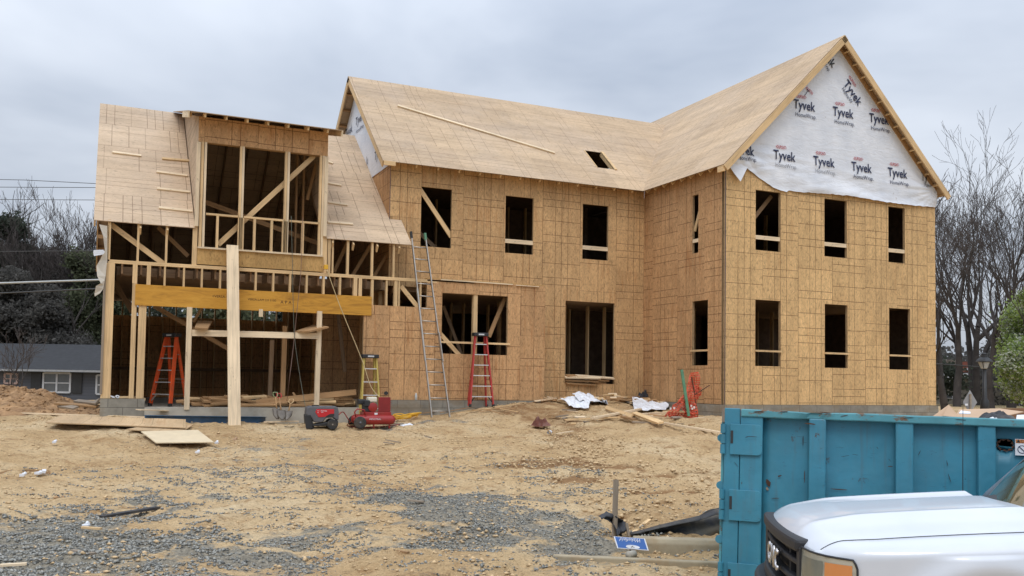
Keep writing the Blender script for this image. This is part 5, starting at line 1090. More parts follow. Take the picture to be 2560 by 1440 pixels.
# side sheet with a torn hole
hxc, hzc = dx(2521, 1113), dz(2521, 1113)
m = MB(); xs_ = [dx(1907), hxc-.07, hxc+.045, Ld]; zs_ = [zb_+.15, hzc-.045, hzc+.05, zr_+.035]
for i in range(3):
    for j in range(3):
        if i == 1 and j == 1: continue
        n_ = 10 if i != 1 else 3; q0 = (xs_[i], zs_[j]); q1 = (xs_[i+1], zs_[j+1])
        m.grid(lambda u, v, q0=q0, q1=q1: DM @ V((q0[0]+(q1[0]-q0[0])*u, .055+.012*nz((q0[0]+(q1[0]-q0[0])*u)*2.5, (q0[1]+(q1[1]-q0[1])*v)*2.5, 1, 5), q0[1]+(q1[1]-q0[1])*v)), 24 if i != 1 else 4, 10)
side = m.build('side_panel', TEAL, dump, smooth=True, solid=.006)
# ragged hole edge
m = MB(); rr = random.Random(3)
for k in range(9):
    a = k/9*6.28; p = V((hxc-.012+.062*math.cos(a), .045, hzc+.002+.05*math.sin(a))); q_ = V((hxc-.012+.045*math.cos(a+.5), .05, hzc+.035*math.sin(a+.5))); r_ = V((hxc-.012+.075*math.cos(a+.75), .046, hzc+.058*math.sin(a+.75)))
    m.quad([DM @ p, DM @ q_, DM @ r_])
m.build('torn_edge', RUST, side, solid=.003); 
for (x0, x1) in ((1850.5, 1907), (2022, 2065), (2238, 2283), (2443, 2488)):
    w0, w1 = dx(x0), dx(x1); o_ = dbox('rib', w0, w1, -.035, .05, zb_+.12, zr_+.02, bev=.012)
x = dx(2488)+.55
while x < Ld: dbox('rib', x, x+.135, -.035, .05, zb_+.12, zr_+.004, bev=.012); x += .74
# rim tube, dented
m = MB()
def rimf(u, v):
    x = dx(1853)+(Ld-dx(1853))*u; a = v*2*math.pi; dent = math.exp(-((x-dx(2035))/.14)**2); cyy, czz = -.0, -.035
    prof = [(-.045, -.068), (-.050, -.06), (-.050, -.01), (-.045, -.0), (.05, -.0), (.055, -.07)]; i = min(5, int(v*6)); t = v*6-i; p, q_ = prof[i % 6], prof[(i+1) % 6]
    y = p[0]+(q_[0]-p[0])*t; z = p[1]+(q_[1]-p[1])*t
    z += .004*nz(x*3, 0, 1.)-(.012*dent*(1 if z > -.03 else -.2)); y += .02*dent*(1 if z < -.02 else 0)
    return DM @ V((x, y, z))
m.grid(rimf, 160, 6); rim = m.build('top_rim', TEALR, dump)
dbox('floor', 0, Ld, .06, 2.2, zb_+.1, zb_+.15); dbox('side_panel', 0, Ld, 2.2, 2.23, zb_+.15, -.01); dbox('top_rim', 0, Ld, 2.15, 2.27, -.07, 0, TEALR); dbox('end_panel', Ld-.03, Ld, .05, 2.2, zb_+.1, 0)
dbox('floor_rail', 0.1, Ld, .35, .5, zb_, zb_+.1); dbox('floor_rail', 0.1, Ld, 1.7, 1.85, zb_, zb_+.1); dbox('bottom_rail', dx(1853), Ld, -.05, .06, zb_+.1, zb_+.2)
# hinged end gate
dbox('end_gate', -.03, dx(1849.5), -.035, 2.2, zb_+.12, .006); 
dbox('gate_post', -.055, -.032, -.01, .06, zb_+.12, -.02, TEALR); 
m = MB(); m.box((-.052, -.03, dz(1815, 1056)), (-.028, .03, dz(1815, 1022)), DM); m.build('worn_plate', LUMG, dump)
def hinge(y0, y1, knob, nmz):
    z1, z0 = dz(1833, y0), dz(1833, y1); xa, xb = dx(1826), dx(1906); c = .035
    pts = [(xa, z0), (xb-c, z0), (xb-c*.3, z0+c*.3), (xb, z0+c), (xb, z1-c), (xb-c*.3, z1-c*.3), (xb-c, z1), (xa, z1)]
    m = MB(); m.prism([DM @ V((x, -.058, z)) for x, z in pts], DM.to_3x3() @ V((0, .018, 0))); h = m.build('hinge_plate', TEAL, dump, bevel=.003)
    zc = (z0+z1)/2
    for k in range(3):
        a = z0+(z1-z0)*k/3; m = MB(); m.tube([DM @ V((-.038, -.05, a+.004)), DM @ V((-.038, -.05, a+(z1-z0)/3-.004))], .024, 12); m.build('hinge_barrel', TEAL, h, smooth=True, sharp=.8)
    m = MB(); m.box((dx(1827), -.0605, z0+(z1-z0)*.36), (dx(1833.5), -.057, z0+(z1-z0)*.78), DM); m.build('slot', BLACK, h)
for y0, y1 in ((1060, 1136), (1223, 1300), (1405, 1480)): hinge(y0, y1, True, 0)
for yk in (1095, 1213, 1348):
    z = dz(1806, yk); m = MB(); m.lathe(DM @ V((-.055, .0, z)), DM.to_3x3() @ V((0, 1, 0)), [(-.02, .0), (-.018, .036), (.018, .036), (.02, 0)], 18); m.build('latch_knob', TEAL, dump, smooth=True, sharp=.6)
# damage: rust gouges and scratches (raised torn metal)
def gouge(px, py, w, h, ang, mat=RUST, par=side, yy=.036):
    c = V((dx(px, py), yy, dz(px, py))); m = MB(); n = 9; rr = random.Random(px); P = []
    for k in range(n):
        a = k/n*6.283; r = rr.uniform(.65, 1.1); X = w*math.cos(a)*r; Z = h*math.sin(a)*r; P.append(DM @ V((c.x+X*math.cos(ang)-Z*math.sin(ang), c.y, c.z+X*math.sin(ang)+Z*math.cos(ang))))
    m.quad(P); m.build('gouge', mat, par, solid=.002)
gouge(1921, 1208, .022, .045, .3); gouge(1949, 1190, .022, .007, .4); gouge(2098, 1224, .09, .005, -.02); gouge(2227, 1166, .02, .005, 0.); gouge(2115, 1140, .045, .002, .25, BLACK); gouge(2370, 1158, .03, .003, -1.35, BLACK); gouge(2376, 1196, .04, .003, -1.3, BLACK); gouge(2025, 1060, .05, .008, -.1, RUST, rim, -.053); gouge(1960, 1030, .04, .005, .1, RUST, rim, -.053); gouge(2060, 1032, .06, .004, -.1, RUST, rim, -.053); gouge(1938, 1246, .04, .003, 0.05); gouge(1880, 1092, .05, .003, 0., BLACK, side, -.078); gouge(1868, 1093, .015, .004, .3, BLACK, side, -.078); gouge(1840, 1160, .03, .002, -.9, BLACK, side, -.038); gouge(1855, 1207, .003, .012, 0., RUST, side, -.038); gouge(2140, 1137, .03, .002, -.1, BLACK); gouge(2150, 1200, .03, .002, 1.0, BLACK); gouge(2300, 1132, .028, .003, 1.2, BLACK, side, .03); gouge(2195, 1120, .012, .003, -.9, BLACK); gouge(2225, 1150, .02, .002, -.9, BLACK); gouge(1918, 1222, .014, .02, .2, LUMG); gouge(2270, 1045, .05, .003, .05, BLACK, rim, -.053); gouge(2400, 1050, .05, .003, -.05, BLACK, rim, -.053); gouge(1895, 1030, .05, .006, .05, RUST, rim, -.053); gouge(2110, 1040, .04, .004, .2, RUST, rim, -.053); gouge(2008, 1100, .004, .05, 0., BLACK, side); gouge(2012, 1190, .004, .07, 0., RUST, side)
# warning sticker
sx0, sx1, sz1, sz0 = dx(2540, 1117), dx(2540, 1117)+.19, dz(2540, 1097), dz(2540, 1138)
m = MB(); m.box((sx0, .028, sz0), (sx1, .031, sz1), DM); stk = m.build('warning_sticker', WHITEP, side)
m = MB(); m.box((sx0+.004, .0265, sz1-.034), (sx1-.004, .028, sz1-.004), DM); m.build('header_band', AMBER, stk)
wf_ = lambda x, z: frame(DM @ V((x, .0258, z)), DXv, DNv)
text('\u25B2CAUTION', .034, wf_((sx0+sx1)/2, sz1-.019), BLACK, stk, fit=.17)
m = MB(); n = 20; cx_, cz_ = sx0+.05, (sz0+sz1)/2-.018
for k in range(n):
    a, b = k/n*6.283, (k+1)/n*6.283; m.quad([DM @ V((cx_+r*math.cos(t), .0262, cz_+r*math.sin(t))) for r, t in ((.034, a), (.034, b), (.028, b), (.028, a))])
m.quad([DM @ V(p) for p in ((cx_-.024, .0262, cz_+.018), (cx_-.018, .0262, cz_+.024), (cx_+.024, .0262, cz_-.018), (cx_+.018, .0262, cz_-.024))]); m.build('prohibition_mark', INK, stk)
# contents
def dbag(name, x, y, z, sx, sy, sz, mat, label, cat, sd):
    m = MB(); m.grid(lambda u, v: DM @ V((x+sx*(u-.5)*(1+.2*nz(v*3, sd, 1)), y+sy*(v-.5), z+sz*math.sin(math.pi*u)**.7*math.sin(math.pi*v)**.6*(.6+.8*abs(nz(u*3, v*3+sd, 1.6))))), 16, 12); return tag(m.build(name, mat, None, smooth=False, solid=.004), label, cat)
m = MB(); m.grid(lambda u, v: DM @ V((.1+(Ld-.2)*u, .08+2.1*v, -.16+.10*nz(u*9, v*4, 1, 3)+.06*u)), 60, 24); tag(m.build('trash_fill', plain("trash", (.30, .24, .17, 1), .9, var=.5, scale=9), None), 'mixed construction trash filling the teal dumpster below its rim', 'trash', None, 'stuff')
def bkp(px, py, bk): d = ray(px, py); return CAM+d*((o0+DBv*bk-CAM).dot(DBv)/d.dot(DBv))
def tri(name, pts, back, mat, label, cat, th=.006, group=None):
    P = [bkp(x, y, back+bk) for x, y, bk in pts]; m = MB(); m.quad(P); return tag(m.build(name, mat, None, solid=th), label, cat, group)
tri('cardboard_box', [(2325, 1046, 0), (2372, 1012, .15), (2400, 1044, 0)], .5, CARD, 'tan cardboard flap with a pointed corner rising over the dumpster rim', 'cardboard', group='cardboard in the dumpster')
tri('cardboard_box', [(2392, 1044, 0), (2372, 1012, .15), (2357, 1040, -.1)], .49, CARD, 'darker folded side of the pointed cardboard flap', 'cardboard', group='cardboard in the dumpster')
tri('cardboard_box', [(2385, 1048, 0), (2398, 1024, .5), (2500, 1022, .6), (2560, 1030, .2), (2470, 1050, 0)], .4, CARD, 'large flat open cardboard piece in the dumpster', 'cardboard', group='cardboard in the dumpster')
tri('cardboard_box', [(2475, 1022, 0), (2640, 1019, 0), (2640, 1052, 0), (2490, 1048, 0)], 1.1, plain("cardboard_dark", (.24, .12, .06, 1), .9), 'dark brown open cardboard box at the right in the dumpster', 'cardboard', group='cardboard in the dumpster')
tri('white_foam', [(2397, 1034, 0), (2402, 1027, .05), (2426, 1030, .05), (2426, 1035, 0)], .3, WHITEP, 'small white foam piece on the cardboard', 'foam'); tri('white_foam', [(2540, 1050, 0), (2542, 1038, .05), (2600, 1036, .05), (2600, 1052, 0)], .25, WHITEP, 'pale block at the right on the dumpster load', 'foam')
_b = DMi @ bkp(2492, 1050, .28); dbag('black_bag', _b.x, .28, _b.z, .27, .3, .085, BLACKC, 'black plastic bag bulging over the dumpster rim', 'bag', 2.)
_b = DMi @ bkp(2480, 1052, .14); dbag('white_bag', _b.x, .14, _b.z, .13, .1, .03, WHITEP, 'white bag scrap under the black bag at the dumpster rim', 'bag', 4.)
# ---------------------------------------------------------------- white pickup truck
TO = V((-10.635, -13.82, -1.315)); ta = 2.5865; TFW, TLF = V((math.cos(ta), math.sin(ta), 0)), V((-math.sin(ta), math.cos(ta), 0))
TM = Matrix((-TFW, TLF, V((0, 0, 1)))).transposed().to_4x4(); TM.translation = TO   # x: toward the rear, y: toward driver side (camera), z up  (mirror handled by faces)
truck = thing('pickup_truck', TO, 'white pickup truck with black grille and amber and clear headlight, nose toward the left', 'pickup truck')
def tp(x, y, z): return TM @ V((x, y, z))
# body outline measured from above: nose curve
def nose(y):   # x of the hood front at side position y (y: -0.98..0.98)
    a = abs(y)/.98; return .03+.10*a*a+.16*a**6
def hoodz(x, y):
    L = min(1, max(0, (x-nose(y))/1.30)); z = .990+.112*L**.55+.035*L
    a = abs(y)
    z -= .055*(a/.80)**2.4
    z += .018*(1/(1+math.exp(-(a-.30)*34)))*(1/(1+math.exp((a-.56)*20)))*min(1, L*4)*0
    bulge = 1/(1+math.exp((a-.50)*26)); z += .022*bulge*min(1, L*3.5)
    z -= .012*math.exp(-((a-.26)/.05)**2)*min(1, max(0, (L-.25)*4))*(1 if y < 0 else .0)
    z += .016*math.exp(-((a-.40)/.045)**2)*min(1, L*3)
    e = max(0, 1-(x-nose(y))/.16); z -= .075*e*e
    return z
ys_h = [(-.80+1.60*i/64) for i in range(65)]
def seamx(y): # driver side front of fender seam: hood/fender border (in x) for |y|>.66
    return 0
def hw(x): # half width of the hood at x : front corner narrows toward the headlight
    t = (x-.10)/.35; return .70+.075*min(1, max(0, t))**.5 if x > .10 else .70
def hoodf(u, v):
    yy = (v*2-1); x0 = 0; 
    y = yy*.775; xs0 = nose(y)+.0; x = xs0+(1.38-.10*(yy*yy if yy < 0 else 0)+.14*max(0, yy)-xs0)*u**1.25
    y = yy*hw(x)*(1 if True else 1)
    return tp(x, y, hoodz(x, y))
m = MB(); m.grid(hoodf, 70, 84); hood = m.build('hood', CARP, truck, smooth=True)
def front_drop(u, v):  # hood lip down to the grille surround
    yy = v*2-1; y = yy*hw(nose(yy*.775)); x = nose(yy*.775); z = hoodz(x, y); return tp(x-.012*math.sin(u*1.57), y, z-.05*u)
m = MB(); m.grid(front_drop, 4, 84); m.build('hood_lip', CARP, hood, smooth=True)
# fenders (both sides): plan curve of the body side, swept down, with wheel arch flare
PC = [(.075, .585), (.088, .66), (.115, .745), (.175, .825), (.27, .880), (.38, .915), (.55, .945), (.85, .965), (1.2, .968), (1.62, .965)]
_pl = [0]
for (a_, b_), (c_, d_) in zip(PC, PC[1:]): _pl.append(_pl[-1]+math.hypot(c_-a_, d_-b_))
def plan(s):
    d = s*_pl[-1]
    for i in range(len(PC)-1):
        if d <= _pl[i+1]+1e-9:
            t = (d-_pl[i])/(_pl[i+1]-_pl[i]); p0, p1, p2, p3 = PC[max(i-1, 0)], PC[i], PC[i+1], PC[min(i+2, len(PC)-1)]
            return tuple(.5*((2*p1[k])+(p2[k]-p0[k])*t+(2*p0[k]-5*p1[k]+4*p2[k]-p3[k])*t*t+(3*p1[k]-p0[k]-3*p2[k]+p3[k])*t**3) for k in (0, 1))
    return PC[-1]
def sidept(s, z, sg, off=0.0):      # point of the body side at plan parameter s and height z
    x, y = plan(s); x2, y2 = plan(min(1, s+.004)); x1, y1 = plan(max(0, s-.004)); tx, ty = x2-x1, y2-y1; l = math.hypot(tx, ty); nx_, ny_ = -ty/l, tx/l
    cxw, czw, R = 1.02, .40, .50; d = math.hypot(x-cxw, z-czw); fl = .028*math.exp(-((d-R)/.075)**2) if z > .25 else 0
    tt = max(0, (.93-z))/.65; o = off+fl*min(1, x*2)+.012*math.sin(min(1, tt*1.6)*1.57)-.012*tt*tt
    return tp(x+nx_*o, sg*(y+ny_*o), z)
TOPZ = lambda x: hoodz(max(x, .15), hw(max(x, .15)))-.004
def fender(sg, name):
    def f(s, v):
        x, y = plan(s); zt = TOPZ(x); xe_ = max(x, .15); ye = min(hw(xe_)+.004, y+.0) if x > .12 else min(y, .70); zb = zt-.075-.02*min(1, x)
        if v < .3:
            t = v/.3; q = 1-t; return tp(xe_+(x-xe_)*math.sin(t*1.57), sg*(ye+(y-ye)*math.sin(t*1.57)), zt-(zt-zb)*(1-math.cos(t*1.57)))
        return sidept(s, zb+(.32-zb)*(v-.3)/.7, sg)
    nu, nv = 96, 56; m = MB(); P = [[f(i/nu, j/nv) for i in range(nu+1)] for j in range(nv+1)]; Ti = TM.inverted()
    for j in range(nv):
        for i in range(nu):
            q4 = [P[j][i], P[j][i+1], P[j+1][i+1], P[j+1][i]]; c = Ti @ ((q4[0]+q4[2])/2)
            if math.hypot(c.x-1.02, c.z-.40) < .43: continue
            m.quad(q4)
    return m.build(name, CARP, truck, smooth=True)
fender(1, 'fender'); fender(-1, 'fender')
# dark seam along hood / fender
m = MB()
m.tube([tp(x, hw(x)+.003, hoodz(x, hw(x))-.003) for x in [.17+i*.05 for i in range(25)]], .003, 5); m.build('hood_seam', BLACK, hood)
# headlights
def headlight(sg):
    s1 = .245
    def zz(u): e = max(0, u-.93)/.07; return (.905-.012*u-.05*e*e, .60+.06*u)
    def f(u, v, off=.008): z1, z0 = zz(u); return sidept(.005+(s1-.005)*u, z1+(z0-z1)*v, sg, off)
    m = MB(); m.grid(f, 30, 14); h = m.build('headlight', LENS, truck, smooth=True)
    m = MB(); m.grid(lambda u, v: f(.57+.36*u, .14+.86*v, .0105), 10, 8); m.build('amber_lens', AMBER, h, smooth=True)
    m = MB(); m.grid(lambda u, v: f(.08+.46*u, .14+.80*v, .0095), 10, 8); m.build('reflector', plain('lamp_inner', (.30, .31, .27, 1), .15, .6), h, smooth=True)
    P = [f(u, 0, .010) for u in (0, .15, .3, .45, .6, .75, .88, .94, .98, 1)]+[f(1, v, .010) for v in (.1, .3, .6, 1)]
    m = MB(); m.tube(P, .0065, 6); m.build('black_gasket', TRIM, h, smooth=True)
headlight(1); headlight(-1)
# grille: surround band, bars, side post, emblem
def gcurve(y, dx_=0.0): return nose(y*1.0)+.0+dx_
def gband(name, z0, z1, d0, d1, mat, yr=.60, par=truck, bev=.012, rnd=1):
    m = MB(); n = 30; ring = []
    for i in range(n+1):
        y = -yr+2*yr*i/n; x = gcurve(y); ring.append([tp(x+d0, y, z0), tp(x+d0, y, z1), tp(x+d1, y, z1), tp(x+d1, y, z0)])
    for a, b in zip(ring, ring[1:]):
        for k in range(4): m.quad([a[k], b[k], b[(k+1) % 4], a[(k+1) % 4]])
    m.quad(ring[0]); m.quad(ring[-1][::-1]); return m.build(name, mat, par, bevel=bev)
gband('grille_backing', .56, .90, .07, .09, BLACK, bev=0)
gs_ = gband('grille_surround', .865, .945, -.035, .08, TRIM, .585, bev=.022)
gband('grille_bar', .775, .81, -.005, .05, TRIM, .56, gs_); gband('grille_bar', .66, .695, -.005, .05, TRIM, .56, gs_); gband('grille_surround', .52, .60, -.03, .08, TRIM, .60, bev=.02)
for y in (-.56, .56, -.28, .28):
    m = MB(); w = .045 if abs(y) > .5 else .012; x = gcurve(y); m.box((x-.015 if abs(y) > .5 else x+.02, y-w, .57), (x+.06, y+w, .90), TM); m.build('grille_post', TRIM, gs_, bevel=.006)
EMB = plain("emblem_chrome", (.62, .60, .60, 1), .25, .9)
o_ = text('GMC', .20, frame(tp(gcurve(0)-.03, .03, .735), tp(0, 1, 0)-tp(0, 0, 0), tp(-1, 0, 0)-tp(0, 0, 0)), EMB, gs_, name='emblem', fit=.36, bold=.003)
md = o_.modifiers.new('s', 'SOLIDIFY'); md.thickness = .02; md.offset = 0
def tbox(name, a, b, mat, bev=.02, par=truck): m = MB(); m.box(a, b, TM); return m.build(name, mat, par, bevel=bev)
def tsweep(name, prof, y0, y1, mat, bev=.02, par=truck, n=1):
    m = MB(); m.prism([tp(x, y0, z) for x, z in prof], tp(0, y1, 0)-tp(0, y0, 0)); return m.build(name, mat, par, bevel=bev)
gband('bumper', .30, .53, -.10, .25, TRIM, .92, bev=.03); tbox('valance', (.1, -.85, .2), (.5, .85, .45), TRIM)
# cowl, windshield, cab
m = MB(); m.grid(lambda u, v: tp(1.30-.10*((2*v-1)**2 if v < .5 else 0)+.14*max(0, 2*v-1)+.02+.34*u, (2*v-1)*.80, hoodz(1.3, (2*v-1)*.7)-.034-.012*math.sin(u*3.1)+.02*u), 6, 30); m.build('cowl', TRIM, truck, smooth=True)
def wsf(u, v): yy = 2*u-1; b = V((1.47+.14*yy*yy, yy*.76, 1.06)); t_ = V((2.02+.10*yy*yy, yy*.62, 1.62)); p = b.lerp(t_, v); return tp(p.x-.03*math.sin(v*3.1), p.y, p.z)
m = MB(); m.grid(wsf, 24, 14); m.build('windshield', WIN, truck, smooth=True)
for sg in (-1, 1):
    m = MB(); m.tube([tp(1.50+.12, sg*.80, 1.03), tp(1.66, sg*.775, 1.10), tp(1.90, sg*.71, 1.36), tp(2.12, sg*.65, 1.62)], [.03, .028, .026, .026], 8); m.build('pillar', CARP if sg > 0 else plain('pillar_painted_reflection', (.10, .14, .18, 1), .4), truck, smooth=True)  # far pillar of the white cab, blue grey reflection painted in
    tbox('wiper', (1.50, sg*.30-.30, 1.06), (1.52, sg*.30+.30, 1.075), BLACK, .003)
    m = MB(); m.prism([tp(x, sg*.93, z) for x, z in ((1.98, 1.02), (2.2, 1.05), (2.22, 1.24), (2.0, 1.22))], tp(0, sg*.25, 0)-tp(0, 0, 0)); m.build('mirror', TRIM, truck, bevel=.03)
    m = MB(); m.prism([tp(x, sg*.985, z) for x, z in ((1.60, .42), (4.1, .42), (4.1, 1.05), (1.60, 1.0))], tp(0, -sg*.05, 0)-tp(0, 0, 0)); m.build('door', CARP, truck, bevel=.02)
    m = MB(); m.prism([tp(x, sg*(.93 if z < 1.2 else .74), z) for x, z in ((1.80, 1.08), (4.0, 1.08), (3.8, 1.58), (2.2, 1.58))], tp(0, -sg*.02, 0)-tp(0, 0, 0)); m.build('side_window', WIN, truck)
m = MB(); m.prism([tp(x, -.68, z) for x, z in ((2.05, 1.60), (2.4, 1.68), (3.6, 1.66), (3.95, 1.57))], tp(0, .68, 0)-tp(0, -.68, 0)); m.build('cab_roof', CARP, truck, bevel=.05)
tbox('bed', (4.15, -.95, .5), (5.9, .95, 1.05), CARP, .03); tbox('underbody', (.5, -.7, .3), (5.8, .7, .5), BLACK)
tbox('engine_bay', (.35, -.66, .5), (1.55, .66, .88), BLACK)
tbox('cab_back', (3.95, -.9, .5), (4.1, .9, 1.58), CARP, .03); tbox('dashboard', (1.62, -.72, .9), (2.0, .72, 1.06), BLACK, .03)
for x in (1.02, 4.9):
    for sg in (-1, 1):
        c = tp(x, sg*.84, .40); ax = (tp(0, sg, 0)-tp(0, 0, 0)).normalized(); w = MB(); w.lathe(c, ax, [(-.13, .25), (-.13, .36), (-.09, .40), (.09, .40), (.13, .36), (.13, .26)], 30); tw = w.build('wheel', RUBBER, truck, smooth=True, sharp=.6)
        w = MB(); w.lathe(c, ax, [(.10, .26), (.12, .24), (.05, .2), (.05, .06), (.08, .05), (.08, 0)], 24); w.build('rim', ALU, tw, smooth=True, sharp=.5)
ab = atD(2407, 1240, 6.9); at_ = atD(2407.5, 990, 6.9); m = MB(); m.tube([ab, at_], [.0035, .002], 6); m.build('antenna', BLACK, truck)
# sky reflects in the windscreen coat, its olive reflection is painted in; registration papers inside
# ---------------------------------------------------------------- stake, silt fence, sign, curb
sb, stp = G(1535, 1345), None
Yk = sb.y; stp = atY(1540, 1199, Yk+.05); lab(board('wooden_stake', sb-V((0, 0, .15)), stp, .052, .03, LUMG, None, (1, 0, 0)), 'weathered upright wooden stake behind the blue sign', 'stake')
sf = thing('silt_fence', G(1640, 1340), 'black silt fence fabric sagging from the weathered stake to behind the dumpster', 'silt fence')
yf1 = G(1625, 1341).y
cols = [((1497, 1290), (1500, 1296)), ((1520, 1279), (1522, 1300)), ((1538, 1292), (1534, 1312)), ((1556, 1300), (1538, 1335)), ((1568, 1304), (1540, 1341)), ((1563, 1312), (1562, 1342))]
cols2 = [((1577, 1333), (1577, 1340)), ((1610, 1324), (1600, 1343)), ((1650, 1313), (1650, 1344)), ((1700, 1301), (1700, 1345)), ((1750, 1290), (1750, 1346)), ((1790, 1274), (1790, 1347)), ((1830, 1268), (1830, 1348)), ((1900, 1260), (1900, 1350)), ((2000, 1255), (2000, 1352))]
def cloth(cols, sd, mat, name, flap=0.):
    m = MB(); n = len(cols)-1
    def f(u, v):
        t = u*n; i = min(n-1, int(t)); t -= i; a = atY(*cols[i][0], yf1+.12).lerp(atY(*cols[i+1][0], yf1+.12), t); b = atY(*cols[i][1], yf1+.02).lerp(atY(*cols[i+1][1], yf1+.02), t); p = a.lerp(b, v)
        return p+V((0, .04*math.sin(v*5+u*9+sd)+.05*nz(u*7, v*3, 1, sd), .012*nz(u*12, v*4, 1, sd+3)))
    m.grid(f, 60, 12); return m.build(name, mat, sf, smooth=True, solid=.004)
def muddy():
    t = NT("silt_fabric"); c = t.coord(); n = t.ramp(t.noise(t.vmul(c, (1.6, 1, 3)), 1.3, 5, .6), [(.42, 0.), (.58, 1.)])
    k = t.mix(t.m('MULTIPLY', n, .6), (.018, .020, .026, 1), (.17, .145, .10, 1)); t.bump(t.noise(c, 9, 4), .4, .01); return t.done(k, .6)
cloth(cols, 1., BLACKC, 'fabric'); cloth(cols2, 2., muddy(), 'fabric')
m = MB()
for i in range(len(cols2)-1):
    a, b = cols2[i][0], cols2[i+1][0]; w0 = 4+i*1.6; m.quad([atY(a[0], a[1]-1, yf1+.08), atY(b[0], b[1]-1, yf1+.08), atY(b[0], b[1]+w0+2, yf1-.03), atY(a[0], a[1]+w0, yf1-.03)])
m.build('folded_edge', BLACKC, sf, smooth=True, solid=.005)
board('stake', atY(1572, 1341, yf1), atY(1566, 1308, yf1+.05), .03, .02, LUMG, sf, (1, 0, 0)); lab(board('stick', atY(1582, 1333, yf1+.3), atY(1624, 1299, yf1+.75), .05, .02, LUM, None, (0, 1, 0)), 'broken stake lying behind the black silt fence', 'stick')
# curb and gutter
def edge_pts(lst, dz=0.0): return [G(x, y, dz) for x, y in lst]
ca, cb2 = G(1590, 1374), G(1815, 1381); du = (cb2-ca).normalized(); dn = V((0, 0, 1)).cross(du); dn = -dn if dn.y < 0 else dn
c0 = ca-du*.02; c1 = ca+du*6.5
def prismx(name, prof, a, b, mat, parent=None, bev=.012):
    m = MB(); P = [a+dn*y+V((0, 0, z)) for y, z in prof]; m.prism(P, b-a); return m.build(name, mat, parent, bevel=bev)
zc = H(ca.x, ca.y); a0 = V((c0.x, c0.y, zc)); joints = [0, .95, 2.4, 3.9, 5.4, 6.9]; curb = thing('curb', a0, 'pale muddy concrete curb with a joint, running right from the blue sign behind the dumpster', 'curb')
for s0, s1 in zip(joints, joints[1:]): prismx('curb_block', [(0, -.3), (0, .07), (.03, .112), (.17, .117), (.17, -.3)], a0+du*(s0+.012), a0+du*(s1-.012), CURBM, curb)
ga, gb_ = G(1385, 1393), G(1815, 1412); dg = (gb_-ga).normalized(); dgn = V((0, 0, 1)).cross(dg); dgn = -dgn if dgn.y < 0 else dgn
m = MB(); P = [ga+dgn*y+V((0, 0, z)) for y, z in ((-.0, -.2), (-.0, .012), (.02, .022), (.12, .010), (.12, -.2))]; m.prism(P, dg*7.5); tag(m.build('gutter_edge', CURBM, None, bevel=.01), 'thin concrete gutter edge line in the sand in front of the curb', 'gutter')
# blue yard sign lying down tilted
zz_ = .22; s0 = G(1543, 1383, .05); s1 = G(1622, 1389, .05); yb_ = (s0.y+s1.y)/2; t0 = atY(1534, 1341, yb_+.14); t1 = atY(1606, 1346, yb_+.16)
sgn = thing('yard_sign', (s0+s1)/2, 'blue printed yard sign with a white border lying tilted upside down against the curb', 'sign')
X = (s1-s0); Y = (t0-s0); Nn = X.cross(Y).normalized(); Nn = Nn if Nn.dot(CAM-s0) > 0 else -Nn
def sq(name, u0, u1, v0, v1, off, mat, par=None): m = MB(); P = [s0+X*u+Y*v for u, v in ((u0, v0), (u1, v0), (u1, v1), (u0, v1))]; m.prism([p+Nn*off for p in P], -Nn*.004); return m.build(name, mat, par or sgn)
pn = sq('panel', 0, 1, 0, 1, .004, WHITEP); SB = plain("sign_blue", (.035, .13, .42, 1), .4, var=.1, dirt=((.5, .45, .38, 1), .35)); sq('blue_field', .04, .96, .06, .97, .0062, SB, pn)
tw_ = text('Wakefield', Y.length*.42, frame(s0+X*.52+Y*.80+Nn*.009, -X, Nn), WHITEP, pn, shear=.3)
m = MB(); n = 24; cc = s0+X*.52+Y*.20+Nn*.009; el_ = []
for k in range(n): a = k/n*6.283; el_.append(cc+X*.22*math.cos(a)+Y*.16*math.sin(a))
m.quad(el_); m.build('white_oval', WHITEP, pn)
for i_, (u, v) in enumerate(((.50, .22), (.47, .17), (.55, .17), (.52, .26))): sq('bird_mark', u-.012, u+.012, v-.02, v+.02, .014, STAMP, pn)
board('frame_leg', s0+X*.42+Y*.05-V((0, 0, .02)), s0+X*.42+Y*.9-Nn*.02, .012, .012, RUST, sgn); m = MB(); pr_ = G(1580, 1394, .03); m.tube([pr_+V((-.05, 0, 0)), pr_+V((.05, .03, 0))], .035, 10); tag(m.build('pipe_end', CONC, None, smooth=True), 'small round concrete stub below the blue sign', 'pipe stub')
# ---------------------------------------------------------------- trees
def tube_bulk(segs):     # segs: list of (p0, p1, r0, r1) ; triangular tubes, one mesh
    n = len(segs); A = np.array([s[0] for s in segs]); B = np.array([s[1] for s in segs]); R0 = np.array([s[2] for s in segs]); R1 = np.array([s[3] for s in segs])
    D = B-A; D /= np.linalg.norm(D, axis=1)[:, None]+1e-9; ref = np.where(np.abs(D[:, 2:3]) > .9, np.array([[1., 0, 0]]), np.array([[0, 0, 1.]])); a = np.cross(D, ref); a /= np.linalg.norm(a, axis=1)[:, None]; b = np.cross(D, a)
    K = 4; vs = []
    for P, R in ((A, R0), (B, R1)):
        for k in range(K): t = 2*math.pi*k/K; vs.append(P+(a*math.cos(t)+b*math.sin(t))*R[:, None])
    vs = np.stack(vs, 1).reshape(-1, 3); base = np.arange(n)*2*K
    fs = np.concatenate([np.stack([base+k, base+(k+1) % K, base+K+(k+1) % K, base+K+k], 1) for k in range(K)])
    return vs, fs
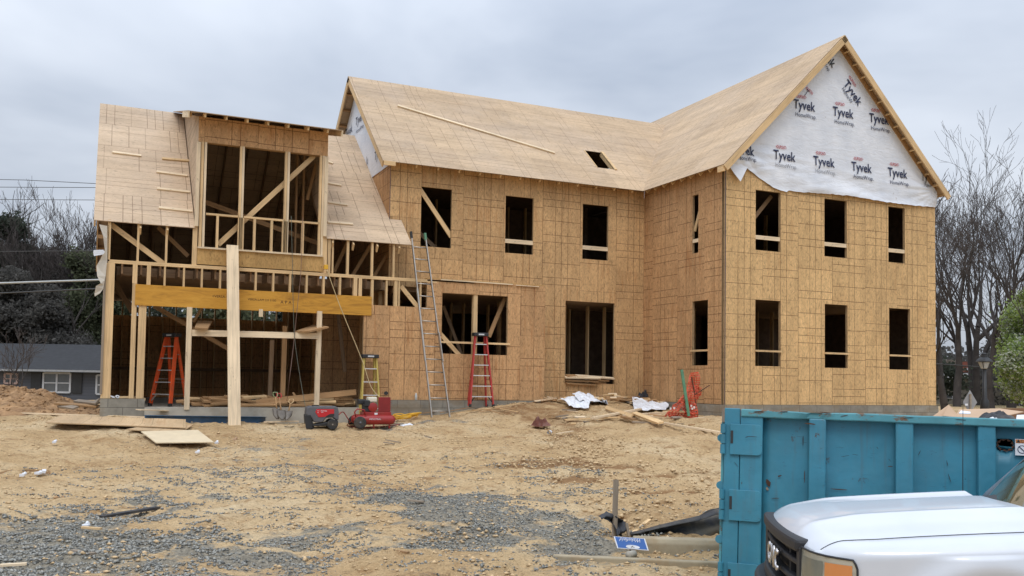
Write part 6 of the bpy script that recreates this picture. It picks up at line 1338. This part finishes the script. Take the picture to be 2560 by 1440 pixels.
def npmesh(name, vs, fs, mat, parent):
    me = bpy.data.meshes.new(name); me.vertices.add(len(vs)); me.vertices.foreach_set("co", np.ascontiguousarray(vs, dtype=np.float32).ravel()); k = fs.shape[1]; me.loops.add(fs.size); me.loops.foreach_set("vertex_index", fs.astype(np.int32).ravel())
    me.polygons.add(len(fs)); me.polygons.foreach_set("loop_start", (np.arange(len(fs))*k).astype(np.int32)); me.update(); me.materials.append(mat); o = bpy.data.objects.new(name, me); link(o, parent); return o
def grow(rnd, p, d, L, r, depth, segs, twigs, spread, up, nseg=4, kids=3, lo=1):
    pts = [p]; q = p.copy()
    for i in range(nseg):
        d = (d+V((rnd.gauss(0, .10), rnd.gauss(0, .10), rnd.gauss(0, .05)+up))).normalized(); q2 = q+d*(L/nseg); ra, rb = r*(1-.45*i/nseg), r*(1-.45*(i+1)/nseg)
        (segs if depth > 1 else twigs).append((tuple(q), tuple(q2), max(ra, .0085), max(rb, .007))); q = q2; pts.append((q.copy(), d.copy(), rb))
    if depth == 0: return
    for k in range(kids+(1 if depth > 3 else 0)):
        i = rnd.randint(lo, nseg) if k else nseg; c, dd, rb = pts[i]; a = rnd.uniform(0, 6.283); side = dd.cross(V((math.cos(a), math.sin(a), .3))).normalized(); nd = (dd+side*spread*rnd.uniform(.6, 1.3)).normalized()
        grow(rnd, c, nd, L*rnd.uniform(.55, .82), rb*rnd.uniform(.5, .75) if k else rb*.85, depth-1, segs, twigs, spread, up, 3, kids)
def bare_tree(name, loc, h, seed, label, mat=None, twmat=None, stems=1, spread=.55, depth=6, kids=3, r=None, lean=(0, 0), group='bare trees'):
    rnd = random.Random(seed); loc = V(loc); t = thing(name, loc, label, 'tree', group); segs, tw = [], []
    for s in range(stems):
        d = V((rnd.uniform(-.25, .25)*(stems > 1)+lean[0], rnd.uniform(-.2, .2)*(stems > 1)+lean[1], 1)).normalized(); grow(rnd, loc-V((0, 0, .3)), d, h*.34, r or h*.021, depth, segs, tw, spread, .06, 6, kids, 3)
    vs, fs = tube_bulk(segs); npmesh('trunk', vs, fs, mat or BARK, t); 
    if tw: vs, fs = tube_bulk(tw); npmesh('crown', vs, fs, twmat or TWIG, t)
    return t
def leaf_mass(rnd, blobs, n, size, clump=.5):
    g = np.random.default_rng(rnd); B = np.array([b[:3] for b in blobs]); R = np.array([b[3:6] for b in blobs]); w = R.prod(1)**.67; w /= w.sum(); idx = g.choice(len(blobs), n, p=w)
    d = g.normal(size=(n, 3)); d /= np.linalg.norm(d, axis=1)[:, None]; rad = g.uniform(.35, 1.05, n)**.5; C_ = B[idx]+d*R[idx]*rad[:, None]
    # clumps: pull leaves to local centres
    cl = C_[g.integers(0, n, n//22)]; 
    near = cl[g.integers(0, len(cl), n)]; k = g.uniform(0, 1, n) < clump; C_ = np.where(k[:, None], near+g.normal(size=(n, 3))*size*2.6, C_)
    a = g.normal(size=(n, 3)); a /= np.linalg.norm(a, axis=1)[:, None]; b = np.cross(a, g.normal(size=(n, 3))); b /= np.linalg.norm(b, axis=1)[:, None]; s = size*g.uniform(.5, 1.3, n)[:, None]
    vs = np.stack([C_-a*s-b*s*.6, C_+a*s-b*s*.5, C_+a*s*.8+b*s*.6, C_-a*s*.7+b*s*.5], 1).reshape(-1, 3); fs = np.arange(n*4).reshape(n, 4); return vs, fs
def leafy(name, loc, h, w, seed, mat, label, n=5000, size=.14, group='leafy trees', trunk=True, cone=False, extra=None, blobs=None):
    rnd = random.Random(seed); loc = V(loc); t = thing(name, loc, label, 'tree', group); segs, tw = [], []
    if trunk:
        grow(rnd, loc-V((0, 0, .3)), V((0, 0, 1)), h*.5, h*.025, 3, segs, tw, .6, .03, 4, 3); vs, fs = tube_bulk(segs+tw); npmesh('trunk', vs, fs, BARK, t)
    if blobs is None:
        blobs = []
        for k in range(16):
            z = rnd.uniform(.22, .95); rr_ = w*(1-z)*.9 if cone else w*math.sin(math.pi*min(.95, z*.85+.1))*.75; a = rnd.uniform(0, 6.283); q = rr_*rnd.uniform(.2, .9); s = w*rnd.uniform(.22, .42)*(1.2-z*.6)
            blobs.append((loc.x+q*math.cos(a), loc.y+q*math.sin(a), loc.z+h*z, s, s, s*.75))
    vs, fs = leaf_mass(seed, blobs, n, size); npmesh('crown', vs, fs, mat, t)
    if extra: vs, fs = leaf_mass(seed+5, blobs, n//2 if not isinstance(extra, tuple) else extra[1], size*.8, .7); npmesh('blossom', vs, fs, extra if not isinstance(extra, tuple) else extra[0], t)
    return t
def gz_at(p): return V((p.x, p.y, H(p.x, p.y)))
def at_g(px, D):  # ground point under column px at distance D
    p = atD(px, 960, D); return gz_at(p)
BT = 'bare trees right of the house'
def ht(py, D, base): return (955-py)/FPX*D+CAM.z-base.z
for i, (px, D, top, st, lean, lb, dp) in enumerate(((2362, 34, 470, 2, (.0, 0), 'bare tree with forked trunk right beside the wing wall', 7), (2392, 46, 430, 1, (.10, 0), 'tall bare tree leaning slightly right, second from the wing wall', 7), (2436, 52, 440, 2, (0, 0), 'bare double stemmed tree behind the street lamp', 7), (2478, 44, 480, 1, (-.05, 0), 'bare tree just right of the street lamp post', 7),
        (2528, 47, 455, 2, (.05, 0), 'bare tree above the left half of the blossoming tree', 7), (2590, 42, 440, 2, (-.10, 0), 'bare tree at the right frame edge behind the blossoms', 7), (2410, 60, 560, 2, (0, 0), 'distant bare tree behind the brick building roof', 6))):
    b = at_g(px, D); bare_tree('bare_tree', b, ht(top, D, b)*1.09, 40+i, lb, stems=st, depth=dp, lean=(lean[0]*.9, -lean[0]*.4), group=BT, spread=.44, r=.17 if i == 0 else None, kids=2)
# blossoming tree
b = at_g(2585, 30); bl = []; rnd_ = random.Random(2)
for (x, y, r) in ((2545, 800, 1.1), (2580, 860, 1.6), (2540, 880, .9), (2520, 910, .75), (2505, 850, .55), (2560, 950, 1.2), (2600, 780, 1.5), (2535, 970, .6), (2620, 900, 2.), (2512, 950, .5), (2495, 895, .3), (2548, 740, .5)):
    p = atD(x+24, y+6, 30+rnd_.uniform(-1, 1)); r *= .78; bl.append((p.x, p.y, p.z, r, r, r*.8))
leafy('blossom_tree', b, 4.5, 2, 5, LEAFG, 'green leafed tree with white blossom at the right frame edge', n=30000, size=.045, blobs=bl, extra=(BLOSS, 30000))
# dark brush at the feet of the right trees
BB_ = 'dark shrubs behind the right side'
# left woods
LW = 'trees beyond the grey house on the left'
for i, (px, D, top, mat, w, lb, sz) in enumerate(((15, 58, 560, LEAFD, 2.6, 'dark green evergreen tree at the left frame edge', .22), (-40, 62, 600, LEAFD, 3, 'dark evergreen half outside the left frame', .22), (60, 62, 625, LEAFB, 2.6, 'brown grey thicket tree right of the left evergreen', .2), (115, 60, 640, LEAFB, 2.6, 'brown leafless looking bushy tree above the grey roof', .2), (165, 58, 650, LEAFB, 2.4, 'greyish bushy tree above the house windows', .2), (98, 66, 600, LEAFD, 1.6, 'small dark evergreen top in the left middle', .2),
        (205, 54, 655, LEAFO, 2.6, 'olive green bushy tree close to the left house corner', .18), (250, 55, 660, LEAFO, 2.4, 'olive bushy tree partly hidden by the left house corner', .18), (20, 52, 700, LEAFB, 3., 'low brown thicket at the left frame edge behind the grey house', .18), (140, 51, 720, LEAFB, 2.6, 'low brown thicket behind the grey roof', .18))):
    b = at_g(px, D); leafy('bushy_tree', b, ht(top, D, b), w, 70+i, mat, lb, n=36000, size=sz*.48, group=LW)
for i, (px, D, top, lb) in enumerate(((75, 62, 530, 'tall bare tree left of the centre of the left woods'), (120, 60, 515, 'tall bare tree in the middle of the left woods'), (165, 58, 530, 'tall bare tree right of the middle in the left woods'), (205, 55, 505, 'tallest bare tree touching the left roof edge'), (235, 57, 520, 'bare tree right behind the left roof edge'), (40, 64, 590, 'smaller bare tree near the left evergreen'))):
    b = at_g(px, D); bare_tree('bare_tree', b, ht(top, D, b), 90+i, lb, depth=6, group='bare trees in the left woods', spread=.36, r=.10, stems=2 if i in (1, 3) else 1)
# small bare saplings before the grey house
for i, (px, lb) in enumerate(((52, 'thin bare sapling before the small window of the grey house'), (20, 'thin bare sapling at the left frame edge before the grey house'))):
    b = at_g(px, 37); bare_tree('sapling', b, 3.6, 130+i, lb, depth=4, group='saplings before the grey house', spread=.6, kids=3, r=.05)
# trees seen through the openings and far wood line
LB_ = 'trees behind the house'
for i, (px, D) in enumerate(((420, 42), (560, 40), (690, 43), (830, 41), (1180, 50), (1450, 48), (1750, 50), (2050, 48), (2260, 50))):
    b = at_g(px, D); leafy('bushy_tree', b, 4.6 if i < 4 else 4., 3.2, 150+i, LEAFO if i % 2 else LEAFD, 'green tree standing behind the house, seen only in slits through the openings', n=9000, size=.11, group=LB_)
rng2 = np.random.default_rng(5); blobs = []
for k in range(170):
    a = math.radians(-75+150*k/170)+YAW*0; ang = math.pi/2-YAW-a*1.0; R_ = 85+rng2.uniform(-8, 10); x, y = CAM.x+R_*math.cos(ang), CAM.y+R_*math.sin(ang); s = rng2.uniform(2.2, 4.2); blobs.append((x, y, H(x, y)+s*.6, s*1.2, s*1.2, s*.9))
vs, fs = leaf_mass(77, blobs, 150000, .2, .3); me_ = npmesh('far_wood', vs, fs, LEAFB, None); tag(me_, 'far brown grey wood along the horizon', 'wood', None, 'stuff')
blobs = []
for k in range(26):
    p = at_g(2330+k*13, 58+rng2.uniform(-4, 4)); s = rng2.uniform(1., 1.8); blobs.append((p.x, p.y, p.z+s*.8, s, s, s))
vs, fs = leaf_mass(78, blobs, 50000, .08, .4); tag(npmesh('undergrowth', vs, fs, LEAFB, None), 'brown undergrowth beneath the bare trees on the right', 'undergrowth', None, 'stuff')
# ---------------------------------------------------------------- grey house on the left
HD = 44.; hs = thing('grey_house', at_g(120, HD), 'low grey sided house with dark shingle roof behind the dirt mound on the left', 'house')
SID = None
def siding():
    t = NT("grey_siding"); c = t.coord(); sp = t.node('ShaderNodeSeparateXYZ'); t.l.new(c, sp.inputs[0]); f = t.m('FRACT', t.m('MULTIPLY', sp.outputs[2], 6.5)); k = t.ramp(f, [(.0, (.055, .062, .08, 1)), (.12, (.075, .08, .095, 1)), (.9, (.088, .094, .11, 1))])
    return t.done(k, .8)
SID = siding(); SHING = plain("shingles", (.024, .025, .028, 1), .9, var=.25, scale=5, bump=.3)
o_h = atD(-140, 985, HD); e_h = atD(262, 985, HD); gU = (e_h-o_h); gU.z = 0; gU = gU.normalized(); gN = FH
def hp_(px, py, back=0.): p = atD(px, py, HD); return p+gN*back
zT, zB = hp_(120, 924).z, H(hp_(120, 985).x, hp_(120, 985).y)-.3; ox = hp_(-160, 924); ox2 = hp_(600, 930)
def hq(px, z, back=0.): p = hp_(px, 950, back); return V((p.x, p.y, z))
m = MB(); m.prism([hq(-160, zB), hq(600, zB), hq(600, zT), hq(-160, zT)], gN*7); m.build('wall', SID, hs)
zR = atD(120, 861, HD+3.4).z
m = MB(); a, b = hq(-170, zT-.02, -.45), hq(620, zT-.02, -.45); a2, b2 = hq(-170, zR, 3.4), hq(620, zR, 3.4); a3, b3 = hq(-170, zT, 7.4), hq(620, zT, 7.4); m.quad([a, b, b2, a2]); m.quad([a2, b2, b3, a3]); m.quad([a, a2, a3]); m.quad([b, b3, b2]); m.build('roof', SHING, hs, solid=.06)
board('fascia', hq(-170, zT-.05, -.47), hq(620, zT-.05, -.47), .10, .04, plain('fascia_grey', (.30, .31, .32, 1)), hs)
def hwin(x0, y0, x1, y1, n=1, sh=None, frm=plain('frame_white', (.50, .51, .53, 1), .6)):
    z1, z0 = hp_(x0, y0).z, hp_(x0, y1).z; o = None; a, b = hq(x0, 0), hq(x1, 0); W_ = (b-a).length; fr = MB(); M_ = Matrix((gU, gN, V((0, 0, 1)))).transposed().to_4x4(); M_.translation = V((a.x, a.y, 0))-gN*.05
    t_ = .09
    for k in range(n+1): xx = W_*k/n; fr.box((xx-t_/2, -.03, z0), (xx+t_/2, .06, z1), M_)
    for z in (z0, (z0+z1)/2, z1): fr.box((0, -.025, z-t_/2+.0), (W_, .055, z+t_/2*(1 if z != (z0+z1)/2 else .3)), M_)
    w = fr.build('window', frm, hs); g_ = MB(); g_.box((.02, .0, z0), (W_-.02, .03, z1), M_); g_.build('pane', plain("pane_grey", (.10, .11, .12, 1), .15, spec=.8), w)
    if sh:
        for s in (-1, 1):
            xa = -.62 if s < 0 else W_+.08; g2 = MB(); g2.box((xa, -.02, z0-.02), (xa+.5, .03, z1+.05), M_); g2.build('shutter', BLACK, hs)
hwin(110, 932, 177, 980, 2, True); hwin(13, 934, 44, 958, 2, None, plain("frame_red", (.45, .32, .28, 1), .7)); hwin(243, 938, 262, 985, 1)
m = MB(); p = hq(215, 0); 
# ---------------------------------------------------------------- brick building on the right
RD = 54.; rb = thing('brick_building', at_g(2420, RD), 'long low brick building with white trim seen between the bare trees on the right', 'building')
def rp(px, py, back=0.): return atD(px, py, RD)+FH*back
def rq(px, z, back=0.): p = rp(px, 950, back); return V((p.x, p.y, z))
BRK = blockm("red_brick", (.28, .10, .065, 1), .4, .12, 1.5); STN = plain("stone_wall", (.23, .205, .165, 1), .9, var=.3, scale=3); 
def rwall(px0, px1, y0, y1, mat, back=0., th=4, nm='wall'):
    z1, z0 = rp(px0, y0).z, rp(px0, y1).z; m = MB(); m.prism([rq(px0, z0, back), rq(px1, z0, back), rq(px1, z1, back), rq(px0, z1, back)], FH*th); return m.build(nm, mat, rb)
rwall(2300, 2640, 945, 1050, STN, 0, 6); rwall(2290, 2440, 915, 929, plain("roof_red", (.27, .10, .065, 1), .9), -.3, 5, 'roof_band'); rwall(2290, 2435, 931, 943, WHITEP, -.35, 5, 'white_fascia'); rwall(2388, 2415, 898, 912, STN, 1, 2, 'chimney'); rwall(2417, 2442, 903, 915, plain("brickred", (.25, .09, .06, 1), .9), 1, 3, 'upper_wall')
rwall(2410, 2436, 920, 926, WHITEP, -.4, .2, 'white_panel')
for (x0, x1, y0, y1) in ((2352, 2366, 950, 972), (2372, 2388, 950, 975), (2386, 2402, 952, 982), (2352, 2380, 985, 996), (2526, 2538, 1003, 1022), (2545, 2556, 1003, 1022)):
    w = rwall(x0, x1, y0, y1, WHITEP, -.06, .05, 'window'); m = MB(); z1, z0 = rp(x0, y0+1.6).z, rp(x0, y1-1.6).z; m.prism([rq(x0+1.5, z0, -.09), rq(x1-1.5, z0, -.09), rq(x1-1.5, z1, -.09), rq(x0+1.5, z1, -.09)], FH*.02); m.build('pane', plain("pane_dark", (.06, .065, .07, 1), .2), w)
# ---------------------------------------------------------------- lamp post, sign back, wires
LD = 27.; lbase = at_g(2463, LD); lp = thing('street_lamp', lbase, 'black street lamp post with a glass lantern and flat hood before the bare trees', 'street lamp')
def lq(py): return atD(2461, py, LD).z
c = V((atD(2461, 930, LD).x, atD(2461, 930, LD).y, 0))
m = MB(); m.lathe(c+V((0, 0, lbase.z)), (0, 0, 1), [(0, .14), (.5, .12), (.6, .07), (lq(922)-lbase.z, .05)], 12); m.build('post', BLACK, lp, smooth=True)
m = MB(); m.lathe(c, (0, 0, 1), [(lq(922), .07), (lq(920), .10), (lq(906), .17)], 8); m.build('lantern_glass', plain("lamp_glass", (.42, .44, .45, 1), .2), lp)
m = MB(); m.lathe(c, (0, 0, 1), [(lq(906), .19), (lq(904), .24), (lq(899), .20), (lq(894), .12), (lq(893), .10), (lq(885), .09), (lq(884), .11), (lq(882), .02)], 8); m.build('hood', BLACK, lp)
for k in range(4):
    a = .4+k*1.571; m = MB(); m.tube([c+V((.08*math.cos(a), .08*math.sin(a), lq(921))), c+V((.185*math.cos(a), .185*math.sin(a), lq(905)))], .012, 4); m.build('lantern_bar', BLACK, lp)
SD_ = 24.; sg2 = thing('road_sign', at_g(2425, SD_), 'back of a grey diamond shaped road sign with a small white sticker', 'road sign'); GSM = plain("sign_back", (.34, .35, .37, 1), .5, .3, var=.05)
cc = atD(2424, 1000, SD_); P = [atD(2424, 976, SD_), atD(2443, 1002, SD_), atD(2432, 1023, SD_), atD(2414, 1023, SD_), atD(2409, 1002, SD_)]; P = [atD(2425, 975, SD_), atD(2443, 1006, SD_), atD(2425, 1034, SD_), atD(2407, 1006, SD_)]
m = MB(); m.prism(P, FH*.01); m.build('plate', GSM, sg2); a = atD(2425, 985, SD_)-FH*.03; m = MB(); b_ = at_g(2425, SD_); m.tube([a, V((a.x, a.y, b_.z))], .03, 6); m.build('pole', ALU, sg2)
m = MB(); m.prism([atD(2413, 1009, SD_-.05), atD(2420, 1009, SD_-.05), atD(2420, 1014, SD_-.05), atD(2413, 1014, SD_-.05)], FH*.005); m.build('sticker', WHITEP, sg2)
def wire(pts, D, r, mat, lb, D2=None):
    D2 = D2 or D; P = [atD(x, y, D+(D2-D)*i/(len(pts)-1)) for i, (x, y) in enumerate(pts)]; m = MB(); m.tube(P, r, 5); tag(m.build('power_line', mat, None), lb, 'power line', 'overhead wires')
wire([(-160, 446), (60, 450), (240, 459), (420, 470)], 40, .014, WIRE, 'uppermost thin wire left of the roof'); wire([(-160, 467), (240, 469), (420, 472)], 40, .014, WIRE, 'second thin wire from the top left of the roof'); wire([(-160, 498), (240, 500), (420, 503)], 40, .014, WIRE, 'third thin wire just above the bare tree tops')
wire([(-160, 713), (0, 708), (240, 700), (420, 692)], 36, .042, WIREL, 'thick pale cable crossing before the left woods'); wire([(-160, 738), (0, 733), (240, 722), (420, 714)], 36, .032, WIRE, 'dark cable right below the pale one before the left woods'); wire([(-160, 630), (0, 629), (240, 627), (400, 626)], 38, .016, WIRE, 'thin dark wire crossing the middle of the left woods')
wire([(2300, 907), (2390, 913), (2455, 918), (2640, 928)], 32, .022, WIRE, 'thick wire running to the street lamp on the right'); wire([(2300, 792), (2560, 800), (2700, 806)], 40, .010, WIRE, 'thin wire across the bare trees on the right')
# ---------------------------------------------------------------- light
w = bpy.data.worlds.new("World"); SC.world = w; w.use_nodes = True; nt = w.node_tree; nt.nodes.clear(); N = nt.nodes.new; Lk = nt.links.new
out = N('ShaderNodeOutputWorld'); bg = N('ShaderNodeBackground'); sky = N('ShaderNodeTexSky'); sky.sky_type = 'NISHITA'; sky.sun_disc = False; SE, SA = math.radians(58), math.radians(215)
sky.sun_elevation = SE; sky.sun_rotation = SA; sky.air_density = 1.2; sky.dust_density = 2.
tc = N('ShaderNodeTexCoord'); sep = N('ShaderNodeSeparateXYZ'); Lk(tc.outputs['Generated'], sep.inputs[0])
def mth(op, a, b=None, c=None, cl=False):
    x = N('ShaderNodeMath'); x.operation = op; x.use_clamp = cl
    for i, v in enumerate((a, b, c)):
        if v is None: continue
        if isinstance(v, (int, float)): x.inputs[i].default_value = v
        else: Lk(v, x.inputs[i])
    return x.outputs[0]
zc_ = mth('MAXIMUM', sep.outputs[2], 0.02); dv = mth('ADD', zc_, .22)
pv = N('ShaderNodeCombineXYZ'); Lk(mth('DIVIDE', sep.outputs[0], dv), pv.inputs[0]); Lk(mth('DIVIDE', sep.outputs[1], dv), pv.inputs[1])
n1 = N('ShaderNodeTexNoise'); n1.inputs['Scale'].default_value = 1.15; n1.inputs['Detail'].default_value = 5; n1.inputs['Roughness'].default_value = .5; n1.inputs['Distortion'].default_value = .3; Lk(pv.outputs[0], n1.inputs['Vector'])
rp_ = N('ShaderNodeValToRGB'); e = rp_.color_ramp.elements; e[0].position = .30; e[0].color = (.37, .425, .52, 1); e[1].position = .70; e[1].color = (.73, .78, .86, 1); Lk(n1.outputs['Fac'], rp_.inputs[0])
# overcast luminance: brighter toward the zenith
up = mth('MULTIPLY_ADD', mth('POWER', zc_, 1.3), 2.6, 1.0)
mx = N('ShaderNodeMix'); mx.data_type = 'RGBA'; mx.blend_type = 'MULTIPLY'; mx.inputs[0].default_value = 1; Lk(rp_.outputs[0], mx.inputs[6]); cu = N('ShaderNodeCombineXYZ'); [Lk(up, cu.inputs[i]) for i in range(3)]; Lk(cu.outputs[0], mx.inputs[7])
sc_ = N('ShaderNodeMix'); sc_.data_type = 'RGBA'; sc_.blend_type = 'MULTIPLY'; sc_.inputs[0].default_value = 1; Lk(mx.outputs[2], sc_.inputs[6]); sc_.inputs[7].default_value = (9, 9, 9, 1)
m2 = N('ShaderNodeMix'); m2.data_type = 'RGBA'; m2.inputs[0].default_value = .93; Lk(sky.outputs[0], m2.inputs[6]); Lk(sc_.outputs[2], m2.inputs[7])
Lk(m2.outputs[2], bg.inputs[0]); bg.inputs[1].default_value = .095; Lk(bg.outputs[0], out.inputs[0])
sl = bpy.data.lights.new("sun", 'SUN'); sl.energy = 1.1; sl.angle = math.radians(22); sl.color = (1, .965, .92); so = bpy.data.objects.new("sun", sl); COL.objects.link(so)
dirv = V((math.sin(SA)*math.cos(SE), math.cos(SA)*math.cos(SE), math.sin(SE))); so.rotation_euler = dirv.to_track_quat('Z', 'Y').to_euler(); so.location = (0, -20, 30)
SC.view_settings.view_transform = 'Standard'; SC.view_settings.look = 'None'; SC.view_settings.exposure = 0.0; SC.view_settings.gamma = 1
SC.render.engine = 'CYCLES'; SC.cycles.max_bounces = 6; SC.cycles.diffuse_bounces = 4
